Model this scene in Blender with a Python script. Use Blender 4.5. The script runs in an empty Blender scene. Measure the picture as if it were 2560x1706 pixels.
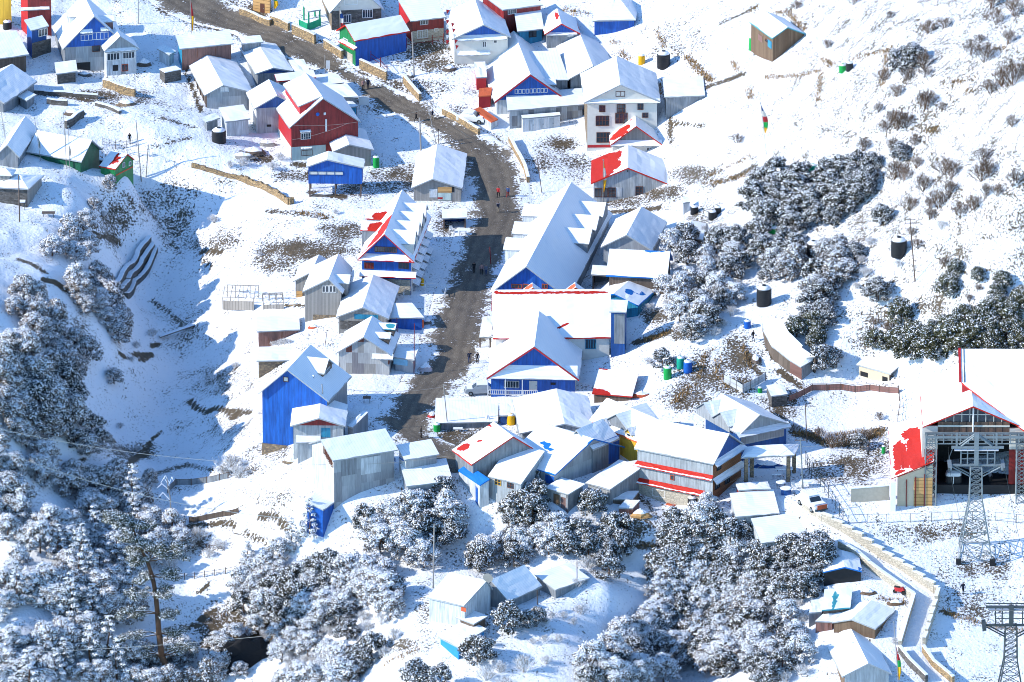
import bpy, math, random
import numpy as np
from mathutils import Vector
sc=bpy.context.scene
COL=sc.collection
rng=random.Random(7)
# ------------------------------------------------------------------ camera model
W,HH=2560.0,1706.0
DIST=1500.0; TH=math.radians(20.0); S0=17.5
cT,sT=math.cos(TH),math.sin(TH)
CAM=np.array([0.0,-DIST*cT,DIST*sT]); FW=np.array([0.0,cT,-sT]); UP=np.array([0.0,sT,cT])
FO=S0*DIST
CROPS=dict(A=(0,0,.27234),B=(600,0,.27234),C=(1160,0,.27234),D=(1720,0,.35714),E=(0,400,.27234),F=(600,400,.27234),
 G=(1160,400,.27234),H=(1800,400,.3234),I=(0,800,.27234),J=(600,760,.27234),K=(1060,900,.27234),L=(1700,800,.3655),
 M=(0,1180,.3355),N=(560,1180,.3355),O=(1200,1180,.3355),P=(1840,1180,.3355),Q=(1160,740,.27234),R=(1500,940,.27234),
 S=(2180,860,.1615),T=(2180,1060,.1615),U=(2260,1453,.16138),X=(0,0,1.0))
CR=[CROPS['X']]
def crop(c): CR[0]=CROPS[c]
def px(p,c=None):
    x0,y0,s=CROPS[c] if c else CR[0]
    return (x0+p[0]*s,y0+p[1]*s)
def proj(P):
    d=np.asarray(P,float)-CAM; z=d@FW
    return 1280+FO*d[0]/z, 853-FO*(d@UP)/z, FO/z
def rdir(u,v):
    return FW+np.array([(u-1280)/FO,0,0])-UP*((v-853)/FO)
def unproj(u,v,z):
    d=rdir(u,v); t=(z-CAM[2])/d[2]
    return CAM+d*t
# ------------------------------------------------------------------ terrain heights
CTRL=[(450,10,14),(640,80,13),(850,200,10.5),(1000,270,8.5),(1150,400,6.5),(1220,540,4.6),(1160,700,3),(1120,820,2),(1050,950,.8),(1000,1060,0),(1090,1130,-.5),
(40,30,15),(250,200,11),(60,250,11),(150,400,9.5),(60,520,8.5),(320,420,9),(420,250,10),(560,330,8.5),(500,130,12),
(200,330,10),(380,385,8),(500,430,6),(640,440,5.5),(700,520,4),(760,620,3),(730,720,1.6),(640,760,.6),(690,900,-.8),(640,1040,-3),(700,1140,-3),
(255,430,8.6),(240,520,7.2),(130,580,7.4),(30,640,7.6),(170,690,6.5),(70,760,7.5),(230,800,2.5),(30,860,9),(130,960,4),(40,1060,2),(-60,1000,6.5),(-60,850,10),(-60,1200,-2),(240,1000,-4.5),(170,1090,-1.5),
(330,520,1.5),(400,480,3),(300,640,-1.5),(420,600,-2),(350,760,-6),(440,730,-5.2),(540,600,.6),(560,760,-2),(430,880,-7.6),(540,880,-6),(620,860,-2.6),(380,1000,-9),(500,1010,-8),(580,1080,-6.4),(300,1120,-10),(420,1180,-10),
(520,1220,-8.5),(640,1230,-5.5),(600,1300,-9),(560,1350,-11),(420,1310,-11),(160,1200,-6),(40,1250,-4.5),(-60,1400,-10),(100,1400,-9.5),(250,1330,-10.5),(30,1560,-13),(-60,1600,-15),(250,1600,-16.5),(1655,1272,-2.8),(1610,1260,-2.6),(1700,1288,-3.0),(400,1560,-17),(520,1480,-15),(560,1620,-19),(640,1560,-17.5),(500,1700,-22),(200,1706,-20),
(700,1300,-6),(850,1260,-2.6),(780,1400,-9),(860,1340,-6),(900,1500,-11),(760,1600,-16),(900,1680,-15),(1000,1480,-8.2),(1060,1600,-9),(1050,1300,-4),(1130,1400,-7.5),(1250,1360,-6),(1180,1490,-8),(1330,1470,-8),(1420,1430,-7),(1300,1600,-8.8),(1450,1500,-7.6),(1520,1470,-6.9),(1420,1590,-8.7),(1150,1600,-8.8),(1550,1400,-7),(1600,1500,-10),(1560,1600,-12.5),(1350,1700,-10.8),(1650,1680,-17),
(1230,1240,-1),(1400,1250,-1),(1500,1300,-3),(1600,1290,-2.2),(1680,1400,-7),(1750,1300,-2),(1800,1450,-9),(1850,1600,-13),(1900,1250,-.4),(2000,1180,.4),(1950,1350,-3),(2020,1450,-5),(2050,1600,-8),(2100,1700,-10),
(2150,1400,-3.4),(2250,1480,-5),(2450,1450,-5),(2350,1330,-2),(2530,1330,-2),(2300,1640,-8.5),(2500,1640,-9),(2200,1250,.2),(2350,1245,.6),(2500,1245,.6),(2100,1120,1.4),(2200,1130,1.2),
(1150,1040,0),(1300,1060,.3),(1500,1150,.3),(1700,1130,.6),(1350,960,1.5),(1500,960,2),(1560,880,3.5),(1650,920,4.5),(1700,840,7),(1620,760,6),(1760,970,4.4),(1850,1020,3.4),(2000,1010,3.2),(2200,1030,3.2),(2150,940,5),(1950,930,5.4),(1900,850,7.5),(1820,760,8.6),
(1300,700,3.4),(1500,650,5),(1620,600,6.6),(1750,600,9),(1800,480,11.5),(1850,680,9.6),(1700,420,9.6),(1580,400,7.2),(1450,330,8),(1350,400,7),(1300,300,8.6),(1480,200,11.5),(1650,300,11.5),(1700,180,15),(1560,90,14.5),(1400,60,15),(1200,100,13),(1000,110,13),(850,60,14.5),(1100,200,11),(700,10,15),
(1900,100,21),(1850,300,17),(2000,200,22),(2000,400,18.5),(2150,300,25),(2150,60,30),(2350,200,33),(2540,60,40),(2540,300,36),(2350,420,26),(2540,500,29),(1750,20,20),
(2150,520,17.5),(2000,560,14),(2100,650,14),(2300,600,20),(2280,720,15),(2540,650,22),(2450,780,16),(2150,780,11.5),(2050,800,10),(2300,850,10.5),(2540,880,12),(2100,860,8.5)]
_c=np.array([[*unproj(u,v,z)[:2],z] for u,v,z in CTRL])
# far skirt so the sheet runs on beyond the frame
ext=[(-140,-160,-26),(0,-220,-34),(140,-180,-22),(-230,0,4),(-200,120,16),(-120,260,30),(40,300,42),(160,280,70),(240,120,60),(250,-40,16),(-240,-150,-14),(-115,-60,-15),(-125,-100,-22),(-105,20,12),(-100,80,15)]
_c=np.vstack([_c,np.array(ext,float)])
def _tps(d2): return 0.5*d2*np.log(np.maximum(d2,1e-9))
def _fit(C,lam):
    n=len(C); X=C[:,:2]/100
    d2=((X[:,None]-X[None])**2).sum(-1)
    A=np.zeros((n+3,n+3)); A[:n,:n]=_tps(d2)+lam*np.eye(n); A[:n,n]=1; A[:n,n+1:]=X; A[n,:n]=1; A[n+1:,:n]=X.T
    b=np.zeros(n+3); b[:n]=C[:,2]
    return np.linalg.solve(A,b),X
_w,_X=_fit(_c,.0006)
def tps_eval(xy):
    out=np.empty(len(xy))
    for i in range(0,len(xy),20000):
        q=xy[i:i+20000]/100
        d2=((q[:,None]-_X[None])**2).sum(-1)
        out[i:i+20000]=_tps(d2)@_w[:-3]+_w[-3]+q@_w[-2:]
    return out
_nr=np.random.RandomState(3)
def vnoise(x,y,seed):
    r=np.random.RandomState(seed).rand(128,128)
    xi=np.floor(x).astype(int); yi=np.floor(y).astype(int); fx=x-xi; fy=y-yi
    fx=fx*fx*(3-2*fx); fy=fy*fy*(3-2*fy)
    g=lambda a,b: r[a%128,b%128]
    return (g(xi,yi)*(1-fx)+g(xi+1,yi)*fx)*(1-fy)+(g(xi,yi+1)*(1-fx)+g(xi+1,yi+1)*fx)*fy-.5
def axis(a0,a1,st,lo,hi,n):
    mid=np.arange(a0,a1+.01,st)
    k=np.linspace(0,1,n+1)[1:]**1.7
    return np.concatenate([(a0-(a0-lo)*k)[::-1],mid,a1+(hi-a1)*k])
GX=axis(-88,88,.5,-420,420,22); GY=axis(-150,165,.6,-420,520,22)
_gx,_gy=np.meshgrid(GX,GY)
xy=np.stack([_gx.ravel(),_gy.ravel()],1)
GZ=tps_eval(xy).reshape(_gx.shape)
far=np.maximum(np.maximum(np.abs(_gx)-110,np.abs(_gy-10)-190),0)
GZ=np.where(far>0,np.clip(GZ,-70,110),GZ)
def gully_mask(x,y):   # rougher ground on the left banks
    return np.clip((-25-x)/12,0,1)
rough=.5+.8*gully_mask(_gx,_gy)
GZ=GZ+rough*(.55*vnoise(_gx/7,_gy/9,1)+.32*vnoise(_gx/2.7,_gy/3.2,2)+.14*vnoise(_gx/1.1,_gy/1.3,4))
GZ0=GZ.copy()
def gz(x,y):
    i=min(max(int(np.searchsorted(GX,x))-1,0),len(GX)-2); j=min(max(int(np.searchsorted(GY,y))-1,0),len(GY)-2)
    fx=(x-GX[i])/(GX[i+1]-GX[i]); fy=(y-GY[j])/(GY[j+1]-GY[j])
    fx=min(max(fx,0),1); fy=min(max(fy,0),1)
    return float((GZ0[j,i]*(1-fx)+GZ0[j,i+1]*fx)*(1-fy)+(GZ0[j+1,i]*(1-fx)+GZ0[j+1,i+1]*fx)*fy)
def ground(p,c=None):
    """the point of the ground seen at a photograph position"""
    u,v=px(p,c)
    d=rdir(u,v); z0,z1=60.0,-40.0
    prev=z0; z=z0
    while z>z1:
        q=unproj(u,v,z)
        if gz(q[0],q[1])>=z: break
        prev=z; z-=1.0
    a,b=prev,z
    for _ in range(16):
        m=(a+b)/2; q=unproj(u,v,m)
        if gz(q[0],q[1])>=m: b=m
        else: a=m
    q=unproj(u,v,b)
    return np.array([q[0],q[1],gz(q[0],q[1])])
def solve(p,h,up=0.0):
    """eave height z so that the point seen at p (up above the eave) stands h above the ground"""
    f=lambda z:(lambda q:gz(q[0],q[1])+h-z)(unproj(p[0],p[1],z+up))
    z=70.0
    while z>-45 and f(z)<0: z-=.5
    a,b=z+.5,z
    for _ in range(14):
        m=(a+b)/2
        if f(m)<0: a=m
        else: b=m
    return (a+b)/2
def kpx(P): return proj(P)[2]
# ------------------------------------------------------------------ materials
MATS={}
def N(nt,t,**kw):
    n=nt.nodes.new(t)
    for k,v in kw.items():
        if k.startswith('i_'): n.inputs[int(k[2:])].default_value=v
        else: setattr(n,k,v)
    return n
def newmat(name):
    m=bpy.data.materials.new(name); m.use_nodes=True
    nt=m.node_tree; b=nt.nodes['Principled BSDF']
    MATS[name]=m
    return m,nt,b
def lk(nt,a,b): nt.links.new(a,b)
def ramp(nt,fac,stops,interp='LINEAR'):
    r=N(nt,'ShaderNodeValToRGB'); r.color_ramp.interpolation=interp
    e=r.color_ramp.elements
    while len(e)<len(stops): e.new(.5)
    for q,(p,c) in zip(e,stops): q.position=p; q.color=(*c,1) if len(c)==3 else c
    lk(nt,fac,r.inputs[0]); return r
def objco(nt): return N(nt,'ShaderNodeTexCoord').outputs['Object']
def noise(nt,co,scale,detail=3,rough=.5):
    n=N(nt,'ShaderNodeTexNoise'); n.inputs['Scale'].default_value=scale; n.inputs['Detail'].default_value=detail; n.inputs['Roughness'].default_value=rough
    if co is not None: lk(nt,co,n.inputs['Vector'])
    return n
def mth(nt,op,a,b=None):
    n=N(nt,'ShaderNodeMath',operation=op)
    for i,x in enumerate((a,b)):
        if x is None: continue
        if isinstance(x,(int,float)): n.inputs[i].default_value=x
        else: lk(nt,x,n.inputs[i])
    return n.outputs[0]
def mixc(nt,f,a,b,mode='MIX'):
    n=N(nt,'ShaderNodeMix',data_type='RGBA',blend_type=mode)
    for s,x in ((0,f),(6,a),(7,b)):
        if isinstance(x,(int,float)): n.inputs[s].default_value=x
        elif isinstance(x,tuple): n.inputs[s].default_value=(*x,1) if len(x)==3 else x
        else: lk(nt,x,n.inputs[s])
    return n.outputs[2]
def bump(nt,b,h,st,dist=.1):
    n=N(nt,'ShaderNodeBump'); n.inputs['Strength'].default_value=st; n.inputs['Distance'].default_value=dist
    lk(nt,h,n.inputs['Height']); lk(nt,n.outputs[0],b.inputs['Normal'])
SNOW=(.86,.88,.92)
def setb(b,c=None,r=.6,m=0,spec=None):
    if c: b.inputs['Base Color'].default_value=(*c,1)
    b.inputs['Roughness'].default_value=r; b.inputs['Metallic'].default_value=m
    b.inputs['Specular IOR Level'].default_value=.25 if spec is None else spec
def m_snow():
    m,nt,b=newmat('snow'); setb(b,SNOW,.7)
    n=noise(nt,objco(nt),3.0,4); bump(nt,b,n.outputs[0],.35,.06)
    return m
def m_plain(name,c,r=.6,m=0,var=.25):
    if name in MATS: return MATS[name]
    mm,nt,b=newmat(name); setb(b,None,r,m)
    n=noise(nt,objco(nt),1.7,4)
    col=mixc(nt,n.outputs[0],tuple(x*(1-var) for x in c),tuple(min(1,x*(1+var)) for x in c))
    lk(nt,col,b.inputs['Base Color'])
    return mm
def m_corr(name,c,rough=.45,pitch=.16,streak=.35,rust=0.0,metal=.0):
    """painted corrugated sheet, ribs upright, streaked by weather"""
    m,nt,b=newmat(name); setb(b,None,rough,metal,.4)
    co=objco(nt); sp=N(nt,'ShaderNodeSeparateXYZ'); lk(nt,co,sp.inputs[0])
    s=mth(nt,'ADD',sp.outputs[0],sp.outputs[1])
    w=mth(nt,'SINE',mth(nt,'MULTIPLY',s,6.283/pitch))
    cb=N(nt,'ShaderNodeCombineXYZ'); lk(nt,mth(nt,'MULTIPLY',s,3.0),cb.inputs[0]); lk(nt,mth(nt,'MULTIPLY',sp.outputs[2],.35),cb.inputs[2])
    n=ramp(nt,noise(nt,cb.outputs[0],1.0,5,.65).outputs[0],[(.32,(0,0,0)),(.68,(1,1,1))])
    # sheet joints
    j=mth(nt,'LESS_THAN',mth(nt,'FRACT',mth(nt,'DIVIDE',s,.95)),.04)
    col=mixc(nt,n.outputs[0],tuple(x*(1-streak) for x in c),tuple(min(1,x*(1+streak)) for x in c))
    col=mixc(nt,mth(nt,'MULTIPLY',j,.45),col,(.02,.02,.02))
    if rust:
        n2=noise(nt,cb.outputs[0],.7,5,.7)
        col=mixc(nt,ramp(nt,n2.outputs[0],[(.74-.3*rust,(0,0,0)),(.80-.25*rust,(1,1,1))]).outputs[0],col,(.16,.055,.03))
    lk(nt,col,b.inputs['Base Color']); bump(nt,b,w,.5,.03)
    return m
def m_patch(name,stops,px_=.85,pz=1.6):
    """wall pieced together from odd metal sheets"""
    m,nt,b=newmat(name); setb(b,None,.5,0,.35)
    co=objco(nt); sp=N(nt,'ShaderNodeSeparateXYZ'); lk(nt,co,sp.inputs[0])
    s=mth(nt,'ADD',sp.outputs[0],sp.outputs[1])
    cb=N(nt,'ShaderNodeCombineXYZ'); lk(nt,mth(nt,'FLOOR',mth(nt,'DIVIDE',s,px_)),cb.inputs[0]); lk(nt,mth(nt,'FLOOR',mth(nt,'DIVIDE',sp.outputs[2],pz)),cb.inputs[1])
    wn=N(nt,'ShaderNodeTexWhiteNoise',noise_dimensions='2D'); lk(nt,cb.outputs[0],wn.inputs[0])
    r=ramp(nt,wn.outputs[0],stops,'CONSTANT')
    c2=N(nt,'ShaderNodeCombineXYZ'); lk(nt,mth(nt,'MULTIPLY',s,5.0),c2.inputs[0]); lk(nt,mth(nt,'MULTIPLY',sp.outputs[2],.5),c2.inputs[2])
    n=noise(nt,c2.outputs[0],1.0,4,.65)
    col=mixc(nt,.55,r.outputs[0],ramp(nt,n.outputs[0],[(.3,(.35,.35,.36)),(.7,(1,1,1))]).outputs[0],'MULTIPLY')
    lk(nt,col,b.inputs['Base Color']); bump(nt,b,mth(nt,'SINE',mth(nt,'MULTIPLY',s,45)),.4,.02)
    return m
def m_stone(name,a,bb,sc_=2.2,mort=(.10,.09,.08)):
    m,nt,b=newmat(name); setb(b,None,.85)
    co=objco(nt); mp=N(nt,'ShaderNodeMapping'); mp.inputs['Scale'].default_value=(1,1,1.9); lk(nt,co,mp.inputs[0])
    v=N(nt,'ShaderNodeTexVoronoi'); v.inputs['Scale'].default_value=sc_; lk(nt,mp.outputs[0],v.inputs['Vector'])
    sp=N(nt,'ShaderNodeSeparateColor'); lk(nt,v.outputs['Color'],sp.inputs[0])
    col=mixc(nt,sp.outputs[0],a,bb)
    v2=N(nt,'ShaderNodeTexVoronoi',feature='DISTANCE_TO_EDGE'); v2.inputs['Scale'].default_value=sc_; lk(nt,mp.outputs[0],v2.inputs['Vector'])
    e=mth(nt,'LESS_THAN',v2.outputs['Distance'],.05)
    lk(nt,mixc(nt,e,col,mort),b.inputs['Base Color']); bump(nt,b,v2.outputs['Distance'],.8,.1)
    return m
def m_plank(name,a,bb,pitch=.2,axis=0):
    m,nt,b=newmat(name); setb(b,None,.75)
    co=objco(nt); sp=N(nt,'ShaderNodeSeparateXYZ'); lk(nt,co,sp.inputs[0])
    s=mth(nt,'ADD',sp.outputs[0],sp.outputs[1]) if axis==0 else sp.outputs[2]
    f=mth(nt,'DIVIDE',s,pitch)
    wn=N(nt,'ShaderNodeTexWhiteNoise',noise_dimensions='1D'); lk(nt,mth(nt,'FLOOR',f),wn.inputs['W'])
    n=noise(nt,co,4,4)
    col=mixc(nt,mth(nt,'MULTIPLY',mth(nt,'ADD',wn.outputs[0],n.outputs[0]),.5),a,bb)
    col=mixc(nt,mth(nt,'MULTIPLY',mth(nt,'LESS_THAN',mth(nt,'FRACT',f),.12),.7),col,(.015,.012,.01))
    lk(nt,col,b.inputs['Base Color'])
    return m
def m_roof(name,c,thin=0.0):
    """snow lying on coloured sheet metal; the attribute 'bare' says where it has slid off"""
    m,nt,b=newmat('roof_'+name); setb(b,None,.65)
    at=N(nt,'ShaderNodeAttribute',attribute_name='bare')
    co=objco(nt)
    n=noise(nt,co,1.3,5,.6); n3=noise(nt,co,5.0,3)
    k=mth(nt,'ADD',at.outputs['Fac'],mth(nt,'MULTIPLY',mth(nt,'SUBTRACT',n.outputs[0],.5),1.3))
    msk=mth(nt,'GREATER_THAN',k,.5)
    metal=mixc(nt,n3.outputs[0],tuple(x*.75 for x in c),tuple(min(1,x*1.2) for x in c))
    n4=noise(nt,co,.45,3)
    sn=mixc(nt,n4.outputs[0],(.86,.88,.91),(.92,.93,.95))
    if thin:
        sp=N(nt,'ShaderNodeSeparateXYZ'); lk(nt,co,sp.inputs[0])
        rb=mth(nt,'SINE',mth(nt,'MULTIPLY',sp.outputs[1] if thin>0 else sp.outputs[0],6.283/.45))
        rm=mth(nt,'MULTIPLY',mth(nt,'GREATER_THAN',mth(nt,'ADD',rb,mth(nt,'MULTIPLY',n.outputs[0],1.2)),1.35),.22)
        sn=mixc(nt,rm,sn,(.5,.52,.55))
    lk(nt,mixc(nt,msk,sn,metal),b.inputs['Base Color'])
    n2=noise(nt,co,2.2,5); bump(nt,b,mth(nt,'ADD',n2.outputs[0],mth(nt,'MULTIPLY',msk,-.6)),.15,.05)
    e=m_plain('metal_'+name,c,.4)
    return m,e
SN=m_snow()
ROOFC=dict(grey=(.33,.35,.36),red=(.50,.022,.012),blue=(.01,.16,.52),teal=(.05,.30,.36),orange=(.62,.13,.05),green=(.02,.30,.14))
ROOFM={k:m_roof(k,v,1 if k=='grey' else 0) for k,v in ROOFC.items()}
ROOFM['thinx']=m_roof('thinx',(.33,.35,.36),-1)
m_corr('blue',(.010,.095,.40)); m_corr('bluedk',(.008,.065,.24)); m_corr('red',(.23,.022,.022)); m_corr('green',(.012,.20,.06)); m_corr('greenshade',(.01,.10,.05)); m_corr('grey',(.34,.37,.39),streak=.3); m_corr('greydk',(.21,.23,.25),rust=.05)  # greenshade is green with the shade on one wall put into the colour
m_corr('pale',(.52,.55,.57)); m_corr('teal',(.02,.22,.36)); m_corr('white',(.66,.66,.65),pitch=.3,streak=.1); m_corr('yellow',(.66,.40,.04),streak=.15); m_corr('rust',(.22,.11,.09),rust=.6); m_corr('mint',(.42,.52,.50),streak=.12)
m_patch('patch',[(0,(.32,.34,.36)),(.25,(.42,.44,.46)),(.45,(.22,.22,.23)),(.6,(.50,.52,.53)),(.75,(.36,.35,.33)),(.9,(.25,.15,.13))])
m_patch('patchrust',[(0,(.42,.43,.43)),(.3,(.24,.23,.24)),(.5,(.50,.51,.50)),(.68,(.20,.07,.05)),(.82,(.34,.33,.31))])
m_patch('patchgrey',[(0,(.34,.36,.38)),(.3,(.40,.43,.45)),(.55,(.30,.31,.33)),(.8,(.46,.48,.50))],.95,2.2)
m_stone('stone',(.34,.25,.15),(.16,.12,.09)); m_stone('stonedk',(.16,.15,.14),(.07,.065,.06)); m_stone('stonepale',(.52,.46,.36),(.40,.36,.29),1.8,(.28,.25,.2)); m_stone('stonewall',(.50,.34,.17),(.25,.17,.09),2.6)
m_plank('wood',(.11,.065,.04),(.22,.15,.095)); m_plank('wooddk',(.09,.065,.05),(.18,.14,.11)); m_plank('woodgrey',(.22,.21,.20),(.36,.34,.31)); m_plank('brownboard',(.17,.075,.035),(.25,.12,.06),.22,1); m_plank('ochre',(.48,.27,.10),(.58,.34,.14),.5,1)
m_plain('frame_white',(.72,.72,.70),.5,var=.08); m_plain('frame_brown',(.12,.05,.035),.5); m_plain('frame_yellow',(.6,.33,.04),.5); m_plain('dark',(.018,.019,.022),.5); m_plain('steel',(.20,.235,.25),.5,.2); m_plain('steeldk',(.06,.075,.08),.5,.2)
m_plain('black',(.02,.021,.024),.4); m_plain('tank_green',(.01,.30,.06),.35); m_plain('tank_blue',(.01,.10,.42),.35); m_plain('tank_yellow',(.72,.38,.01),.4); m_plain('tank_teal',(.01,.33,.22),.35); m_plain('pole',(.30,.28,.26),.7); m_plain('polewood',(.13,.09,.07),.8); m_plain('concrete',(.42,.38,.31),.85); m_plain('plaster',(.62,.60,.54),.8,var=.1); m_plain('maroon',(.20,.02,.018),.6); m_plain('redpaint',(.42,.025,.03),.5); m_plain('orangepaint',(.50,.10,.04),.6); m_plain('bark',(.13,.075,.045),.9); m_plain('rockshade',(.012,.012,.014),.9); m_plain('dirt',(.11,.085,.06),.95)
m_plain('cream',(.60,.50,.36),.8,var=.1); m_plain('tarp_blue',(.02,.24,.55),.3); m_plain('cloth',(.55,.45,.45),.8); m_plain('skin',(.40,.24,.17),.6); m_plain('hair',(.015,.012,.01),.6); m_plain('carpaint',(.75,.75,.74),.3,var=.03); m_plain('carsilver',(.33,.36,.38),.3,.2,.05); m_plain('rubber',(.02,.02,.02),.8); m_plain('greenpaint',(.02,.33,.17),.5)
def m_glass():
    m,nt,b=newmat('glass'); setb(b,(.03,.045,.06),.12,0,.6)
m_glass()
m_corr("brownpanel",(.14,.085,.06),pitch=1.2); m_plain("drab",(.25,.27,.22),.8); m_plain("board",(.25,.52,.70),.5,var=.35)
def m_leaf(name,c):
    m,nt,b=newmat(name); setb(b,None,.6)
    oi=N(nt,'ShaderNodeObjectInfo'); n=noise(nt,objco(nt),1.2,3)
    f=mth(nt,'MULTIPLY',mth(nt,'ADD',oi.outputs['Random'],n.outputs[0]),.5)
    lk(nt,mixc(nt,f,tuple(x*.6 for x in c),tuple(x*1.5 for x in c)),b.inputs['Base Color'])
m_leaf('leaf',(.050,.044,.032)); m_leaf('leafgreen',(.055,.055,.024)); m_leaf('frostleaf',(.15,.12,.095)); m_leaf('twig',(.15,.095,.06)); m_leaf('twigpale',(.36,.31,.26)); m_leaf('needle',(.05,.055,.035)); m_leaf('drygrass',(.34,.21,.09))
def MT(k): return MATS[k] if isinstance(k,str) else k
# ------------------------------------------------------------------ mesh builder
class MB:
    def __init__(s): s.v=[]; s.f=[]; s.m=[]
    def poly(s,pts,mi=0):
        i=len(s.v); s.v+= [tuple(map(float,p)) for p in pts]; s.f.append(tuple(range(i,i+len(pts)))); s.m.append(mi)
    def hexa(s,c,mi=0,top=None):
        """c: 4 bottom + 4 top corners, counter-clockwise"""
        i=len(s.v); s.v+=[tuple(map(float,p)) for p in c]
        for k,f in enumerate(((3,2,1,0),(4,5,6,7),(0,1,5,4),(1,2,6,5),(2,3,7,6),(3,0,4,7))):
            s.f.append(tuple(i+q for q in f)); s.m.append(top if (k==1 and top is not None) else mi)
    def box(s,x0,x1,y0,y1,z0,z1,mi=0,top=None):
        s.hexa([(x0,y0,z0),(x1,y0,z0),(x1,y1,z0),(x0,y1,z0),(x0,y0,z1),(x1,y0,z1),(x1,y1,z1),(x0,y1,z1)],mi,top)
    def tube(s,p,q,r0,r1=None,n=6,mi=0,cap=True):
        p=Vector(p); q=Vector(q); r1=r0 if r1 is None else r1
        d=q-p
        if d.length<1e-6: return
        d.normalize(); a=d.orthogonal().normalized(); b=d.cross(a)
        i=len(s.v)
        for c,r in ((p,r0),(q,r1)):
            for k in range(n):
                t=2*math.pi*k/n; s.v.append(tuple(c+a*(r*math.cos(t))+b*(r*math.sin(t))))
        for k in range(n):
            s.f.append((i+k,i+(k+1)%n,i+n+(k+1)%n,i+n+k)); s.m.append(mi)
        if cap: s.f.append(tuple(range(i+n-1,i-1,-1))); s.m.append(mi); s.f.append(tuple(range(i+n,i+2*n))); s.m.append(mi)
    def lathe(s,prof,n=16,c=(0,0,0),mi=0,mi_top=None):
        i=len(s.v)
        for r,z in prof:
            for k in range(n):
                t=2*math.pi*k/n; s.v.append((c[0]+r*math.cos(t),c[1]+r*math.sin(t),c[2]+z))
        for j in range(len(prof)-1):
            for k in range(n):
                s.f.append((i+j*n+k,i+j*n+(k+1)%n,i+(j+1)*n+(k+1)%n,i+(j+1)*n+k)); s.m.append(mi)
        s.f.append(tuple(i+(len(prof)-1)*n+k for k in range(n))); s.m.append(mi if mi_top is None else mi_top)
        s.f.append(tuple(i+n-1-k for k in range(n))); s.m.append(mi)
    def mesh(s,name,mats,smooth=False):
        me=bpy.data.meshes.new(name); me.from_pydata(s.v,[],s.f)
        for m in mats: me.materials.append(MT(m))
        if len(mats)>1: me.polygons.foreach_set('material_index',s.m)
        if smooth: me.polygons.foreach_set('use_smooth',[True]*len(s.f))
        me.update(); return me
    def build(s,name,mats,parent=None,smooth=False):
        o=bpy.data.objects.new(name,s.mesh(name,mats if isinstance(mats,(list,tuple)) else [mats],smooth)); COL.objects.link(o)
        if parent is not None: o.parent=parent
        return o
def tag(o,label=None,cat=None,group=None,kind=None):
    if label: o['label']=label
    if cat: o['category']=cat
    if group: o['group']=group
    if cat and not kind: kind='thing'
    if kind: o['kind']=kind
    return o
def empty(name,loc,rz=0,label=None,cat=None,group=None):
    o=bpy.data.objects.new(name,None); COL.objects.link(o); o.location=loc; o.rotation_euler=(0,0,rz); o.empty_display_size=.3
    return tag(o,label,cat,group)
def copy_tree(o,parent=None):
    c=o.copy(); COL.objects.link(c)
    if parent is not None: c.parent=parent
    for ch in list(o.children): copy_tree(ch,c)
    return c
# ------------------------------------------------------------------ roofs and buildings
class Roof:
    """roof slabs gridded so the snow can have thin and bare places"""
    def __init__(s,seed=0): s.v=[]; s.f=[]; s.m=[]; s.b=[]; s.r=random.Random(seed)
    def slab(s,P,th=.2,patches=(),n=14,m=8,bump_=.022,droop=.0,all_bare=False):
        """P: ridge0, ridge1, eave1, eave0 (top edge first)"""
        P=[np.array(p,float) for p in P]; i0=len(s.v); lump=[[s.r.uniform(-.05,.06) for _ in range(n//3+1)] for _ in range(m//3+1)]
        for j in range(m+1):
            for i in range(n+1):
                a=i/n; b=j/m
                p=(P[0]*(1-a)+P[1]*a)*(1-b)+(P[3]*(1-a)+P[2]*a)*b
                e=min(i,n-i,j,m-j)
                if j==m: p+=(P[2]-P[1])/max(.1,np.linalg.norm(P[2]-P[1]))*s.r.uniform(-.10,.07)
                p[2]+=lump[j//3][i//3]*min(1,e)
                p[2]+=th+(s.r.uniform(-1,1)*bump_ if e>0 else s.r.uniform(-.5,.2)*bump_)
                s.v.append(tuple(p))
                v=-.6+(.25 if b>.95 else 0)
                if all_bare: v=1.2
                for (a0,b0,ra,rb,st) in patches:
                    d=math.hypot((a-a0)/ra,(b-b0)/rb)
                    v=max(v,-.6+(st+.6)*max(0,min(1,1.7-d*1.1)))
                s.b.append(v)
        q=lambda i,j:i0+j*(n+1)+i
        for j in range(m):
            for i in range(n): s.f.append((q(i,j),q(i,j+1),q(i+1,j+1),q(i+1,j))); s.m.append(0)
        k=len(s.v)
        for p in P: s.v.append(tuple(p)); s.b.append(1.0)
        s.f.append((k,k+1,k+2,k+3)); s.m.append(1)
        ring=[[q(i,0) for i in range(n+1)],[q(n,j) for j in range(m+1)],[q(i,m) for i in range(n,-1,-1)],[q(0,j) for j in range(m,-1,-1)]]
        c=[k,k+1,k+2,k+3]
        for e in range(4): s.f.append(tuple([c[e]]+ring[e]+[c[(e+1)%4]])); s.m.append(1)
    def build(s,name,roof,parent,smooth=True):
        me=bpy.data.meshes.new(name); me.from_pydata(s.v,[],s.f)
        a,b=ROOFM[roof]; me.materials.append(a); me.materials.append(b)
        me.polygons.foreach_set('material_index',s.m)
        at=me.attributes.new('bare','FLOAT','POINT'); at.data.foreach_set('value',s.b)
        me.update()
        o=bpy.data.objects.new(name,me); COL.objects.link(o); o.parent=parent
        return o
SEED=[0]
class Bld: pass
BLD=[]
def _fin(B,label,cat,group):
    tag(B.root,label,cat,group); BLD.append(B)
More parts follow.
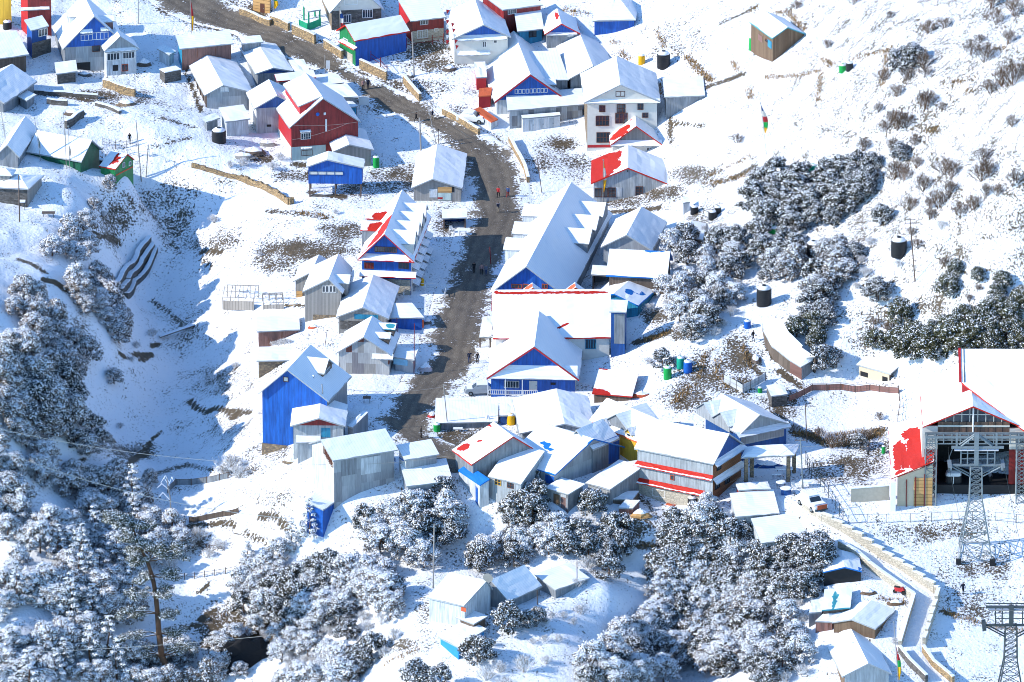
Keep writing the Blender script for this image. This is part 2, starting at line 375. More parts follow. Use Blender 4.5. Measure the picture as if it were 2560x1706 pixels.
def place(B,name,O,Y):
    Y=np.array([Y[0],Y[1]])/math.hypot(Y[0],Y[1])
    B.Y=np.array([Y[0],Y[1],0]); B.X=np.array([Y[1],-Y[0],0]); B.O=np.array(O,float)
    B.root=empty(name,tuple(O),math.atan2(B.X[1],B.X[0]))
def loc(B,P):
    d=np.asarray(P)-B.O; return np.array([d@B.X,d@B.Y,d[2]])
def gable(name,label,R0,R1,L=None,E=None,h=3,r=None,ov=.4,ovf=.4,wall='grey',gab=None,roof='grey',bare=(),f=None,l=None,rr=None,cat='house',base=2.5,stilt=0,
          group=None,th=.2,wl=None,wr=None,dz=0,flip=False,fascia=None,back=None,dmax=None):
    SEED[0]+=1
    R0=px(R0); R1=px(R1); L=px(L) if L else None; E=px(E) if E else None
    ze=h
    if L and E:
        mid=((L[0]+E[0])/2,(L[1]+E[1])/2)
        ze=solve(mid,h+dz); M=unproj(*mid,ze); um,vm,k=proj(M)
        r0=(vm-R0[1])/(k*cT) if r is None else r
        Yv=unproj(*R1,ze+r0)-unproj(*R0,ze+r0); d=math.hypot(Yv[0],Yv[1]); Yv/=d
        X=np.array([Yv[1],-Yv[0],0])
        if abs(X[0])>.5:
            t=(R0[0]-um)/(k*X[0]); r0=((vm-R0[1])-k*X[1]*sT*t)/(k*cT) if r is None else r
        else: t=0.0
    else:
        ze=solve(R0,h+dz,r); M=unproj(*R0,ze+r); M[2]=ze; r0=r; t=0.0
        Yv=unproj(*R1,ze+r0)-unproj(*R0,ze+r0); d=math.hypot(Yv[0],Yv[1]); Yv/=d
        X=np.array([Yv[1],-Yv[0],0])
    a=-(unproj(*L,ze)-M)@X if L else None
    b=(unproj(*E,ze)-M)@X if E else None
    if a is None: a=b
    if b is None: b=a
    if wl is not None: a=wl
    if wr is not None: b=wr
    if dmax: d=min(d,dmax)
    r=r0
    B=Bld(); B.name=name
    zg=ze-h; O=M+Yv*ovf; O[2]=zg
    place(B,name,O,Yv[:2])
    B.h=h; B.r=r; B.a=a; B.b=b; B.t=t; B.d=d; B.ov=ov; B.ovf=ovf; B.kind='g'
    def rz(x): return h+r*((x+a)/(t+a) if x<t else (b-x)/(b-t))
    B.rz=rz
    xL,xR=-a+ov,b-ov; y1=max(d-2*ovf,.5); zl,zr=rz(xL)-.02,rz(xR)-.02; zt=rz(t)-.02
    B.xL,B.xR,B.y1=xL,xR,y1
    z0=stilt if stilt else -base
    f=f or wall; l=l or wall; rr=rr or wall
    mats=[f,l,rr]; mb=MB()
    mb.poly([(xL,0,z0),(xR,0,z0),(xR,0,zr),(t,0,zt),(xL,0,zl)],0)
    mb.poly([(xR,y1,z0),(xL,y1,z0),(xL,y1,zl),(t,y1,zt),(xR,y1,zr)],0)
    mb.poly([(xL,y1,z0),(xL,0,z0),(xL,0,zl),(xL,y1,zl)],1)
    mb.poly([(xR,0,z0),(xR,y1,z0),(xR,y1,zr),(xR,0,zr)],2)
    if stilt: mb.poly([(xL,0,z0),(xL,y1,z0),(xR,y1,z0),(xR,0,z0)],0)
    mb.build('wall',mats,B.root)
    if stilt:
        for x in (xL+.2,(xL+xR)/2,xR-.2):
            for y in (.2,y1-.2):
                q=MB(); q.box(x-.1,x+.1,y-.1,y+.1,-2.5,stilt-.01); q.build('post','polewood',B.root)
    if gab:
        q=MB(); zs=min(zl,zr)-.05; e=-.035
        pts=[(xL+.02,zs),(xR-.02,zs)]+([(xR-.02,zr-.03)] if zr>zs+.2 else [])+[(t,zt-.03)]+([(xL+.02,zl-.03)] if zl>zs+.2 else [])
        n=len(pts); q.poly([(x,e,z) for x,z in pts]); 
        for i in range(n):
            (x0,zz0),(x1,zz1)=pts[i],pts[(i+1)%n]; q.poly([(x1,e,zz1),(x0,e,zz0),(x0,-.003,zz0),(x1,-.003,zz1)])
        q.build('gable',gab,B.root)
    ya,yb=-ovf,d-ovf
    R=Roof(SEED[0])
    nn=max(6,min(26,int(d/1.0))); mm=max(6,min(16,int(max(a,b)/.6)))
    pl=[p[1:] for p in bare if p[0] in 'l*']; pr=[p[1:] for p in bare if p[0] in 'r*']
    R.slab([(t,ya,h+r),(t,yb,h+r),(-a,yb,h),(-a,ya,h)],th,pl,nn,mm)
    # right slope: same grid run the other way round
    R.slab([(t,yb,h+r),(t,ya,h+r),(b,ya,h),(b,yb,h)],th,[(1-p[0],*p[1:]) for p in pr],nn,mm)
    R.build('roof',roof,B.root)
    if fascia:
        q=MB()
        for (x0,zz0,x1,zz1) in ((-a,h,t,h+r),(t,h+r,b,h)):
            q.hexa([(x0,ya-.06,zz0-.12),(x1,ya-.06,zz1-.12),(x1,ya-.004,zz1-.12),(x0,ya-.004,zz0-.12),(x0,ya-.06,zz0+.12),(x1,ya-.06,zz1+.12),(x1,ya-.004,zz1+.12),(x0,ya-.004,zz0+.12)])
        q.build('fascia',fascia,B.root)
    _fin(B,label,cat,group)
    return B
def shed(name,label,A,Bp,D,h=2,r=.6,wall='grey',roof='grey',f=None,l=None,rr=None,bare=(),cat='shed',ov=.3,base=2.0,th=.18,group=None,all_bare=False,hip=0,openw=False,dz=0,posts=False,floor_=0):
    """single-pitch building: A, Bp the eave corners towards the camera, D the far corner above A; hip>0 gives a hipped roof of that rise instead"""
    SEED[0]+=1
    A=px(A); Bp=px(Bp); D=px(D); mid=((A[0]+Bp[0])/2,(A[1]+Bp[1])/2)
    ze=solve(mid,h+dz); Aw=unproj(*A,ze); Bw=unproj(*Bp,ze); Dw=unproj(*D,ze+(0 if hip else r))
    B=Bld(); B.name=name; B.kind='s'
    X=Bw-Aw; X[2]=0; wdt=np.linalg.norm(X); X/=wdt; Y=np.array([-X[1],X[0],0])
    O=(Aw+Bw)/2; O[2]=ze-h
    place(B,name,O,Y[:2])
    a=loc(B,Aw); b=loc(B,Bw); dd=loc(B,Dw); a[1]=b[1]=0
    skew=dd[0]-a[0]; dep=dd[1]
    skew=max(-.35*abs(dep),min(.35*abs(dep),skew))
    dA=np.array([a[0]+skew,dep,0]); dB=np.array([b[0]+skew,dep,0]); a[2]=b[2]=0
    cen=(a+b+dA+dB)/4
    def ins(p):
        q=np.array(p,float); v=q-cen; L=np.linalg.norm(v); return cen+v*max(.5,(L-ov*1.3)/L)
    wa,wb,wdB,wdA=ins(a),ins(b),ins(dB),ins(dA)
    B.h=h; B.r=r; B.dep=dep; B.xL,B.xR=wa[0],wb[0]; B.y0=wa[1]; B.y1=wdA[1]
    B.corn=(wa,wb,wdB,wdA)
    rt=lambda p: h+(0 if hip else r*(p[1]/dep))-.02
    f=f or wall; l=l or wall; rr=rr or wall
    if posts or openw:
        for p in (wa,wb,wdB,wdA):
            q=MB(); w_=.24 if f=='stone' else .1; q.box(p[0]-w_,p[0]+w_,p[1]-w_,p[1]+w_,-base,rt(p)-.01); q.build('post',f if posts else 'polewood',B.root)
    if not posts:
        mb=MB(); seq=[wa,wb,wdB,wdA]; mi=[0,2,0,1]
        for i in range(4):
            if openw and i==0: continue
            p,q=seq[i],seq[(i+1)%4]
            mb.poly([(p[0],p[1],-base),(q[0],q[1],-base),(q[0],q[1],rt(q)),(p[0],p[1],rt(p))],mi[i])
        mb.build('wall',[f,l,rr],B.root)
    R=Roof(SEED[0])
    z=lambda p,zz: (p[0],p[1],zz)
    nn=max(5,min(26,int(wdt/.9))); mm=max(5,min(14,int(dep/.8)))
    if hip:
        W2=dep/2; xr0,xr1=(a[0]+dA[0])/2+min(W2,wdt/2-.05),(b[0]+dB[0])/2-min(W2,wdt/2-.05)
        e0=(xr0,dep/2,h+hip); e1=(xr1,dep/2,h+hip)
        g=.001
        R.slab([e0,e1,z(b,h),z(a,h)],th,bare,nn,mm); R.slab([e1,e0,z(dA,h),z(dB,h)],th,(),nn,mm)
        R.slab([(e0[0],e0[1]+g,e0[2]),e0,z(a,h),z(dA,h)],th,(),4,mm); R.slab([e1,(e1[0],e1[1]+g,e1[2]),z(dB,h),z(b,h)],th,(),4,mm)
    else:
        R.slab([z(dA,h+r),z(dB,h+r),z(b,h),z(a,h)],th,[p for p in bare],nn,mm,all_bare=all_bare)
    R.build('roof',roof,B.root)
    _fin(B,label,cat,group)
    return B
FACES=dict(f=(1,0),l=(0,-1),r=(0,1))
def facepl(B,face):
    if face=='f': n=-B.Y; c=B.O+(B.Y*(B.y0 if B.kind=='s' else 0)); ax=B.X
    elif face=='l': n=-B.X; c=B.O+B.X*B.xL; ax=B.Y
    else: n=B.X; c=B.O+B.X*B.xR; ax=B.Y
    return n,c,ax
def hit(B,face,p,off=0):
    n,c,ax=facepl(B,face); c=c+n*off
    d=rdir(*px(p)); t=((c-CAM)@n)/(d@n); P=CAM+d*t
    q=P-B.O; return q@ax,q[2]
def fbox(mb,B,face,a0,a1,z0,z1,o0,o1,mi=0,top=None):
    """box on a wall face, from o0 to o1 in front of it"""
    if face=='f':
        y=B.y0 if B.kind=='s' else 0
        mb.box(a0,a1,y-o1,y-o0,z0,z1,mi,top)
    elif face=='l': mb.box(B.xL-o1,B.xL-o0,a0,a1,z0,z1,mi,top)
    else: mb.box(B.xR+o0,B.xR+o1,a0,a1,z0,z1,mi,top)
def rect(B,face,p0,p1):
    a0,z1=hit(B,face,p0); a1,z0=hit(B,face,p1)
    if a0>a1: a0,a1=a1,a0
    if z0>z1: z0,z1=z1,z0
    return a0,a1,z0,z1
def win(B,face,p0,p1,n=2,fr='frame_white',nh=0,pane='glass',name='window',label=None,rc=None,sill=False):
    a0,a1,z0,z1=rc or rect(B,face,p0,p1)
    w=.07; mb=MB()
    fbox(mb,B,face,a0-w,a1+w,z1,z1+w,.002,.09); fbox(mb,B,face,a0-w,a1+w,z0-w,z0,.002,.09+(.08 if sill else 0))
    fbox(mb,B,face,a0-w,a0,z0,z1,.002,.09); fbox(mb,B,face,a1,a1+w,z0,z1,.002,.09)
    for i in range(1,n):
        a=a0+(a1-a0)*i/n; fbox(mb,B,face,a-w*.5,a+w*.5,z0,z1,.002,.08)
    for i in range(1,nh+1):
        z=z0+(z1-z0)*i/(nh+1); fbox(mb,B,face,a0,a1,z-w*.4,z+w*.4,.002,.07)
    o=mb.build(name,fr,B.root)
    q=MB(); fbox(q,B,face,a0,a1,z0,z1,.003,.03); q.build('pane',pane,o)
    if label: o['label']=label
    return o
def panel(B,face,p0,p1,mat,name='panel',off=.05,label=None,rc=None):
    a0,a1,z0,z1=rc or rect(B,face,p0,p1)
    q=MB(); fbox(q,B,face,a0,a1,z0,z1,.002,off); o=q.build(name,mat,B.root)
    if label: o['label']=label
    return o
def door(B,face,p0,p1,mat='frame_brown',label=None):
    a0,a1,z0,z1=rect(B,face,p0,p1)
    q=MB(); w=.06
    fbox(q,B,face,a0,a1,z0,z1,.002,.05,0)
    o=q.build('door',mat,B.root)
    q=MB(); hw=min(.05,(a1-a0)*.1); fbox(q,B,face,a1-.15-hw,a1-.1,(z0+z1)/2-.08,(z0+z1)/2+.08,.052,.1); q.build('handle','steel',o)
    if label: o['label']=label
    return o
def awn(B,face,p0,p1,p=.9,rise=.5,roof='grey',bare=(),all_bare=False,th=.12,name='awning'):
    a0,z0=hit(B,face,p0,p); a1,z1=hit(B,face,p1,p); z=(z0+z1)/2
    if a0>a1: a0,a1=a1,a0
    R=Roof(SEED[0]+5)
    y=B.y0 if B.kind=='s' else 0
    if face=='f': P=[(a0,y-.004,z+rise),(a1,y-.004,z+rise),(a1,y-p,z),(a0,y-p,z)]
    elif face=='l': P=[(B.xL-.004,a1,z+rise),(B.xL-.004,a0,z+rise),(B.xL-p,a0,z),(B.xL-p,a1,z)]
    else: P=[(B.xR+.004,a0,z+rise),(B.xR+.004,a1,z+rise),(B.xR+p,a1,z),(B.xR+p,a0,z)]
    R.slab(P,th,bare,12,5,.03,all_bare=all_bare)
    o=R.build(name,roof,B.root)
    if face=='f':
        q=MB(); n=max(2,int((a1-a0)/1.6))
    return o
def dormer(B,side,yc,w,fx,zr,rise=.8,wall='white',roof='grey',bare=(),wn=1,pane='glass',ovh=.25):
    """gabled dormer on the left or right slope: yc centre along the house, w width, fx front distance from the ridge line, zr ridge height"""
    sg=-1 if side=='l' else 1
    run=(B.a+B.t) if side=='l' else (B.b-B.t)
    zmain=lambda dist: B.h+B.r*(1-dist/run)
    def inner(z): return max(0.0,run*(1-(z-B.h)/B.r))     # where the main slope has height z
    xi=inner(zr); ze=zr-rise; xe=inner(ze)
    X=lambda dist: B.t+sg*dist
    q=MB(); fw=fx-ovh; hw=w/2-.12; zb=zmain(fw)-.3
    zcl=zr-rise*hw/(w/2)
    ff=[(X(fw),yc-hw,zb),(X(fw),yc+hw,zb),(X(fw),yc+hw,zcl),(X(fw),yc,zr-.02),(X(fw),yc-hw,zcl)]
    q.poly(ff if sg>0 else ff[::-1])
    for s in (-1,1):
        xs=inner(zb)
        pts=[(X(fw),yc+s*hw,zb),(X(fw),yc+s*hw,zcl),(X(max(0,inner(zcl)-.1)),yc+s*hw,zcl),(X(fw-.3),yc+s*hw,zb)]
        q.poly(pts)
    o=q.build('dormer',wall,B.root)
    R=Roof(SEED[0]+int(yc*10)%97)
    for s in (-1,1):
        P=[(X(max(0,xi-.05)),yc,zr),(X(fx),yc,zr),(X(fx),yc+s*w/2,ze),(X(max(0,xe-.05)),yc+s*w/2,ze)]
        if s*sg>0: P=[P[1],P[0],P[3],P[2]]
        R.slab(P,.13,bare if s<0 else (),6,4,.02)
    R.build('dormer_roof',roof,o)
    if wn:
        q=MB(); e=.03*sg
        x0=X(fw); a,b2=yc-hw*.5,yc+hw*.5; z0=zb+.35+max(0,(zcl-zb-1.4)*.5); z1=min(zcl-.05,z0+1.1)
        if z1-z0>.2:
            q.box(min(x0,x0+e*2),max(x0,x0+e*2),a-.06,b2+.06,z0-.06,z1+.06)
            wo=q.build('window','frame_white',o)
            q=MB(); q.box(min(x0+e*2.05,x0+e*2.6),max(x0+e*2.05,x0+e*2.6),a,b2,z0,z1); q.build('pane',pane,wo)
    return o
def shed_dormer(B,side,y0,y1,dist,ztop,zout,wall='red',roof='grey'):
    """long flat-pitched dormer laid over one slope"""
    sg=-1 if side=='l' else 1; run=(B.a+B.t) if side=='l' else (B.b-B.t)
    X=lambda dd: B.t+sg*dd
    zmain=lambda dd: B.h+B.r*(1-dd/run)
    R=Roof(SEED[0]+3)
    P=[(X(0),y0,ztop),(X(0),y1,ztop),(X(dist),y1,zout),(X(dist),y0,zout)]
    if sg>0: P=[P[1],P[0],P[3],P[2]]
    q=MB(); di=dist-.3; zi=ztop+(zout-ztop)*di/dist
    q.poly([(X(di),y0+.3,zmain(di)-.2),(X(di),y1-.3,zmain(di)-.2),(X(di),y1-.3,zi),(X(di),y0+.3,zi)])
    for y in (y0+.3,y1-.3): q.poly([(X(.05),y,B.h+B.r-.1),(X(di),y,zmain(di)-.2),(X(di),y,zi),(X(.05),y,ztop-.01)])
    o=q.build('dormer',wall,B.root)
    R.slab(P,.18,(),14,7); R.build('dormer_roof',roof,o)
def chimney(B,p,zb,ht=1.0,mat='dark'):
    d=rdir(*px(p)); P=unproj(*px(p),B.O[2]+zb); q=loc(B,P)
    mb=MB(); mb.tube((q[0],q[1],q[2]-.8),(q[0],q[1],q[2]+ht),.14,.14,8); mb.tube((q[0],q[1],q[2]+ht),(q[0],q[1],q[2]+ht+.12),.2,.2,8)
    mb.build('chimney',mat,B.root)
def rail(B,face,p0,p1,off=.9,mat='frame_white'):
    a0,z1=hit(B,face,p0,off); a1,z0=hit(B,face,p1,off)
    q=MB(); n=int((a1-a0)/.28)
    fbox(q,B,face,a0,a1,z1-.08,z1,off-.08,off); fbox(q,B,face,a0,a1,z0,z0+.08,off-.08,off)
    for i in range(n+1):
        a=a0+(a1-a0)*i/n; fbox(q,B,face,a-.04,a+.04,z0+.08,z1-.08,off-.06,off-.02)
    q.build('railing',mat,B.root)
# ------------------------------------------------------------------ ground sheet and road
ROADL=[(1090,1180),(1062,1130),(954,1068),(973,1032),(981,1005),(1025,965),(1033,937),(1080,908),(1076,842),(1090,814),(1104,760),(1109,740),(1140,672),(1155,600),(1182,540),(1196,482),(1172,430),(1130,378),(1104,340),(1036,299),(930,262),(900,218),(818,177),(712,136),(660,109),(600,82),(480,54),(425,27),(375,-10),(330,-60)]
ROADR=[(1180,1180),(1165,1130),(1062,1085),(1076,1040),(1092,1002),(1126,962),(1166,937),(1190,908),(1200,842),(1208,814),(1222,760),(1224,740),(1236,672),(1290,600),(1310,536),(1302,482),(1295,427),(1270,381),(1208,340),(1118,299),(1058,259),(955,218),(856,177),(838,136),(786,109),(734,82),(655,54),(590,27),(520,-10),(470,-60)]
def poly_mask(us,vs,poly):
    ins=np.zeros(us.shape,bool); n=len(poly)
    for i in range(n):
        (x0,y0),(x1,y1)=poly[i],poly[(i+1)%n]
        if y0==y1: continue
        c=((y0>vs)!=(y1>vs))&(us<(x1-x0)*(vs-y0)/(y1-y0)+x0); ins^=c
    return ins
_P=np.stack([_gx.ravel(),_gy.ravel(),GZ.ravel()],1)-CAM
_z=_P@FW; PU=(1280+FO*_P[:,0]/_z).reshape(_gx.shape); PV=(853-FO*(_P@UP)/_z).reshape(_gx.shape)
inroad=poly_mask(PU,PV,ROADL+ROADR[::-1])
GZ=np.where(inroad,GZ-.12,GZ)
BARE=[(400,500,65,42,.34),(440,560,50,50,.30),(480,620,40,40,.26),(300,520,60,60,.30),(280,560,45,50,.36),(760,625,120,32,.50),(860,580,60,26,.50),(690,660,70,25,.42),(560,600,60,30,.3),
 (1000,450,90,40,.40),(900,470,60,30,.3),(1060,130,90,35,.42),(1100,160,60,25,.38),(960,220,60,30,.42),(900,245,60,22,.38),(1040,215,80,20,.3),(1120,290,60,30,.3),(1400,360,50,22,.42),(1420,410,60,30,.30),(1340,400,50,40,.25),(1140,1100,90,40,.45),(1220,1090,60,30,.38),(1090,1010,40,40,.4),(1150,920,30,40,.42),
 (560,20,60,30,.45),(640,30,40,20,.5),(720,95,50,18,.36),(820,140,50,16,.38),(2140,1170,80,40,.42),(2080,1185,80,30,.36),(2190,1120,60,35,.30),(2330,1210,40,20,.55),(2460,1230,60,12,.32),(2300,1330,120,25,.24),(2400,1330,120,20,.26),(2160,1400,60,16,.26),(2450,1420,100,40,.24),(2450,1510,110,50,.24),(2050,1420,40,60,.2),
 (1560,1330,60,30,.40),(1610,1310,60,20,.36),(1380,1310,90,30,.36),(1700,830,60,20,.40),(1640,790,40,20,.5),(1760,930,90,50,.42),(1830,960,60,40,.42),(1850,900,50,60,.44),(1720,990,60,40,.40),(1960,1010,60,40,.35),(1770,560,60,60,.3),(1740,440,70,30,.42),(1660,480,70,20,.45),(1560,500,60,20,.45),
 (2400,640,80,60,.3),(2350,760,100,70,.28),(2200,820,80,60,.3),(2300,300,200,150,.18),(2500,400,100,150,.2),(2000,250,200,100,.12),(1700,100,80,60,.2),(250,150,60,40,.25),(330,250,90,30,.28),(250,240,100,14,.45),(480,480,40,20,.2),(330,1130,70,22,.40),(180,860,70,60,.35),(230,1060,50,20,.3),(470,830,60,60,.2),(560,960,100,50,.24),(600,1080,90,60,.2),(480,1350,60,40,.36),(690,1250,60,30,.3),(660,1130,60,30,.28),(620,1180,50,20,.3),(700,920,40,20,.2),(560,1580,80,60,.5),(420,1640,60,40,.2),(1020,1610,70,18,.36),(1050,1530,30,60,.25),(1230,1540,140,60,.14),(830,390,40,12,.4),(740,440,60,15,.38),(1000,560,30,20,.2),(1120,560,30,60,.3)]
bare=.115+.16*np.clip((PU-1650)/500,0,1)*np.clip((900-PV)/300,0,1)
for u,v,ru,rv,s in BARE:
    d=np.hypot((PU-u)/ru,(PV-v)/rv); bare=np.maximum(bare,.13+.72*s*np.clip(1.35-d*.95,0,1))
# torn banks and stream edges where earth and rock show
LINES=[('I',[(560,450),(620,520),(660,590)],9,1.1),('I',[(380,330),(450,390),(530,410)],7,1),('I',[(1110,320),(1160,350)],6,1.2),('I',[(1240,320),(1390,320),(1300,370)],7,1.3),('I',[(1390,245),(1450,225)],6,1.2),('I',[(1740,750),(1800,810),(1900,850),(1980,810),(2100,840),(2290,850)],7,1.1),('I',[(2130,900),(2190,880)],7,1.1),('I',[(1470,1035),(1400,1090),(1340,1190)],4,1.2),('I',[(1340,1235),(1250,1260),(1190,1330),(1120,1400),(1000,1470)],8,1.3),('I',[(740,1370),(850,1420)],9,1.2),('I',[(960,1380),(1090,1400)],11,1.3),('I',[(630,1320),(780,1290)],7,.9),('I',[(1350,1440),(1700,1330),(1950,1380)],8,.6),
 ('E',[(160,910),(280,950),(420,1040)],5,.8),('E',[(400,1100),(500,1120),(610,1200)],8,1.2),('E',[(640,560),(740,640),(800,700),(1000,700),(1080,760)],14,.75),('E',[(850,600),(1040,600),(1200,560)],16,.5),('E',[(1850,850),(1950,840),(2040,850)],5,1.3),('E',[(1850,900),(1950,1000)],5,.7),('E',[(1390,1290),(1560,1410),(1690,1530)],6,.7),('E',[(1100,250),(1250,430),(1420,520),(1640,860)],5,.5),
 ('M',[(1500,1100),(1560,1060),(1600,1040)],9,1.2),('M',[(1360,1160),(1480,1150)],6,.9),('M',[(1420,400),(1700,380),(1900,500),(2060,540)],8,.8),('M',[(1970,330),(2050,330),(2146,420)],8,1.0),('M',[(1480,900),(1560,840)],5,.9),('N',[(250,1160),(330,1130)],8,1),('N',[(430,1170),(540,1190)],6,.8),('N',[(270,330),(320,330)],10,1),
 ('L',[(770,770),(900,800),(1000,850),(1200,840),(1380,760)],13,.85),('L',[(680,350),(830,460)],8,1),('L',[(430,180),(500,330),(580,400)],7,.8),('L',[(590,150),(650,270)],8,1.1),('L',[(260,300),(330,460)],6,.7),('P',[(1530,1040),(1640,1075)],5,1.1),('Q',[(1570,430),(1700,400),(1870,340)],8,1.0),('O',[(170,430),(300,460),(550,470)],7,1.0),('O',[(1150,540),(1330,570)],9,.8),('O',[(1100,430),(1340,460)],9,.5),('O',[(1180,170),(1330,350)],8,.5),('R',[(1620,340),(1780,480)],6,.6),('G',[(1340,480),(1500,470),(1790,440)],7,.85),('G',[(1400,360),(1800,350)],5,.6),('H',[(270,50),(100,150),(0,170)],9,.6),
 ('A',[(310,850),(600,890),(840,930)],5,.7),('A',[(1700,640),(1850,1030)],5,.8),('A',[(1480,1080),(1800,1180)],4,.5),('A',[(1370,1360),(1770,1260)],5,.5),('B',[(30,1420),(260,1460)],14,.7),('B',[(500,1510),(600,1520)],8,.9),('F',[(640,300),(950,340)],9,.8),('F',[(800,540),(520,490),(240,470)],5,.6),('F',[(450,1330),(570,1340)],5,.9),('C',[(1880,880),(1900,1300)],8,.7),('C',[(1930,1140),(2200,1150)],6,.7),('D',[(1650,915),(1750,905)],4,1),('D',[(1930,650),(2040,620)],4,.8),('D',[(210,170),(390,90),(480,45)],4,.6),('D',[(550,390),(780,360)],5,.5),('D',[(140,610),(390,520)],6,.9)]
for c_,ln,wd_,st_ in LINES:
    Q_=[px(p,c_) for p in ln]
    for a,b in zip(Q_,Q_[1:]):
        dx,dy=b[0]-a[0],b[1]-a[1]; L2=max(1e-6,dx*dx+dy*dy)
        t=np.clip(((PU-a[0])*dx+(PV-a[1])*dy)/L2,0,1); d=np.hypot(PU-a[0]-t*dx,(PV-a[1]-t*dy)*1.3)
        bare=np.maximum(bare,.13+.55*st_*np.clip(1.4-d/wd_,0,1))
for u,v,ru,rv,s in ((632,1612,50,36,.9),):  # solid dark earth painted for the shade of the bottom left hollow
    d=np.hypot((PU-u)/ru,(PV-v)/rv); bare=np.maximum(bare,.13+s*np.clip((1.15-d)*3,0,1))
# snow lies thinner along the road verge
for (a,b) in list(zip(ROADL,ROADL[1:]))+list(zip(ROADR,ROADR[1:])):
    dx,dy=b[0]-a[0],b[1]-a[1]; L2=dx*dx+dy*dy
    t=np.clip(((PU-a[0])*dx+(PV-a[1])*dy)/L2,0,1); d=np.hypot(PU-a[0]-t*dx,(PV-a[1]-t*dy)*1.6)
    bare=np.maximum(bare,.13+.38*np.clip(1-d/34,0,1))
nx,ny=len(GX),len(GY)
me=bpy.data.meshes.new('ground')
idx=np.arange(nx*ny).reshape(ny,nx)
faces=np.stack([idx[:-1,:-1],idx[:-1,1:],idx[1:,1:],idx[1:,:-1]],-1).reshape(-1,4)
co=np.stack([_gx.ravel(),_gy.ravel(),GZ.ravel()],1)
me.vertices.add(nx*ny); me.vertices.foreach_set('co',co.ravel())
me.loops.add(faces.size); me.loops.foreach_set('vertex_index',faces.ravel())
me.polygons.add(len(faces)); me.polygons.foreach_set('loop_start',np.arange(0,faces.size,4)); me.polygons.foreach_set('loop_total',np.full(len(faces),4))
me.polygons.foreach_set('use_smooth',np.ones(len(faces),bool))
at=me.attributes.new('bare','FLOAT','POINT'); at.data.foreach_set('value',bare.ravel())
me.update(calc_edges=True)
def m_ground():
    m,nt,b=newmat('snow_ground'); setb(b,None,.75)
    co=objco(nt); at=N(nt,'ShaderNodeAttribute',attribute_name='bare')
    mp=N(nt,'ShaderNodeMapping'); mp.inputs['Scale'].default_value=(1,.8,1); lk(nt,co,mp.inputs[0])
    n1=noise(nt,mp.outputs[0],3.4,6,.72); n2=noise(nt,mp.outputs[0],.33,4,.6)
    k=mth(nt,'ADD',mth(nt,'MULTIPLY',n1.outputs[0],.72),mth(nt,'MULTIPLY',n2.outputs[0],.28))
    k=mth(nt,'ADD',k,mth(nt,'MULTIPLY',at.outputs['Fac'],.42))
    msk=ramp(nt,k,[(.618,(0,0,0)),(.655,(1,1,1))])
    n3=noise(nt,co,1.1,4)
    dirt=mixc(nt,n3.outputs[0],(.03,.026,.022),(.17,.125,.075))
    sn=mixc(nt,n2.outputs[0],(.80,.83,.88),(.92,.93,.95))
    lk(nt,mixc(nt,msk.outputs[0],sn,dirt),b.inputs['Base Color'])
    nb=noise(nt,co,1.6,7,.62); bump(nt,b,mth(nt,'SUBTRACT',nb.outputs[0],mth(nt,'MULTIPLY',msk.outputs[0],.12)),.7,.3)
    return m
me.materials.append(m_ground())
g=bpy.data.objects.new('ground',me); COL.objects.link(g); g['kind']='structure'
# road
def resample(pts,n):
    P=np.array(pts,float); s=np.r_[0,np.cumsum(np.hypot(*np.diff(P,axis=0).T))]; t=np.linspace(0,s[-1],n)
    return np.stack([np.interp(t,s,P[:,0]),np.interp(t,s,P[:,1])],1)
def strip(name,left,right,n,mcross,ext,mat,dz):
    Lp=np.array([ground(p,'X')[:2] for p in left]); Rp=np.array([ground(p,'X')[:2] for p in right])
    k=np.r_[0,np.cumsum(np.hypot(*np.diff((Lp+Rp)/2,axis=0).T))]; t=np.linspace(0,k[-1],n)
    Lr=np.stack([np.interp(t,k,Lp[:,i]) for i in (0,1)],1); Rr=np.stack([np.interp(t,k,Rp[:,i]) for i in (0,1)],1)
    for A in (Lr,Rr):
        B=A.copy(); 
        for _ in range(3): B[1:-1]=(B[:-2]+2*B[1:-1]+B[2:])/4
        A[:]=B
    v=[];e=[];ac=[]
    for a,b in zip(Lr,Rr):
        w=np.linalg.norm(b-a); d=(b-a)/max(w,1e-6)
        for j in range(mcross+1):
            s=-ext+(w+2*ext)*j/mcross; p=a+d*s
            q=min(s,w-s)                          # metres inside the verge
            edge=max(0,min(1,(q+ext)/(ext*2.2)))
            v.append((p[0],p[1],gz(p[0],p[1])+dz*(1 if q>0 else max(.02,1+q/ext)) - (.0 if q>-ext+.1 else .12))); e.append(edge); ac.append(j/mcross)
    f=[]
    for i in range(n-1):
        for j in range(mcross):
            k0=i*(mcross+1)+j; f.append((k0,k0+1,k0+mcross+2,k0+mcross+1))
    me=bpy.data.meshes.new(name); me.from_pydata(v,[],f); me.materials.append(mat)
    at=me.attributes.new('edge','FLOAT','POINT'); at.data.foreach_set('value',e)
    a2=me.attributes.new('across','FLOAT','POINT'); a2.data.foreach_set('value',ac)
    me.polygons.foreach_set('use_smooth',[True]*len(f)); me.update()
    o=bpy.data.objects.new(name,me); COL.objects.link(o); o['kind']='structure'; return o
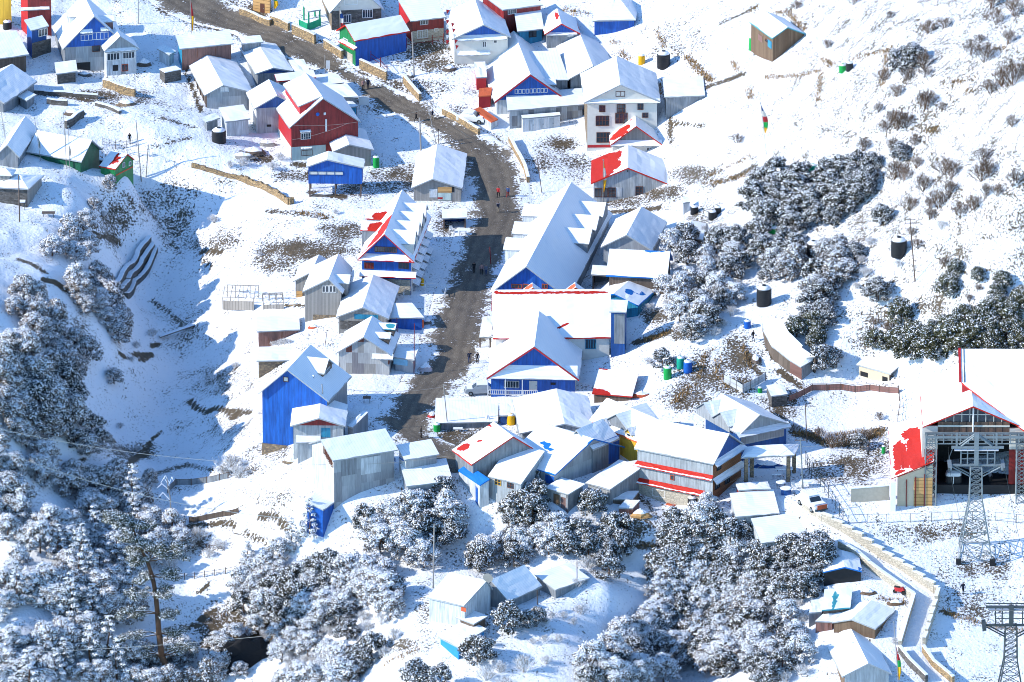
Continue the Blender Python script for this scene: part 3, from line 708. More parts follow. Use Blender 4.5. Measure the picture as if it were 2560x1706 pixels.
def m_road():
    m,nt,b=newmat('gravel'); setb(b,None,.9)
    co=objco(nt); at=N(nt,'ShaderNodeAttribute',attribute_name='edge')
    n1=noise(nt,co,2.6,6,.7); n2=noise(nt,co,.35,4,.6); n5=noise(nt,co,7,4,.7)
    k=mth(nt,'ADD',mth(nt,'MULTIPLY',at.outputs['Fac'],1.25),mth(nt,'MULTIPLY',mth(nt,'SUBTRACT',mth(nt,'ADD',mth(nt,'MULTIPLY',n1.outputs[0],.55),mth(nt,'MULTIPLY',n2.outputs[0],.45)),.5),5.0))
    msk=ramp(nt,k,[(.50,(0,0,0)),(.60,(1,1,1))])
    g=ramp(nt,mth(nt,'ADD',mth(nt,'MULTIPLY',n2.outputs[0],.4),mth(nt,'MULTIPLY',n5.outputs[0],.6)),[(.34,(.10,.082,.066)),(.5,(.17,.142,.112)),(.68,(.27,.23,.18))])
    ax_=N(nt,'ShaderNodeAttribute',attribute_name='across'); wob=mth(nt,'ADD',ax_.outputs['Fac'],mth(nt,'MULTIPLY',mth(nt,'SUBTRACT',n2.outputs[0],.5),.22))
    rut=ramp(nt,wob,[(.22,(1,1,1)),(.30,(.68,.68,.7)),(.36,(1.0,1.0,1.0)),(.45,(.74,.74,.76)),(.52,(1,1,1)),(.60,(.7,.7,.72)),(.68,(1,1,1)),(.75,(.76,.76,.78)),(.82,(1,1,1))])
    fl=mth(nt,'GREATER_THAN',n5.outputs[0],.66)
    g2=mixc(nt,mth(nt,'MULTIPLY',fl,.8),mixc(nt,1.0,g.outputs[0],rut.outputs[0],'MULTIPLY'),(.6,.6,.6))
    lk(nt,mixc(nt,msk.outputs[0],SNOW,g2),b.inputs['Base Color']); bump(nt,b,n5.outputs[0],.9,.12)
    return m
strip('road',ROADL,ROADR,220,26,1.8,m_road(),.07)
# ------------------------------------------------------------------ the village, building by building
# ---- top left
crop('A')
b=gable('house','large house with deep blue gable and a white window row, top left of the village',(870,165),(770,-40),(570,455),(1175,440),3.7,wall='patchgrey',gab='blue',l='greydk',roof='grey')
win(b,'f',(745,325),(845,365),3); win(b,'f',(850,305),(990,355),4); win(b,'f',(850,425),(915,470),1,'frame_brown'); panel(b,'f',(585,585),(830,690),'dark','undercroft',.06)
awn(b,'f',(738,312),(852,312),.5,.5); awn(b,'f',(925,290),(1010,290),.5,.4)
dormer(b,'l',6.5,2.6,3.2,b.h+b.r*.75,.5,'white')
dormer(b,'r',3.0,2.4,3.4,b.h+b.r*.8,.7,'rust')
b=gable('house_annex','two-storey grey annex with small gable joined to the corner of the big blue-gabled house',(1105,345),(1055,265),(965,490),(1275,450),3.9,wall='pale',gab='grey',ovf=.5)
awn(b,'f',(965,490),(1270,462),.5,.35); win(b,'f',(985,495),(1095,545),4); win(b,'f',(1130,485),(1232,530),4); win(b,'f',(1120,595),(1172,648),2,'orangepaint'); panel(b,'f',(1035,600),(1085,650),'dark'); panel(b,'f',(1110,660),(1155,705),'greydk')
b=shed('house','red corrugated house with a snowy ledge, cut by the top left corner',(235,-50),(490,-62),(150,-150),6.8,1.0,'red',l='redpaint')  # left wall in brighter red, its sunlight put into the colour
awn(b,'f',(190,110),(455,85),.5,.3,'grey')
b=shed('house','small bright blue box house on a grey stone base beside the red house',(285,290),(450,248),(222,193),4.3,.9,'bluedk',l='blue')
panel(b,'f',(292,398),(468,540),'stonedk','stone_base',.06); win(b,'f',(355,278),(430,318),3); 
b=shed('house','ochre yellow house at the very edge of the frame, top left',(-160,-80),(122,-66),(-160,-160),5.2,.8,'yellow')
b=gable('house','low brown house with a broad snowy roof at the left edge, below the yellow house',(150,292),(-220,340),L=(266,512),h=2.2,r=2.1,wall='wooddk')
b=gable('house','house with a big bluish shaded roof slope at the left edge',(112,598),(-190,800),L=(352,752),h=1.3,r=2.2,wall='greydk')
b=gable('house','house at the left edge with two-tone snowy roof above the stone hut with cupola',(65,1340),(235,1075),E=(205,1420),h=1.5,r=1.9,wall='greydk')
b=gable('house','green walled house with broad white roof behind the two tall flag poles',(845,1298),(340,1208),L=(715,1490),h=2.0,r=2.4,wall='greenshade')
shed('porch','small snowy porch roof at the front of the two-tone roof by the left edge',(5,1425),(155,1368),(0,1375),1.2,.3,'greydk')
shed('shed','narrow snowy roof below the big bluish shaded roof slope',(245,935),(335,880),(205,868),1.3,.2,'greydk')
b=gable('cabin','small bright green cabin with red strips showing on its snowy roof',(1170,1425),(1020,1395),(1045,1562),(1250,1478),1.9,wall='green',roof='red',ov=.15,ovf=.15,bare=[('l',.25,.5,.10,.6,1),('l',.5,.4,.08,.5,.7)])
win(b,'f',(1125,1500),(1142,1530),1); win(b,'f',(1183,1490),(1198,1512),1); panel(b,'f',(1110,1545),(1245,1530),'orangepaint','band',rc=(b.xL+.2,b.xR-.1,.9,1.1))
b=shed('hut','tiny dry-stone hut with a flat snowy roof below the big blue-gabled house',(515,690),(712,665),(500,585),1.6,.5,'stonedk')
b=shed('house','long shop house with rust-stained front and blue end wall',(1650,460),(2145,410),(1612,335),3.2,1.0,'rust',l='teal')
b=shed('lean_to','small lean-to with snowy roof against the blue end of the rust-stained house',(1555,518),(1618,480),(1508,415),1.7,.4,'pale')
b=gable('barn','grey corrugated barn on stilts with a wide snowy gable roof',(2050,795),(1890,500),(1875,885),(2330,862),2.5,wall='patchgrey',l='wooddk',ovf=.25)
win(b,'f',(2025,805),(2095,840),2,'pale',pane='white'); 
for i in range(6):
    q=MB(); y=b.y1*i/6+.3; q.box(b.xL-.15,b.xL-.03,y,y+.14,-2.2,b.h*.9); q.build('post','polewood',b.root)
b=shed('shed','pale grey shed with tilted snowy roof beside the black rainwater tank',(2070,1130),(2300,1100),(2005,1000),2.4,.6,'pale')
b=shed('hut','tiny grey hut with a green corner next to the pale grey shed',(1890,1135),(2020,1092),(1868,1082),1.5,.3,'greydk')
# ---- upper centre left
crop('B')
b=gable('house','grey house with narrow blue gable directly behind the crimson house',(305,635),(150,385),(145,695),(490,660),2.7,wall='greydk',gab='bluedk')
b=shed('shed','low shed with plain snowy roof bordering the gravel road above the barn',(20,412),(215,395),(-10,350),2,.5,'greydk')
b=gable('house','tall grey corrugated house with a blue gable half hidden by the crimson house',(340,888),(265,740),L=(145,1045),h=3.9,r=1.9,wall='grey',gab='bluedk',l='white',ovf=.25)
win(b,'l',(105,1095),(140,1175),3); panel(b,'f',(245,1146),(285,1164),'dark','vent')
b=gable('house','big crimson house with a broad snowy roof and pale mint ground floor',(765,915),(600,680),(455,1190),(1110,1130),5.2,wall='red',l='redpaint',rr='greydk',base=3.5)  # brighter red on the left wall paints its sunlit side
a0,a1,z0,z1=rect(b,'f',(497,1352),(748,1510)); panel(b,'f',None,None,'mint','ground_floor',.05,rc=(b.xL+.02,b.xL+5.2,z0-1.5,z1))
q=MB(); fbox(q,b,'l',.02,b.y1-.1,z0-.2,z1,.002,.06); q.build('ground_floor','plaster',b.root)
q=MB(); fbox(q,b,'l',.02,b.y1-.1,-3,z0-.2,.002,.1); q.build('stone_base','stone',b.root)
win(b,'f',(562,1228),(645,1272),4); awn(b,'f',(555,1228),(655,1212),.5,.15); win(b,'f',(568,1385),(660,1422),5,'frame_brown'); awn(b,'f',(562,1375),(665,1368),.4,.1)
q=MB(); a,z=hit(b,'f',(712,1050)); q.tube((a,-.01,z),(a,-.07,z),.28,.28,20); q.build('roundel','blue',b.root); panel(b,'f',(768,1035),(788,1056),'frame_white','plaque'); panel(b,'f',(782,1095),(798,1205),'frame_white','pipe',.1)
for k in range(4): win(b,'l',None,None,2,'frame_white',rc=(1.2+k*2.1,2.2+k*2.1,z0+.7,z1-.5))
shed_dormer(b,'l',.35,b.d-1.2,3.6,b.h+b.r+.1,b.h+b.r-1.25,'redpaint')
shed('shed','ribbed white roof shed attached behind the crimson house on the roadside',(850,905),(1092,900),(690,788),3,.6,'greydk')
shed('shed','lower blue-walled annex on the road side of the crimson house',(950,1000),(1087,986),(840,905),2.3,.6,'teal')
shed('shed','small flat-roofed shed between the grey blue-gabled house and the road',(500,672),(640,662),(445,562),2.5,.4,'greydk')
shed('shed','narrow roof behind the ridge of the crimson house with a red corner',(340,760),(700,720),(315,692),3.4,.5,'greydk',roof='red',bare=[(.06,.5,.03,.5,1)])
shed('shed','white roof strip by the road sign above the crimson house',(705,795),(955,768),(625,705),2.4,.4,'greydk')
b=gable('house','weathered grey house with a dish on its snowy roof, below the crimson house',(1005,1338),(930,1150),(850,1400),(1230,1392),2.6,wall='woodgrey')
crop('F')
b=gable('house','bright blue sheet-metal house standing on stilts above the slope',(800,8),(812,-70),(605,90),(1140,68),4.5,wall='blue',stilt=2.0,ov=.3,ovf=.3,rr='blue')
win(b,'f',(637,106),(945,137),4,'bluedk',pane='plaster')
b=gable('hut','weathered plank hut with patched front beside the bend of the road',(1768,185),(1810,-134),(1573,272),(2045,268),2.0,wall='woodgrey',ov=.3,ovf=.5)
panel(b,'f',(1815,250),(1945,300),'ochre'); panel(b,'f',(1740,265),(1812,345),'pale'); panel(b,'f',(1815,305),(1940,372),'mint'); panel(b,'f',(1942,250),(1965,295),'dark'); panel(b,'f',(1815,342),(1862,362),'redpaint')
# ---- blue dormer house
b=gable('guest_house','three-storey blue guest house with red bare roof slope and many dormers',(1325,695),(1490,285),(1075,935),(1600,932),5.2,wall='blue',roof='red',l='greydk',rr='plaster',ovf=.9,ov=.5,
  bare=[('l',.12,.35,.10,.35,1.2),('l',.25,.2,.16,.28,1.1),('l',.36,.08,.14,.12,1.0),('l',.04,.8,.03,.3,.8)])
awn(b,'f',(1080,935),(1600,935),.95,.7,'red',bare=[(.93,.95,.05,.3,1)]); awn(b,'f',(1095,1083),(1612,1083),1.0,.6,'red',bare=[(.6,.1,.3,.15,.5)])
win(b,'f',(1240,798),(1435,848),9,'frame_brown'); win(b,'f',(1145,945),(1225,996),3,'frame_brown',pane='maroon'); win(b,'f',(1460,945),(1545,996),3,'frame_brown')
a,z=hit(b,'f',(1300,1092)); q=MB(); fbox(q,b,'f',b.xL+.1,b.xR-.1,-2.5,z,.002,.06); q.build('stone_base','stonepale',b.root)
for i,y in enumerate((2.6,6.6,10.6,14.4)):
    dormer(b,'r',y,3.7,b.b+.1,b.h+b.r*.90,1.5,'plaster')
for i in range(5):
    y=1.0+i*3.4
    for zz in (3.2,.9):
        q=Roof(i); q.slab([(b.xR+.004,y,zz+.5),(b.xR+.004,y+2.6,zz+.5),(b.xR+1.0,y+2.6,zz),(b.xR+1.0,y,zz)],.12,(),5,4); q.build('awning','grey',b.root)
        win(b,'r',None,None,3,rc=(y+.4,y+2.2,zz-1.1,zz-.1))
for y,bb in ((8.0,1.1),(13,.9)): dormer(b,'l',y,3.4,b.a+.4,b.h+b.r*.72,.9,'greydk','red',bare=[(.8,.7,.5,.6,bb)])
b=shed('stall','dark open roadside stall with a snowy roof and plastic chairs in front',(1855,548),(2087,540),(1850,462),1.5,.4,'bluedk',openw=True)
b=gable('house','grey plank house with a row of four white-framed windows',(815,1105),(905,872),(552,1268),(962,1190),3.9,wall='woodgrey',ovf=.25,ov=.35,roof='grey')
for i in range(4): win(b,'f',None,None,1,rc=tuple(np.array(rect(b,'f',(757+i*33,1158),(780+i*33,1212)))))
a,z=hit(b,'f',(700,1422)); q=MB(); fbox(q,b,'f',b.xL+1.2,b.xR-.05,-2.4,z,.002,.08); q.build('stone_base','stone',b.root)
dormer(b,'r',3.0,3.2,b.b-.2,b.h+b.r*.85,.8,'woodgrey',wn=0)
b=gable('shed','low shed with straw by its grey end wall, left of the four-window house',(655,1040),(725,880),L=(455,1190),h=1.8,r=1.6,wall='woodgrey',ovf=.2)
panel(b,'f',(520,1205),(575,1285),'ochre','straw',.25)
b=gable('house','low house with turquoise panel across its plank front and red stone base',(1125,1365),(1225,1065),(870,1475),(1375,1452),2.2,wall='woodgrey',ovf=.3)
panel(b,'f',(1050,1416),(1265,1466),'teal'); panel(b,'f',(920,1475),(1160,1560),'stonedk','stone_base')
b=shed('shed','flat white roof shed with blue wall reaching to the road',(1375,1462),(1692,1458),(1200,1327),1.7,.6,'blue',bare=[(.55,.5,.01,.6,1)])
panel(b,'f',(1648,1468),(1688,1540),'orangepaint')
# ---- lower left group
crop('J')
b=shed('shed','low rusty shed with frozen bushes along its front',(155,265),(552,245),(145,130),1.6,.5,'rust')
b=shed('shed','low snowy roofed store of stone and boards just above the tall blue house',(150,535),(480,527),(175,405),1.2,.5,'stone')
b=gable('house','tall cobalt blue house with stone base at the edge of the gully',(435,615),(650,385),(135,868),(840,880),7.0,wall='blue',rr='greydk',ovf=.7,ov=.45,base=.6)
win(b,'f',(403,672),(440,712),1,'frame_brown',pane='plaster')
q=MB(); q.box(b.xL-.1,b.xR-2.0,-.15,b.y1*.9,-3.5,-.3); q.build('stone_base','stone',b.root)
dormer(b,'r',6.2,4.4,b.b-1.3,b.h+b.r*.92,1.5,'wooddk'); dormer(b,'r',2.4,2.2,b.b-2.3,b.h+b.r*.62,.8,'wooddk')
b=gable('house','patchwork house of grey and rusty metal sheets facing the road',(1135,315),(1215,120),(870,480),(1400,470),2.9,wall='patchrust',ovf=.3)
awn(b,'f',(1207,515),(1402,515),.8,.5); dormer(b,'r',3.6,2.4,b.b-.6,b.h+b.r*.8,.5,'wooddk',wn=0); dormer(b,'r',7.5,2.6,b.b-.4,b.h+b.r*.8,.5,'wooddk','teal',bare=[(.7,.5,.3,.5,.9)],wn=0)
b=shed('kiosk','small roadside kiosk with a painted landscape board on its front',(1405,500),(1600,525),(1440,402),2.0,.4,'patchgrey')
pb=panel(b,'f',(1412,488),(1540,568),'board',name='picture_board',off=.12) if 'board' in MATS else None
B_KIOSK=b
b=gable('house','house with dark red gable over grey metal walls beside the tall blue house',(725,1060),(745,860),(460,1145),(975,1125),3.8,wall='grey',gab='red',ovf=.7,base=4)
panel(b,'f',(745,1140),(830,1225),'teal')
b=shed('shed','little flat-roofed shed in front of the house with the dark red gable',(515,1287),(740,1275),(515,1165),2.4,.5,'grey',base=4)
b=shed('lean_to','narrow lean-to roof on the road side of the house with dark red gable',(985,1132),(1032,1146),(1008,952),2.3,.2,'greydk',ov=.1)
b=gable('house','tall grey sheet-metal house with a slanting row of small windows on its end',(705,1258),(1300,1155),L=(612,1292),E=(870,1450),h=6.2,wall='patch',f='pale',rr='patchgrey',ovf=.35,base=4,roof='grey')
for i in range(6):
    a=.3+i*(b.xR-.6)/6*.98; 
    win(b,'f',None,None,2,'frame_brown',1,'plaster',rc=(a,a+.55,b.rz(a+.5)-1.35,b.rz(a+.5)-.45))
panel(b,'r',(930,1430),(1070,1560),'greydk'); panel(b,'r',(1110,1420),(1290,1540),'pale')
b=shed('shed','shed with a pale end wall and two blue hatches by the road',(1510,1445),(1830,1390),(1435,1305),3.4,.9,'patchgrey',l='white',roof='thinx',base=3)
panel(b,'l',(1388,1388),(1428,1450),'blue'); panel(b,'l',(1465,1405),(1503,1445),'blue')
crop('N')
b=shed('shed','brownish corrugated shed with plain white roof among the treetops',(1360,118),(1705,72),(1312,-48),3.6,.8,'patchgrey',roof='thinx',base=3)
b=shed('lean_to','deep blue lean-to under the tall grey sheet-metal house',(740,292),(862,208),(600,222),1.9,.7,'blue',base=3)
# ---- centre
crop('G')
b=gable('hall','very long hall with shaded snowy roof, blue gable and dormers along both sides',(570,990),(985,215),(225,1245),(960,1280),4.2,wall='blue',rr='greydk',ovf=.7,
  bare=[('r',.56,.05,.05,.035,1.2),('r',.70,.05,.035,.03,1.15),('r',.45,.03,.05,.03,1.0),('r',.9,.75,.012,.05,.9),('r',.70,.62,.012,.05,.9)])
win(b,'f',(440,1142),(528,1178),3,'orangepaint'); win(b,'f',(545,1142),(615,1178),2,'orangepaint'); win(b,'f',(720,1142),(762,1178),2,'orangepaint')
for y in (20.5,26.5,32.3): dormer(b,'r',y,5.7,b.b+.15,b.h+b.r*.72,1.3,'greydk',wn=0)
for y in (16,23,31): dormer(b,'l',y,5.0,b.a+.2,b.h+b.r*.62,1.0,'pale')
b=gable('house','grey house with pointed snowy roof between the long hall and the two red roofs',(1490,700),(1630,440),(1245,825),(1735,832),2.8,wall='patchgrey',ovf=.5,bare=[('l',.9,.02,.2,.02,.9)])
b=gable('hall','broad hall whose white roof shows a red strip below the ridge',(255,1205),(1345,1197),E=(215,1650),h=3.9,r=4.2,wl=3.2,wall='plaster',roof='red',bare=[('r',.3,.06,.35,.035,1.1),('r',.75,.07,.25,.05,1.15),('r',.05,.02,.08,.02,1),('r',.58,.78,.03,.02,1),('r',.62,.72,.03,.02,1),('r',.86,.86,.015,.03,1)])
crop('Q'); win(b,'r',(1118,402),(1208,482),4,'teal'); crop('G')
for yy in (5.4,11.5): dormer(b,'l',yy,2.6,2.2,b.h+b.r+.35,1.0,'orangepaint','orange',bare=[(.5,.5,.5,.8,.8)],wn=0)
b=gable('house','dark plank house with a blue strip along its snowy ridge',(1885,852),(1325,828),(1815,1095),(1972,930),2.0,wall='wooddk',roof='blue',bare=[('l',.3,.03,.2,.05,1.1),('l',.12,.02,.1,.03,1),('l',.55,.02,.15,.02,.9)])
shed('porch','small porch roof at the corner of the dark plank house',(1165,1062),(1385,1075),(1180,975),1.9,.3,'greydk',openw=True)
b=gable('house','house under a messy blue roof half covered with snow',(1375,1240),(1560,1080),E=(1585,1362),h=2.4,r=1.3,wall='teal',roof='blue',ov=.2,bare=[('r',.35,.35,.10,.25,1.1),('r',.5,.75,.14,.12,.9),('l',.2,.6,.2,.15,.8),('r',.8,.2,.06,.2,.7)])
b=gable('hut','small hut with dark open front and thin white roof by the snowy bushes',(2055,715),(2085,565),(1945,745),(2195,740),1.4,wall='wooddk',ov=.2)
b=shed('hut','tiny grey booth with rounded snow cap behind the water tanks',(2012,405),(2078,397),(1990,352),1.4,.3,'pale',ov=.1)
crop('Q')
b=shed('tower_house','narrow dark blue wall house in the shadow at the right of the broad hall',(1335,155),(1490,160),(1352,45),6.6,.4,'bluedk')
panel(b,'f',(1378,165),(1475,440),'greydk')
b=shed('stall','small snowy stall roof beside the road, at the left end of the broad hall',(140,388),(245,385),(170,200),1.6,.5,'wooddk',posts=True,f='polewood')
b=gable('house','blue house with crimson gable trim and white porch railing by the road',(645,475),(690,150),(205,772),(1058,770),2.5,wall='blue',gab='blue',rr='pale',fascia='redpaint',ovf=.9,ov=.6)
awn(b,'f',(225,770),(1040,770),.95,1.75); win(b,'f',(372,782),(502,842),5,'frame_white'); door(b,'f',(598,780),(672,862),'plaster'); panel(b,'f',(796,796),(840,818),'dark','vent'); rail(b,'f',(225,862),(675,912),.95)
for xx in (218,380,535): 
    a,z=hit(b,'f',(xx,900),.9); q=MB(); q.box(a-.06,a+.06,-.92,-.8,-.5,b.h); q.build('post','frame_white',b.root)
crop('K')
b=shed('shed','long low shed with dark base strip and plain white roof behind the green water drum',(100,590),(680,578),(107,362),.9,1.1,'greydk',roof='thinx')
b=shed('shed','short shed with dark wall behind the orange water drum',(692,522),(872,518),(692,352),1.3,.9,'bluedk',roof='thinx')
crop('Q')
b=gable('house','house with rounded white roof and ribbed shaded slope in front of the blue porch house',(925,1185),(848,862),L=(515,1290),E=(1215,1240),h=2.2,wall='greydk',ovf=.2)
b=gable('house','house with yellow dormers under an angular snowy roof',(1768,1140),(1310,945),L=(1510,1318),h=3.4,r=2.7,wall='yellow',f='greydk',ovf=.2,roof='orange',bare=[('l',.98,.03,.05,.12,1)])
dormer(b,'l',2.2,1.8,b.a-.05,b.h+b.r*.52,.8,'yellow'); dormer(b,'l',b.d-3.6,1.8,b.a-.05,b.h+b.r*.52,.8,'yellow'); dormer(b,'r',b.d*.55,6,b.b,b.h+b.r*.95,1.8,'grey',wn=0)
dormer(b,'l',b.d*.47,6,b.a*.9,b.h+b.r*.97,1.9,'greydk',wn=0)
crop('K')
b=gable('house','house with a shaded blue-grey slope wedged behind the house with the wavy blue roof strip',(1395,655),(1640,550),E=(1500,860),h=3.0,r=2.2,wall='greydk',wl=1.5,bare=[('r',.75,.3,.1,.04,.8)],roof='grey')
b=gable('house','house with a wavy blue strip across its white roof and half-blue end wall',(1560,735),(1085,588),(1215,1068),(1832,806),2.1,wall='patchgrey',f='patchgrey',roof='blue',ovf=.5,bare=[('l',.62,.42,.10,.07,1.2),('l',.5,.5,.07,.06,1.2),('l',.42,.53,.06,.05,1.2),('l',.01,.08,.03,.1,1)])
panel(b,'f',(1585,770),(1790,920),'blue'); panel(b,'l',(1115,1050),(1195,1150),'blue'); 
b=gable('house','steep white roof house with several red bare patches near the road end',(820,715),(640,578),(525,1045),(990,800),2.3,wall='greydk',roof='red',ovf=.3,bare=[('l',.80,.80,.16,.14,1.25),('l',.55,.93,.2,.05,1.0),('l',.93,.12,.10,.05,1.05),('l',.62,.5,.08,.05,1.0)])
b=shed('lean_to','lean-to with a bare bright blue roof below the red-patched roof',(312,1022),(515,1160),(400,966),2.0,.8,'pale',roof='blue',all_bare=True,ov=.15,base=3)
b=shed('porch','small porch with a bright blue door between the blue lean-to and the grey house',(490,1182),(606,1140),(560,1115),1.7,.3,'blue',ov=.05,base=3)
b=shed('house','grey house with yellow-framed window and wide white roof behind the dark bush',(585,1076),(890,1154),(805,770),4.2,2.0,'grey',ov=.15,base=3)
win(b,'f',(655,1092),(706,1152),2,'frame_yellow',1); win(b,'f',(770,1122),(820,1180),2,'frame_brown',1)
b=shed('shed','low grey shed with white roof and rusty door among the lower houses',(1105,1183),(1325,1245),(1262,1088),2.2,.5,'patch',rr='greydk',base=3)
panel(b,'f',(1190,1225),(1245,1330),'wood','door')
b=shed('shed','wide snowy roof sloping down below the half-blue end wall',(1480,1138),(1705,1202),(1790,925),1.8,1.2,'patchgrey',rr='greydk',base=3)
crop('R')
b=shed('hut','small grey hut with an orange shutter leaning on the three-storey boarded house',(200,892),(388,862),(290,792),2.8,.4,'pale',base=3,ov=.1)
win(b,'f',(305,868),(345,908),1,'ochre',pane='ochre')
shed('lean_to','rusty low lean-to below the grey hut with the orange shutter',(165,1222),(300,1226),(238,1147),.9,.3,'rust',ov=.1)
shed('lean_to','flat snow-covered sheet roof at the foot of the boarded house',(100,1142),(300,1142),(235,1066),.7,.2,'wooddk',ov=.1)
# ---- three storey brown house
b=gable('house','three-storey house of grey sheets and brown boards with two red awnings',(1258,542),(525,398),(1030,818),(1345,642),5.0,wall='brownboard',gab='bluedk',l='grey',ovf=.35,ov=.35,base=5)
a,z=hit(b,'l',(675,1030)); 
q=MB(); fbox(q,b,'l',.03,b.y1-.05,-4.5,.3,.002,.08); q.build('stone_base','stonepale',b.root)
for (zt_,nm) in ((b.h-2.3,0),(.2,1)):
    R_=Roof(nm+40); xx=b.xL
    R_.slab([(xx-.004,b.y1,zt_+.55),(xx-.004,-.1 if nm==0 else 1.2,zt_+.55),(xx-.65,-.1 if nm==0 else 1.2,zt_),(xx-.65,b.y1+.3,zt_)],.1,[(.5,.25,.9,.55,1.3)],26,6,.02); R_.build('awning','red',b.root)
for zt_ in (b.h-2.9,):
    R_=Roof(44); R_.slab([(b.xL,-.004,zt_+.6),(b.xR,-.004,zt_+.6),(b.xR+.2,-.8,zt_),(b.xL-.2,-.8,zt_)],.12,(),10,5); R_.build('awning','grey',b.root)
R_=Roof(45); R_.slab([(b.xL,-.004,b.h+.25),(b.xR,-.004,b.h+.25),(b.xR+.35,-.9,b.h-.25),(b.xL-.35,-.9,b.h-.25)],.12,(),10,5); R_.build('awning','grey',b.root)
win(b,'l',(485,1035),(595,1118),2,'frame_white'); win(b,'l',(650,912),(678,955),1,'orangepaint')
win(b,'f',(1072,795),(1108,848),2,'dark'); win(b,'f',(1057,962),(1095,1018),2,'dark'); win(b,'f',(1147,912),(1188,968),2,'dark')
panel(b,'l',(618,1165),(705,1222),'orangepaint','board',.5)
b=gable('house','house with grey striped gable and long awning behind the gate canopy',(1465,370),(1110,170),(1270,545),(1765,462),3.6,wall='bluedk',gab='grey',ovf=.5,base=3)
awn(b,'f',(1280,582),(1760,468),1.0,.5); panel(b,'f',(1310,600),(1700,520),'patchgrey','panel',rc=(b.xL+.1,b.xR-.4,b.h-1.6,b.h-.4))
dormer(b,'l',b.d*.42,4.5,b.a*.85,b.h+b.r*.85,1.5,'grey',wn=0); dormer(b,'l',b.d*.85,4.5,b.a*.85,b.h+b.r*.85,1.5,'grey',wn=0)
b=shed('gate_canopy','hipped snowy canopy on stone posts at the entrance beside the boarded house',(1292,762),(1786,736),(1356,662),3.9,1.0,posts=True,f='stone',hip=.9,cat='canopy',ov=.7)
b=shed('house','corrugated house with smooth white roof below the gate canopy',(1245,1307),(1648,1270),(1190,1088),2.3,1.6,'grey',l='pale',base=3,ov=.2)
b=gable('hut','little hut with a red corner and pointed white roof behind the corrugated house',(1425,1050),(1395,985),(1275,1070),(1565,1040),1.6,wall='red',ov=.15,ovf=.2)
b=shed('shed','white roofed shed half hidden by evergreen bushes below the corrugated house',(1480,1548),(1910,1492),(1385,1320),1.9,1.4,'pale',base=3)
crop('Q')
b=shed('shed','low shed with red sheet showing along the foot of its snowy roof',(1175,905),(1545,935),(1240,676),1.0,1.3,'wooddk',roof='red',bare=[(.12,.93,.28,.16,1.2),(.32,.98,.2,.07,1.1),(.05,.02,.2,.05,1)])
# ---- upper centre right
crop('C')
b=shed('house','long crimson house with white roof cut by the top edge, right of the flag string',(355,102),(728,54),(110,-45),3.6,1.4,'red')
win(b,'f',(405,88),(475,122),4)
crop('B')
b=gable('house','white-walled house with blue gable and two snowy ledges behind the flag string',(2237,240),(2155,0),(1955,392),(2480,332),4.3,wall='plaster',gab='blue',ovf=.8)
awn(b,'f',(1980,392),(2450,360),.9,.6); awn(b,'f',(2000,528),(2300,500),.9,.4); win(b,'f',(2228,385),(2258,430),2,'frame_white'); win(b,'f',(2330,372),(2356,392),1)
crop('C')
b=shed('house','grey-green house with a dark crack across its snowy roof and a stone chimney stack',(490,300),(735,275),(462,127),2.2,1.4,'teal')
win(b,'f',(600,292),(660,335),2,'dark')
b=gable('house','small house with blue gable and a red bare streak beside its ridge',(895,230),(855,90),(745,345),(1062,302),2.2,wall='greydk',gab='blue',roof='red',ovf=.5,bare=[('l',.6,.12,.3,.13,1.0)])
awn(b,'f',(760,345),(1040,312),.5,.3); panel(b,'f',(950,295),(1005,335),'frame_white')
b=shed('house','square blue house with a pyramid snow roof at the top of the village',(1180,203),(1578,192),(1215,48),2.0,.5,'blue',hip=2.8,ov=.35)
b=gable('house','house with crimson-trimmed blue gable and a row of nine white windows',(610,695),(455,297),(285,962),(935,905),2.0,wall='pale',gab='blue',fascia='redpaint',ovf=.6)
for i in range(9): win(b,'f',None,None,1,rc=rect(b,'f',(470+i*34,825-i*1.5),(490+i*34,858-i*1.5)))
dormer(b,'r',1.8,2.2,b.b*.75,b.h+b.r*.62,.6,'greydk',wn=0); dormer(b,'r',4.6,2.2,b.b*.75,b.h+b.r*.62,.6,'greydk',wn=0)
b=shed('house','wing with ribbed white roof on the right of the nine-window house',(640,752),(962,742),(548,484),3.4,.9,'greydk',roof='thinx')
b=shed('shed','narrow shed with a snowy roof on the left flank of the nine-window house',(110,722),(212,718),(92,580),2,.4,'redpaint')
b=shed('porch','red boarded porch with a bare orange roof behind the parked white car',(132,895),(248,885),(140,822),1.8,.4,'redpaint',roof='orange',all_bare=True,ov=.1)
b=shed('porch','long narrow orange canopy beside the parked white car',(250,1130),(312,1105),(222,962),1.0,.5,'pale',roof='orange',all_bare=True,ov=.05)
b=gable('house','house with an open snowy double slope behind the tall white house',(1185,620),(1060,312),L=(980,795),h=2.6,r=1.9,wall='greydk',bare=[('r',.3,.05,.2,.03,.7)])
b=shed('shed','long weathered grey shed joined to the left side of the tall white house',(400,1027),(1110,968),(385,876),2.4,.8,'patch')
b=shed('toilet_block','row of white cubicles with narrow doors under a flat snowy slab',(535,1097),(887,1068),(525,1068),1.8,.15,'white',ov=.05)
for i in range(3): door(b,'f',(600+i*92,1105-i*8),(642+i*92,1195-i*8),'pale')
b=gable('house','tall white three-storey house with brown windows and a broad snowy roof',(1435,790),(1397,527),(1105,970),(1802,928),6.8,wall='plaster',gab='plaster',l='stone',ovf=.5,ov=.5)
awn(b,'f',(1112,975),(1798,932),.55,.45); win(b,'f',(1397,842),(1473,883),2,'frame_brown')
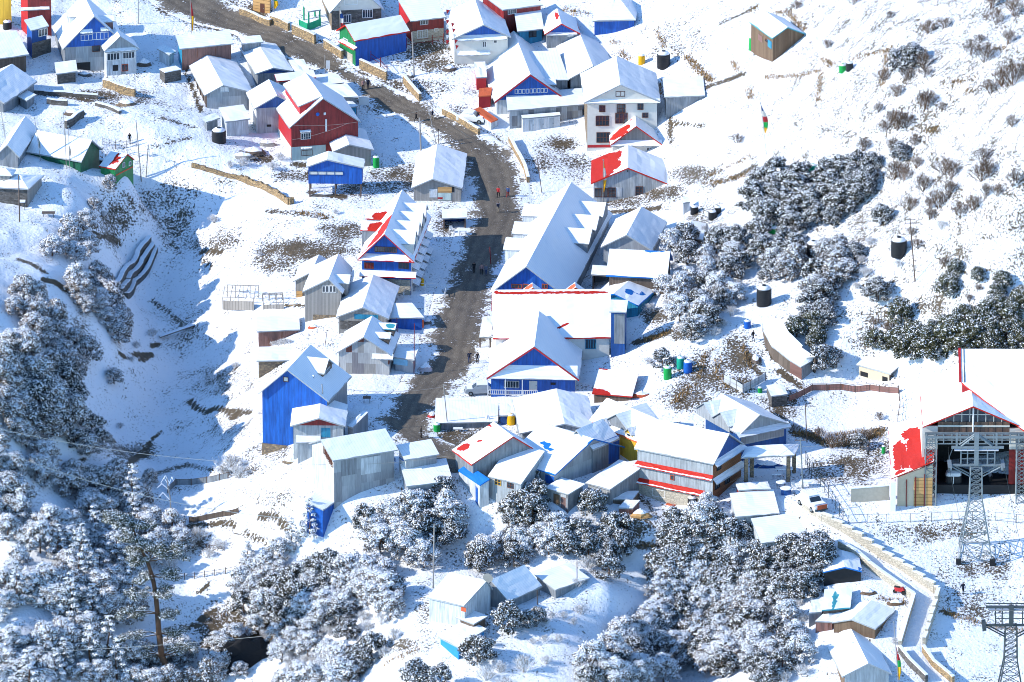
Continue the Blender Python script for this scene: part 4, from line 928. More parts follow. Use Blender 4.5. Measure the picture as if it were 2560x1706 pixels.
for p,q_,n in (((1245,972),(1293,1024),2),((1407,962),(1478,1034),3),((1597,947),(1643,1003),2),((1213,1068),(1328,1150),4),((1392,1042),(1498,1128),3),((1640,1040),(1688,1075),2),((1220,1220),(1336,1304),4)): win(b,'f',p,q_,n,'frame_brown',1,sill=True)
panel(b,'f',(1155,1327),(1340,1352),'redpaint','base_band',rc=(b.xL+.05,b.xR-.05,-.25,.15))
b=gable('house','small house with red streaks showing on its left roof slope, beside the tall white house',(1580,1170),(1565,1005),(1340,1355),(1825,1335),1.9,wall='plaster',gab='woodgrey',roof='red',ovf=.7,bare=[('l',.25,.6,.22,.45,1.0),('l',.85,.08,.18,.12,.9),('l',.05,.45,.06,.3,.9),('l',.5,.15,.12,.1,.75)])
awn(b,'f',(1345,1358),(1820,1338),.75,.7); win(b,'f',(1678,1358),(1758,1420),3,'frame_white')
b=shed('shed','grey shed with plain white roof to the right of the tall white house',(1840,902),(2213,887),(1823,725),1.9,.8,'greydk')
crop('G')
b=gable('house','grey house with one roof slope bright red, standing alone by the road fence',(1505,85),(1507,-124),(1165,235),(1872,222),2.1,wall='grey',l='wooddk',roof='red',ovf=.4,bare=[('l',.5,.75,.6,.45,1.3),('l',.35,.35,.25,.2,.85),('l',.75,.3,.22,.16,.9),('l',.2,.9,.25,.3,1.2),('r',.55,.42,.25,.015,.9)])
win(b,'f',(1580,247),(1637,328),2,'frame_brown',2); win(b,'f',(1327,258),(1388,338),2,'frame_brown',2); win(b,'f',(1203,264),(1316,338),4,'frame_brown'); panel(b,'f',(1394,252),(1448,338),'pale'); panel(b,'f',(1499,92),(1507,112),'dark','vent')
# ---- top centre
crop('B')
b=gable('shop','long blue shop with a green end wall and garage shutters below',(965,240),(1475,150),L=(885,290),E=(1045,388),h=3.6,wall='blue',f='green',ovf=.4,roof='red',bare=[('r',.03,.6,.03,.25,.8)])
win(b,'f',(955,350),(990,385),3); panel(b,'f',(950,455),(1035,585),'concrete','shutter'); awn(b,'f',(900,390),(1040,460),.7,.3,'red',bare=[(.5,.95,.5,.15,.9)])
b=gable('hotel','stone hotel with a white gable and white-framed windows at the top edge',(1062,-130),(960,-330),(835,158),(1312,78),2.6,wall='stonedk',gab='plaster',l='stone',ovf=.5)  # paler stone on the left paints the sunlit wall, darker stone in front
win(b,'f',(932,142),(1016,203),4); win(b,'f',(1127,92),(1213,158),4); win(b,'f',(962,-5),(1075,40),3,'frame_white',pane='teal'); win(b,'l',(705,115),(775,180),4)
b=shed('porch','snowy porch with green posts in front of the stone hotel',(625,118),(745,100),(572,48),2.2,.4,posts=True,f='greenpaint',ov=.2)
b=shed('house','crimson house with pale stone ground floor beside the long blue shop',(1568,205),(1893,168),(1435,-20),3.4,2.2,'red',l='redpaint')  # left wall painted a brighter red as the sunlit side
panel(b,'f',(1590,275),(1885,395),'stonepale','stone_base',rc=(b.xL+.05,b.xR-.05,-1.5,1.8)); win(b,'f',(1655,188),(1722,220),3); win(b,'f',(1630,285),(1720,340),4); win(b,'f',(1787,265),(1815,282),1)
b=shed('house','ochre house with brown double door at the top edge beside the road',(95,-55),(285,-22),(60,-140),2.8,.6,'ochre')
door(b,'f',(186,32),(228,122),'frame_brown')
# ---- right side
crop('D')
b=gable('hut','lone plank hut with a snowy roof and pale blue door on the open hillside',(697,200),(537,85),(586,275),(828,248),1.9,wall='wood',l='wood',ovf=.2,ov=.2,roof='teal',bare=[('r',.6,.05,.35,.07,1)])
panel(b,'l',(560,275),(586,345),'teal','door'); panel(b,'l',(492,235),(520,300),'rust'); win(b,'l',(543,275),(556,295),1,'frame_brown')
crop('L')
b=shed('shed','open shed with tilted white roof and tan boards near the snow-covered terrace',(1205,312),(1440,377),(1285,243),1.7,.5,'wooddk',f='cream')
panel(b,'f',(1385,385),(1420,430),'dark'); panel(b,'f',(1235,350),(1285,395),'dark')
b=shed('hut','little stone-grey hut with a snow slab roof at the terrace corner',(625,530),(738,516),(590,455),1.5,.3,'stonedk',ov=.08)
# ---- bottom
crop('N')
b=gable('house','house with wide white roof and grey wall in the trees at the bottom',(1960,820),(1682,757),L=(1985,1052),h=2.8,r=1.7,wr=1.5,wall='pale',ovf=.15,bare=[('l',.25,.08,.3,.04,.85)],roof='grey')
panel(b,'l',(1768,1005),(1805,1045),'orangepaint','door')
b=shed('tent_shelter','shelter of snowy plastic sheet with a blue tarp hung across its end',(1592,1236),(1745,1315),(1790,1092),1.5,.5,'tarp_blue',roof='thinx')
b=shed('porch','small slab roof between the plastic shelter and the white roofed house',(1722,1090),(1862,1142),(1830,1030),1.3,.3,'wooddk')
crop('O')
b=gable('house','house with a shaded roof slope and dark side wall in the bottom trees',(77,815),(330,702),E=(90,1028),h=1.4,r=2.3,wl=1.6,wall='greydk',ovf=.1,bare=[('r',.5,.05,.35,.04,.9),('r',.2,.2,.2,.03,.75)])
b=shed('shed','low snowy sheet roof right of the bottom houses with one post',(560,888),(820,800),(402,770),.9,.3,'greydk')
crop('P')
b=gable('shelter','snowy shelter with dark open front and blue edge by the walled path',(810,718),(785,592),(650,762),(940,745),1.7,wall='wooddk',f='dark',ov=.15,roof='blue',bare=[('r',.1,.9,.2,.12,.9)])  # front is a closed wall, painted dark for the shaded inside
b=shed('shelter','low shelter covered with shiny light blue tarp and white battens',(640,1040),(852,1020),(790,872),1.4,.8,'wooddk',roof='teal',bare=[(.08,.6,.05,.6,.9),(.24,.4,.03,.6,.9),(.4,.6,.04,.5,.9),(.57,.4,.03,.5,.8),(.75,.6,.03,.5,.8)])
b=shed('hut','tiny grey hut at the left of the blue tarp shelter',(543,1060),(640,1052),(602,960),1.6,.4,'greydk',ov=.05)
b=shed('porch','rust-boarded porch with a slanted white roof below the blue tarp shelter',(590,1120),(715,1127),(700,1046),1.3,.3,'rust',ov=.05)
b=gable('hut','plank hut with ribbed snowy roof beside the walled path',(860,1107),(1010,966),(715,1130),(1040,1180),1.3,wall='wood',ov=.2,ovf=.2)
b=gable('house','corrugated house with a broad white roof at the bottom edge by the flag pole',(985,1435),(850,1165),(790,1535),(1165,1517),2.0,wall='grey',l='wood',ovf=.3,bare=[('l',.62,.12,.05,.08,.8)])
crop('E')
b=shed('hut','stone hut with a cupola on its hipped roof at the left edge of the ridge',(-60,262),(262,278),(88,132),2.5,.5,'stonedk',rr='woodgrey',hip=1.0,ov=.4)
q=MB(); q.box(-2.1,-.6,2.0,4.0,3.1,3.9); q.build('cupola','woodgrey',b.root)
R_=Roof(3); c=(-1.35,3.0,4.6)
for P0,P1 in (((-2.6,1.6),(-.1,1.6)),((-.1,1.6),(-.1,4.4)),((-.1,4.4),(-2.6,4.4)),((-2.6,4.4),(-2.6,1.6))): R_.slab([(c[0]+.001,c[1],c[2]),c,(*P1,3.9),(*P0,3.9)],.1,(),4,4,.01)
R_.build('cupola_roof','grey',b.root)
# ------------------------------------------------------------------ curved shed on the right slope
def local_parts(root_pt): return lambda P:(P[0]-root_pt[0],P[1]-root_pt[1],P[2]-root_pt[2])
front=[px(p,c) for p,c in (((320,1232),'H'),((338,1335),'H'),((400,1450),'H'),((655,207),'L'),((742,277),'L'),((826,330),'L'))]
back=[px(p,c) for p,c in (((470,1235),'H'),((532,1340),'H'),((640,1445),'H'),((830,195),'L'),((925,262),'L'),((935,270),'L'))]
o0=ground(front[3],'X'); LP=local_parts(o0)
cs=empty('curved_shed',tuple(o0),0,'long curved cattle shed bending down the slope with a wide white roof','shed')
F3=[];B3=[]
for f_,b_ in zip(front,back):
    zz=solve(f_,1.9)
    F3.append(unproj(*f_,zz)); B3.append(unproj(*b_,zz+.5))
R_=Roof(61); q=MB()
for i in range(5):
    R_.slab([LP(B3[i]),LP(B3[i+1]),LP(F3[i+1]),LP(F3[i])],.18,(),6,6)
    a,b,c,d=[np.array(LP(p)) for p in (F3[i],F3[i+1],B3[i+1],B3[i])]
    ia=a*.94+d*.06; ib=b*.94+c*.06
    q.poly([(ia[0],ia[1],ia[2]-4),(ib[0],ib[1],ib[2]-4),(ib[0],ib[1],ib[2]),(ia[0],ia[1],ia[2])],0 if i!=4 else 1)
    q.poly([(d[0],d[1],d[2]-4),(c[0],c[1],c[2]-4),(c[0],c[1],c[2]-.03),(d[0],d[1],d[2]-.03)][::-1],0)
    if i==4: 
        ic=c*.97+b*.03
        q.poly([(ib[0],ib[1],ib[2]-4),(ic[0],ic[1],ic[2]-4),(ic[0],ic[1],ic[2]-.03),(ib[0],ib[1],ib[2]-.03)],2)
R_.build('roof','grey',cs); q.build('wall',['wooddk','rust','greydk'],cs)
# ------------------------------------------------------------------ cable car station
crop('S')
st=gable('cable_car_station','large cable car station with open dark hall, brown upper band and red-white piers',(1560,985),(1500,300),(790,1335),(2330,1278),9.9,ov=.55,ovf=.6,wall='cream',roof='red',bare=[('l',.02,.03,.03,.04,1)],cat='station')
for ch in list(st.root.children):
    if ch.name.startswith('wall'): bpy.data.objects.remove(ch)
B=st
crop('S'); aL,_=hit(B,'f',(1018,1300)); aR,_=hit(B,'f',(2130,1300)); _,zb1=hit(B,'f',(1018,1208)); _,zb0=hit(B,'f',(1600,1452))
crop('T'); aPl,_=hit(B,'f',(938,800)); aPr,_=hit(B,'f',(2232,800)); _,zr1=hit(B,'f',(1000,392)); _,zr0=hit(B,'f',(1000,965))
zg=-1.2; dep=B.y1
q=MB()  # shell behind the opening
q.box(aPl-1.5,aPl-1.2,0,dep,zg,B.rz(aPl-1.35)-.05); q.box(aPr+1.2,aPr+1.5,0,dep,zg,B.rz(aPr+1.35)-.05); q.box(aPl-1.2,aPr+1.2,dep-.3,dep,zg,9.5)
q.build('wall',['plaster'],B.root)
q=MB(); q.box(aPl-1.15,aPr+1.15,-.3,dep-.35,zg,1.5); q.build('hall_floor','dark',B.root)  # floor coloured near-black for the shade inside the hall
q=MB(); q.box(aPl-1.15,aPr+1.15,9.0,9.2,-.02,9.4); q.box(aPl-1.18,aPl-1.1,.5,9,-.02,9.2); q.box(aPr+1.1,aPr+1.18,.5,9,-.02,9.2); q.box(aPl-1.05,aPr+1.05,.5,9,8.0,8.15); q.build('hall_shade','dark',B.root)  # near-black boxes put in for the deep shade of the hall
for (x0,x1) in ((aPl-1.2,aL),(aR,aPr+1.2)):
    z1=min(B.rz(x0),B.rz(x1))-.06
    q=MB(); q.box(x0,x1,0,.5,zr1,z1); o=q.build('pier','plaster',B.root)
    q=MB(); q.box(x0-.01,x1+.01,-.02,.5,zr0,zr1-.002); q.build('red_band','maroon',o)
    q=MB(); q.box(x0-.02,x1+.02,-.04,.5,zg,zr0-.002); q.build('plinth','cream',o)
q=MB(); q.box(aL,aR,.02,.3,zb0,zb1); pb=q.build('brown_band',['brownpanel'] if 'brownpanel' in MATS else ['frame_brown'],B.root)
q=MB()
for i in range(1,10): x=aL+(aR-aL)*i/10; q.box(x-.03,x+.03,-.01,.02,zb0,zb1)
q.build('batten','dark',pb)
_,zw=(0,(zb0+zb1)/2+.55); q=MB(); q.box(aL,aR,-.06,.02,zw-.12,zw+.12); q.build('rail','plaster',B.root)
# glazed gable
q=MB(); zt=zb1+.02; pts=[(aL,zt),(aR,zt),(aR,B.rz(aR)-.08),(B.t,B.rz(B.t)-.1),(aL,B.rz(aL)-.08)]
q.poly([(x,.1,z) for x,z in pts]); gb=q.build('gable_glazing','glass',B.root)
q=MB()
for i in range(1,9):
    x=aL+(aR-aL)*i/9; zz=B.rz(x)-.15
    if zz>zt: q.box(x-.05,x+.05,.0,.09,zt,zz)
q.box(aL+1.6,aR-1.6,.0,.09,zt+1.0,zt+1.12); q.build('mullion','plaster',gb)
crop('S'); q=MB(); q.tube((B.t+.05,-.25,zb0-.3),(B.t+.05,-.25,B.h+B.r-.2),.12,.12,6); q.build('mast','frame_white',B.root)
crop('T'); win(B,'f',(2224,130),(2353,300),2,'frame_white')
# raised rear roof
zr=B.h+B.r; s=.60; y6=6.0; zp=lambda y: zr+1.0+s*(y-y6)
R_=Roof(71); R_.slab([(-1.4+B.t,11.1,zp(11.1)),(14,11.1,zp(11.1)),(14,-7.2,zp(-7.2)),(-1.4+B.t,y6,zp(y6))],.22,(),20,14); R_.build('upper_roof','red',B.root)
q=MB(); x=-1.3+B.t; q.poly([(x,11,B.rz(x)-.1),(x,y6+.1,B.rz(x)-.1),(x,y6+.1,zp(y6)),(x,11,zp(11))]); q.poly([(x,y6+.1,B.rz(x)-.1),(B.t+.9,y6+.1,B.rz(x)-.1),(B.t+.9,y6+.1,zp(y6)),(x,y6+.1,zp(y6))]); q.build('upper_wall','redpaint',B.root)
q=MB()
def edge(x0,x1,up,mi):
    q.hexa([(x0,y6,zp(y6)+.2),(x1,y6,zp(y6)+.2),(x1,11.1,zp(11.1)+.2),(x0,11.1,zp(11.1)+.2),(x0,y6,zp(y6)+up),(x1,y6,zp(y6)+up),(x1,11.1,zp(11.1)+up),(x0,11.1,zp(11.1)+up)],mi)
edge(B.t-1.75,B.t-1.42,.34,0); edge(B.t-1.05,B.t-.97,.3,1); q.build('edge_flashing',['redpaint','steeldk'],B.root)
# red side canopy
crop('T')
zc0=3.2; 
def onz(p,z): return loc(B,unproj(*px(p),B.O[2]+z))
LF=onz((295,862),zc0+.2); LBk=onz((250,30),zc0+.6); RF=onz((958,592),5.8); RBk=onz((965,-70),6.2)
R_=Roof(77)
pat=[(.45,.38,.34,.28,.95),(.12,.28,.16,.3,1.15),(.25,.65,.2,.16,.85),(.5,.85,.16,.10,.8),(.05,.8,.05,.16,.8),(.75,.5,.14,.26,.9),(.3,.1,.2,.1,1),(.42,.78,.25,.16,1.0),(.2,.85,.12,.1,.9)]
R_.slab([RF,RBk,LBk,LF],.14,pat,22,16); cy=R_.build('side_canopy','red',B.root)
q=MB(); y0=min(RF[1],LF[1])+.7; xl=LF[0]+.9
q.hexa([(xl,y0,-2),(RF[0]-.1,y0,-2),(RF[0]-.1,y0+.3,-2),(xl,y0+.3,-2),(xl,y0,zc0+.25),(RF[0]-.1,y0,5.4),(RF[0]-.1,y0+.3,5.4),(xl,y0+.3,zc0+.25)]); q.build('canopy_wall','cream',cy)
a=onz((640,900),1.5)[0]
q=MB(); q.box(a,RF[0]-.15,y0-.12,y0-.004,-1.5,3.4); q.build('board_panel','ochre',cy)
q=MB(); q.box(LF[0]-.1,LF[0]+.65,y0-1.2,y0+.2,-1.5,zc0-.1); q.build('snowy_column','snow',cy)
q=MB()
for t in (.25,.5,.75): 
    x=xl+(RF[0]-xl)*t; q.box(x-.06,x+.06,y0-.22,y0-.13,-1.5,3.4+1.6*t-.6)
q.build('frame_post','maroon',cy)
# ------------------------------------------------------------------ lattice structures
def lattice(mb,c0,c1,w0,w1,n,r=.05,mi=0):
    """four-legged lattice between two centres"""
    c0=np.array(c0,float); c1=np.array(c1,float)
    sg=((-1,-1),(1,-1),(1,1),(-1,1))
    P=lambda i,k:(c0+(c1-c0)*i/n)+np.array([sg[k][0],sg[k][1],0])*((w0+(w1-w0)*i/n)/2)
    for i in range(n):
        for k in range(4):
            mb.tube(P(i,k),P(i+1,k),r*1.5,r*1.5,5,mi)
            k2=(k+1)%4
            if i%2: mb.tube(P(i,k),P(i+1,k2),r*.8,r*.8,4,mi)
            else: mb.tube(P(i,k2),P(i+1,k),r*.8,r*.8,4,mi)
            if w0>1.0: 
                if i%2==0: mb.tube(P(i,k),P(i+1,k2),r*.8,r*.8,4,mi)
                else: mb.tube(P(i,k2),P(i+1,k),r*.8,r*.8,4,mi)
            mb.tube(P(i+1,k),P(i+1,k2),r*.7,r*.7,4,mi)
def pylon(basepx,label,top=True,dk='steel'):
    g_=ground(basepx,'X'); t=empty('ropeway_pylon',tuple(g_),0,label,'pylon','ropeway pylons')
    q=MB(); lattice(q,(0,0,-.4),(0,0,8.0),4.6,1.75,6,.06); q.build('base_frame',dk,t)
    q=MB(); lattice(q,(0,0,8.0),(0,0,12.9),1.75,1.5,6,.055); q.build('mast',dk,t)
    for s_ in (-1,1):
        for s2 in (-1,1):
            q=MB(); q.box(s_*2.3-.35,s_*2.3+.35,s2*2.3-.35,s2*2.3+.35,-.8,.15); q.build('footing','dark',t)
    q=MB(); q.box(-3.6,3.6,-.18,.18,12.85,13.1); 
    for s_ in (-1,1):
        for y in (-.5,.5): q.tube((s_*3.3,y,12.9),(s_*.8,y,11.5),.1,.1,6)
        q.box(s_*3.6-.25,s_*3.6+.25,-1.5,1.5,12.75,13.2); 
    q.build('lower_crossarm',dk,t)
    for s_ in (-1,1):
        q=MB()
        for k in range(5): y=-1.4+k*.7; q.tube((s_*3.75-.12,y,12.9),(s_*3.75+.12,y,12.9),.26,.26,10)
        q.build('sheave_wheels','steeldk',t)
    q=MB()
    for z in (13.9,14.7): q.box(-2.1,2.6,-.05,.05,z-.05,z+.05)
    for x in (-2.1,-1.2,1.5,2.5): q.box(x-.08,x+.08,-.08,.08,13.1,15.3)
    q.box(-3.0,3.0,-.3,.3,15.1,15.2,0,1); q.build('platform_railing',[dk,'snow'],t)
    q=MB(); q.box(-3.4,3.7,-.16,.16,15.4,15.72); q.box(-.3,.3,-.28,.28,12.9,17.6 if top else 15.8); 
    if top:
        for s_ in (-1,1):
            q.tube((s_*.3,0,17.2),(s_*2.1,0,15.7),.13,.13,6); q.tube((s_*.3,.6,17.2),(s_*2.3,.6,15.7),.13,.13,6); q.box(s_*2.7-.13,s_*2.7+.13,-.12,.12,15.7,17.6)
    else: q.box(-3.4,3.7,-.1,.1,16.0,16.1)
    q.build('upper_crossarm',dk,t)
    return t,g_
py1,g1=pylon((2437,1386),'tall grey lattice ropeway pylon standing in front of the cable car station')
py2,g2=pylon((2524,1790),'dark lattice ropeway pylon cut by the bottom right corner of the frame',False,'steeldk')
# portal frame over the station mouth
gp=ground((900,1205),'T'); gq=ground((2310,1172),'T'); hp=(1205-225)*.1615/(17.5*cT)
pf=empty('portal_frame',tuple(gp),0,'steel lattice portal spanning the mouth of the cable car station','frame')
d=gq-gp
for e in ((0,0,0),tuple(d)):
    q=MB(); lattice(q,(e[0],e[1],-.5),(e[0],e[1],hp),1.5,1.5,9,.06); q.build('column','steel',pf)
q=MB()
for y in (-.7,.7):
    q.box(-.8,d[0]+.8,y-.12+d[1]*0,y+.12,hp-.1,hp+.25); q.box(-.8,d[0]+.8,y-.06,y+.06,hp-.95,hp-.8)
for i in range(13): x=-.6+(d[0]+1.2)*i/12; q.box(x-.06,x+.06,-.7,.7,hp+.0,hp+.12); q.box(x-.07,x+.07,-.78,-.66,hp-.85,hp+.55)
q.build('beam','steel',pf)
# gondola
a,z=hit(B,'f',(1262,905)); 
P0=B.O+B.X*a+B.Y*1.2+np.array([0,0,z-1.35])
gd=empty('gondola_cabin',tuple(P0),math.atan2(B.X[1],B.X[0]),'white gondola cabin with dark windows hanging in the station mouth','gondola')
def sect(w,d,z,n=16):
    return [(w*math.copysign(abs(math.cos(t))**.5,math.cos(t)),d*math.copysign(abs(math.sin(t))**.5,math.sin(t)),z) for t in [2*math.pi*k/n for k in range(n)]]
q=MB(); secs=[sect(.85,.75,0),sect(1.12,1.0,.25),sect(1.2,1.08,.9),sect(1.2,1.08,1.0),sect(1.12,1.0,2.1),sect(1.05,.95,2.25),sect(.95,.85,2.5),sect(.5,.4,2.65)]
for i,s_ in enumerate(secs): q.v+=s_
for i in range(len(secs)-1):
    for k in range(16):
        q.f.append((i*16+k,i*16+(k+1)%16,(i+1)*16+(k+1)%16,(i+1)*16+k)); q.m.append(1 if i==3 else 0)
q.f.append(tuple(range(15,-1,-1))); q.m.append(0); q.f.append(tuple(range(112,128))); q.m.append(0)
q.build('body',['carpaint','dark'],gd)
q=MB(); q.box(-.75,.75,-1.13,-1.09,.45,.8); q.build('front_panel','frame_white',gd)
q=MB(); q.box(-.05,.05,-1.14,-1.07,.95,2.15); q.build('window_post','frame_white',gd)
q=MB(); q.tube((-.5,0,2.6),(-.6,0,4.6),.07,.07,8); q.tube((-.6,0,4.6),(-.1,0,6.0),.07,.07,8); q.box(-.6,.6,-.2,.2,2.62,2.72); q.build('hanger','steel',gd)
# haul ropes
def cable(name,label,P,Q,r=.03,sag=0,n=20,cat='cable',mat='steeldk',group=None):
    P=np.array(P,float); Q=np.array(Q,float); q=MB(); prev=None
    for i in range(n+1):
        t=i/n; c=(Q-P)*t; c[2]-=sag*4*t*(1-t)
        if prev is not None: q.tube(prev,c,r,r,4,cap=False)
        prev=c
    o=q.build(name,mat); o.location=tuple(P); tag(o,label,cat,group); return o
for s_,nm in ((-1,'left'),(1,'right')):
    A=g1+np.array([s_*3.75,0,13.15]); Z=g2+np.array([s_*3.75,0,13.15])
    cable('haul_rope','ropeway cable between the two pylons on the '+nm+' side of their crossarms',A,Z,.03,.8,group='ropeway cables')
    S_=B.O+B.X*(s_*3.2)+B.Y*2+np.array([0,0,6.6])
    cable('haul_rope','ropeway cable from the front pylon into the station on the '+nm+' side',A,S_,.03,.3,group='ropeway cables')
# ------------------------------------------------------------------ walls and fences
def walk(pts,step):
    P=[ground(p) for p in pts]; out=[]
    for a,b in zip(P,P[1:]):
        n=max(1,int(np.hypot(*(b-a)[:2])/step))
        for i in range(n): out.append(a+(b-a)*i/n)
    out.append(P[-1]); 
    return [np.array([p[0],p[1],gz(p[0],p[1])]) for p in out]
def wall(label,pts,h=1.0,th=.4,mat='stonewall',snow=True,step=1.2,stepped=False,name='stone_wall',cat='wall',jit=.05,group=None):
    W_=walk(pts,step); o0=W_[0]; q=MB()
    for i,(a,b) in enumerate(zip(W_,W_[1:])):
        a=a-o0; b=b-o0; d=(b-a)[:2]; L=np.hypot(*d)
        if L<1e-3: continue
        n=np.array([-d[1],d[0]])/L*th/2
        za=a[2]+h+rng.uniform(-jit,jit); zb=b[2]+h+rng.uniform(-jit,jit)
        if stepped: za=zb=max(a[2],b[2])+h
        e=np.array([d[0],d[1]])/L*.002*(i%2)
        c=[(a[0]-n[0],a[1]-n[1]),(b[0]-n[0],b[1]-n[1]),(b[0]+n[0],b[1]+n[1]),(a[0]+n[0],a[1]+n[1])]
        zz=[za,zb,zb,za]; lo=min(a[2],b[2])-1.0
        q.hexa([(x,y,lo) for x,y in c]+[(x,y,z) for (x,y),z in zip(c,zz)])
        if snow:
            n2=n*1.15; c=[(a[0]-n2[0],a[1]-n2[1]),(b[0]-n2[0],b[1]-n2[1]),(b[0]+n2[0],b[1]+n2[1]),(a[0]+n2[0],a[1]+n2[1])]
            q.hexa([(x,y,z+.003) for (x,y),z in zip(c,zz)]+[(x*1,y*1,z+.12) for (x,y),z in zip(c,zz)],1)
    o=q.build(name,[mat,'snow']); o.location=tuple(o0); tag(o,label,cat,group); return o
def fence(label,pts,h=1.1,step=2.0,mat='pole',rails=(.5,.95),r=.05,name='fence',mesh=None,pick=0):
    W_=walk(pts,step); o0=W_[0]; t=empty(name,tuple(o0),0,label,'fence')
    pm=MB(); pm.box(-r,r,-r,r,-.5,h); pmesh=pm.mesh('post',[mat])
    q=MB()
    for i,p in enumerate(W_):
        o=bpy.data.objects.new('post',pmesh); COL.objects.link(o); o.parent=t; o.location=tuple(p-o0)
    for a,b in zip(W_,W_[1:]):
        a=a-o0;b=b-o0
        for z in rails: q.tube((a[0],a[1],a[2]+z*h),(b[0],b[1],b[2]+z*h),r*.6,r*.6,4)
        if pick:
            n=int(np.linalg.norm(b-a)/pick)
            for k in range(n): c=a+(b-a)*(k+.5)/n; q.tube((c[0],c[1],c[2]),(c[0],c[1],c[2]+h*rng.uniform(.85,1.1)),r*.5,r*.4,4)
    q.build('rails',mat,t)
    if mesh:
        q=MB()
        for a,b in zip(W_,W_[1:]):
            a=a-o0;b=b-o0; d=(b-a); n=np.array([-d[1],d[0],0]); n=n/max(1e-6,np.linalg.norm(n))*.02
            q.hexa([tuple(a-n+[0,0,.05]),tuple(b-n+[0,0,.05]),tuple(b+n+[0,0,.05]),tuple(a+n+[0,0,.05]),tuple(a-n+[0,0,h*.92]),tuple(b-n+[0,0,h*.92]),tuple(b+n+[0,0,h*.92]),tuple(a+n+[0,0,h*.92])])
        q.build('sheeting',mesh,t)
    return t
crop('B')
wall('tan stone wall along the road in front of the ochre house',[(0,130),(110,170),(280,240)],1.0)
wall('tan stone wall with dark cap below the snowy porch of the stone hotel',[(283,215),(450,288)],1.3)
wall('tan stone garden wall running down to the green gate post',[(483,310),(690,405)],1.5)
wall('tan stone wall beside the garage shutters of the blue shop',[(775,440),(940,545)],1.3)
wall('tan stone wall with snowy top at the corner of the lamp-post yard',[(1102,625),(1345,738)],1.4)
wall('low stone wall bordering the snowy yard near the utility pole',[(1505,760),(1655,935)],1.2)
wall('ochre stone wall under the parked white car',[(1862,1050),(2195,1240)],1.0)
crop('C')
wall('ochre retaining wall curving along the road below the white cubicles',[(418,1300),(480,1420),(560,1570),(590,1680)],.9)
crop('A')
wall('yellowish stone retaining wall with leaning planks below the grey annex',[(950,800),(1090,850),(1240,890)],1.3)
wall('dark dry-stone terrace wall below the tiny stone hut',[(310,860),(600,880),(900,905)],.6,.5,'stonedk')
wall('short dark stone wall in the shaded yard at the left',[(430,950),(620,970)],.8,.4,'stonedk')
wall('dark slanting stone wall beside the broken snowy steps',[(600,1180),(760,1080)],1.2,.5,'stonedk')
wall('dark stone wall curving through the snow left of the grey barn',[(880,970),(1000,1000),(1105,1045)],.5,.5,'stonedk')
wall('tall dark stone wall with snowy top below the blue end wall',[(1490,745),(1640,715)],1.5,1.6,'stonedk')
wall('long brown dry-stone wall below the woodpile of the crimson house',[(1760,1530),(1950,1580),(2170,1640),(2330,1690)],.6,.4,'stonewall',False,.8,jit=.12)
crop('F'); wall('brown dry-stone wall descending towards the gully above the guest house',[(10,185),(190,255),(340,335),(450,412),(490,400)],.9,.4,'stonewall',False,.7,jit=.16)
crop('E')
wall('uppermost of the three parallel stone terrace walls in the shaded gully',[(1060,1205),(1150,1050),(1270,890),(1375,770)],1.1,.6,'stonedk',True,.9,jit=.12,group='terrace walls in the gully')
wall('middle one of the three parallel stone terrace walls in the shaded gully',[(1105,1245),(1200,1100),(1310,960),(1405,830)],1.0,.6,'stonedk',True,.9,jit=.12,group='terrace walls in the gully')
wall('lowest of the three parallel stone terrace walls in the shaded gully',[(1160,1265),(1240,1140),(1370,1000),(1435,840)],.7,.5,'stonedk',True,.9,jit=.12,group='terrace walls in the gully')
crop('P')
wall('right-hand parapet of the walled path with stepped snowy coping',[(640,362),(800,450),(1020,595),(1250,740),(1480,905),(1510,920),(1490,1010),(1400,1310)],1.1,.45,'stonepale',True,1.8,True,'parapet_wall')
wall('lower right parapet piece of the walled path after its bend',[(1395,1345),(1470,1450),(1620,1575)],1.0,.4,'stonewall',True,2.4,False,'parapet_wall')
wall('left-hand parapet of the walled path beside the tarp shelters',[(500,268),(645,368)],.8,.4,'stonepale',True,2.4,False,'parapet_wall')
wall('left parapet of the walled path bending past the red motorbike',[(765,560),(900,640),(1080,785),(1200,870),(1310,945),(1325,960),(1220,1310)],1.0,.45,'stonepale',True,2.2,False,'parapet_wall')
wall('dark lower left parapet of the walled path near the flag pole',[(1218,1345),(1290,1440),(1420,1568)],1.0,.4,'stonedk',True,2.4,False,'parapet_wall')
strip('path',[px(p,'P') for p in ((560,285),(650,385),(790,470),(870,600),(980,690),(1090,770),(1200,860),(1330,960),(1230,1320),(1330,1430),(1450,1568))],[px(p,'P') for p in ((600,330),(700,400),(830,470),(1010,610),(1120,690),(1230,750),(1350,850),(1480,930),(1380,1310),(1450,1450),(1580,1568))],80,6,.2,MATS['snow_ground'],.05)
crop('L')
wall('concrete retaining wall between the path fence and the station',[(1168,1245),(1430,1228)],2.0,.4,'concrete',True,3,name='retaining_wall')
fence('timber and rusty sheet fence around the snowy terrace behind the gate canopy',[(745,560),(905,485),(1100,480),(1300,485),(1495,505)],1.0,1.4,'polewood',(.4,.9,1.1),.05,mesh='rust')
fence('thin pole fence on the right side of the snowy terrace',[(1495,505),(1505,600),(1490,700)],1.1,1.5,'polewood')
fence('grey metal mesh fence along the path beside the plastic tables',[(860,985),(900,1080),(990,1180),(1115,1395)],1.9,1.5,'steeldk',(.3,.6,.98),.045)
fence('low wire fence with a curved line below the cable car station',[(1150,1395),(1280,1390),(1410,1390),(1575,1385),(1720,1380),(1860,1370),(2000,1370),(2160,1375),(2300,1390),(2420,1400)],1.3,3.0,'steeldk',(.98,.1),.035)
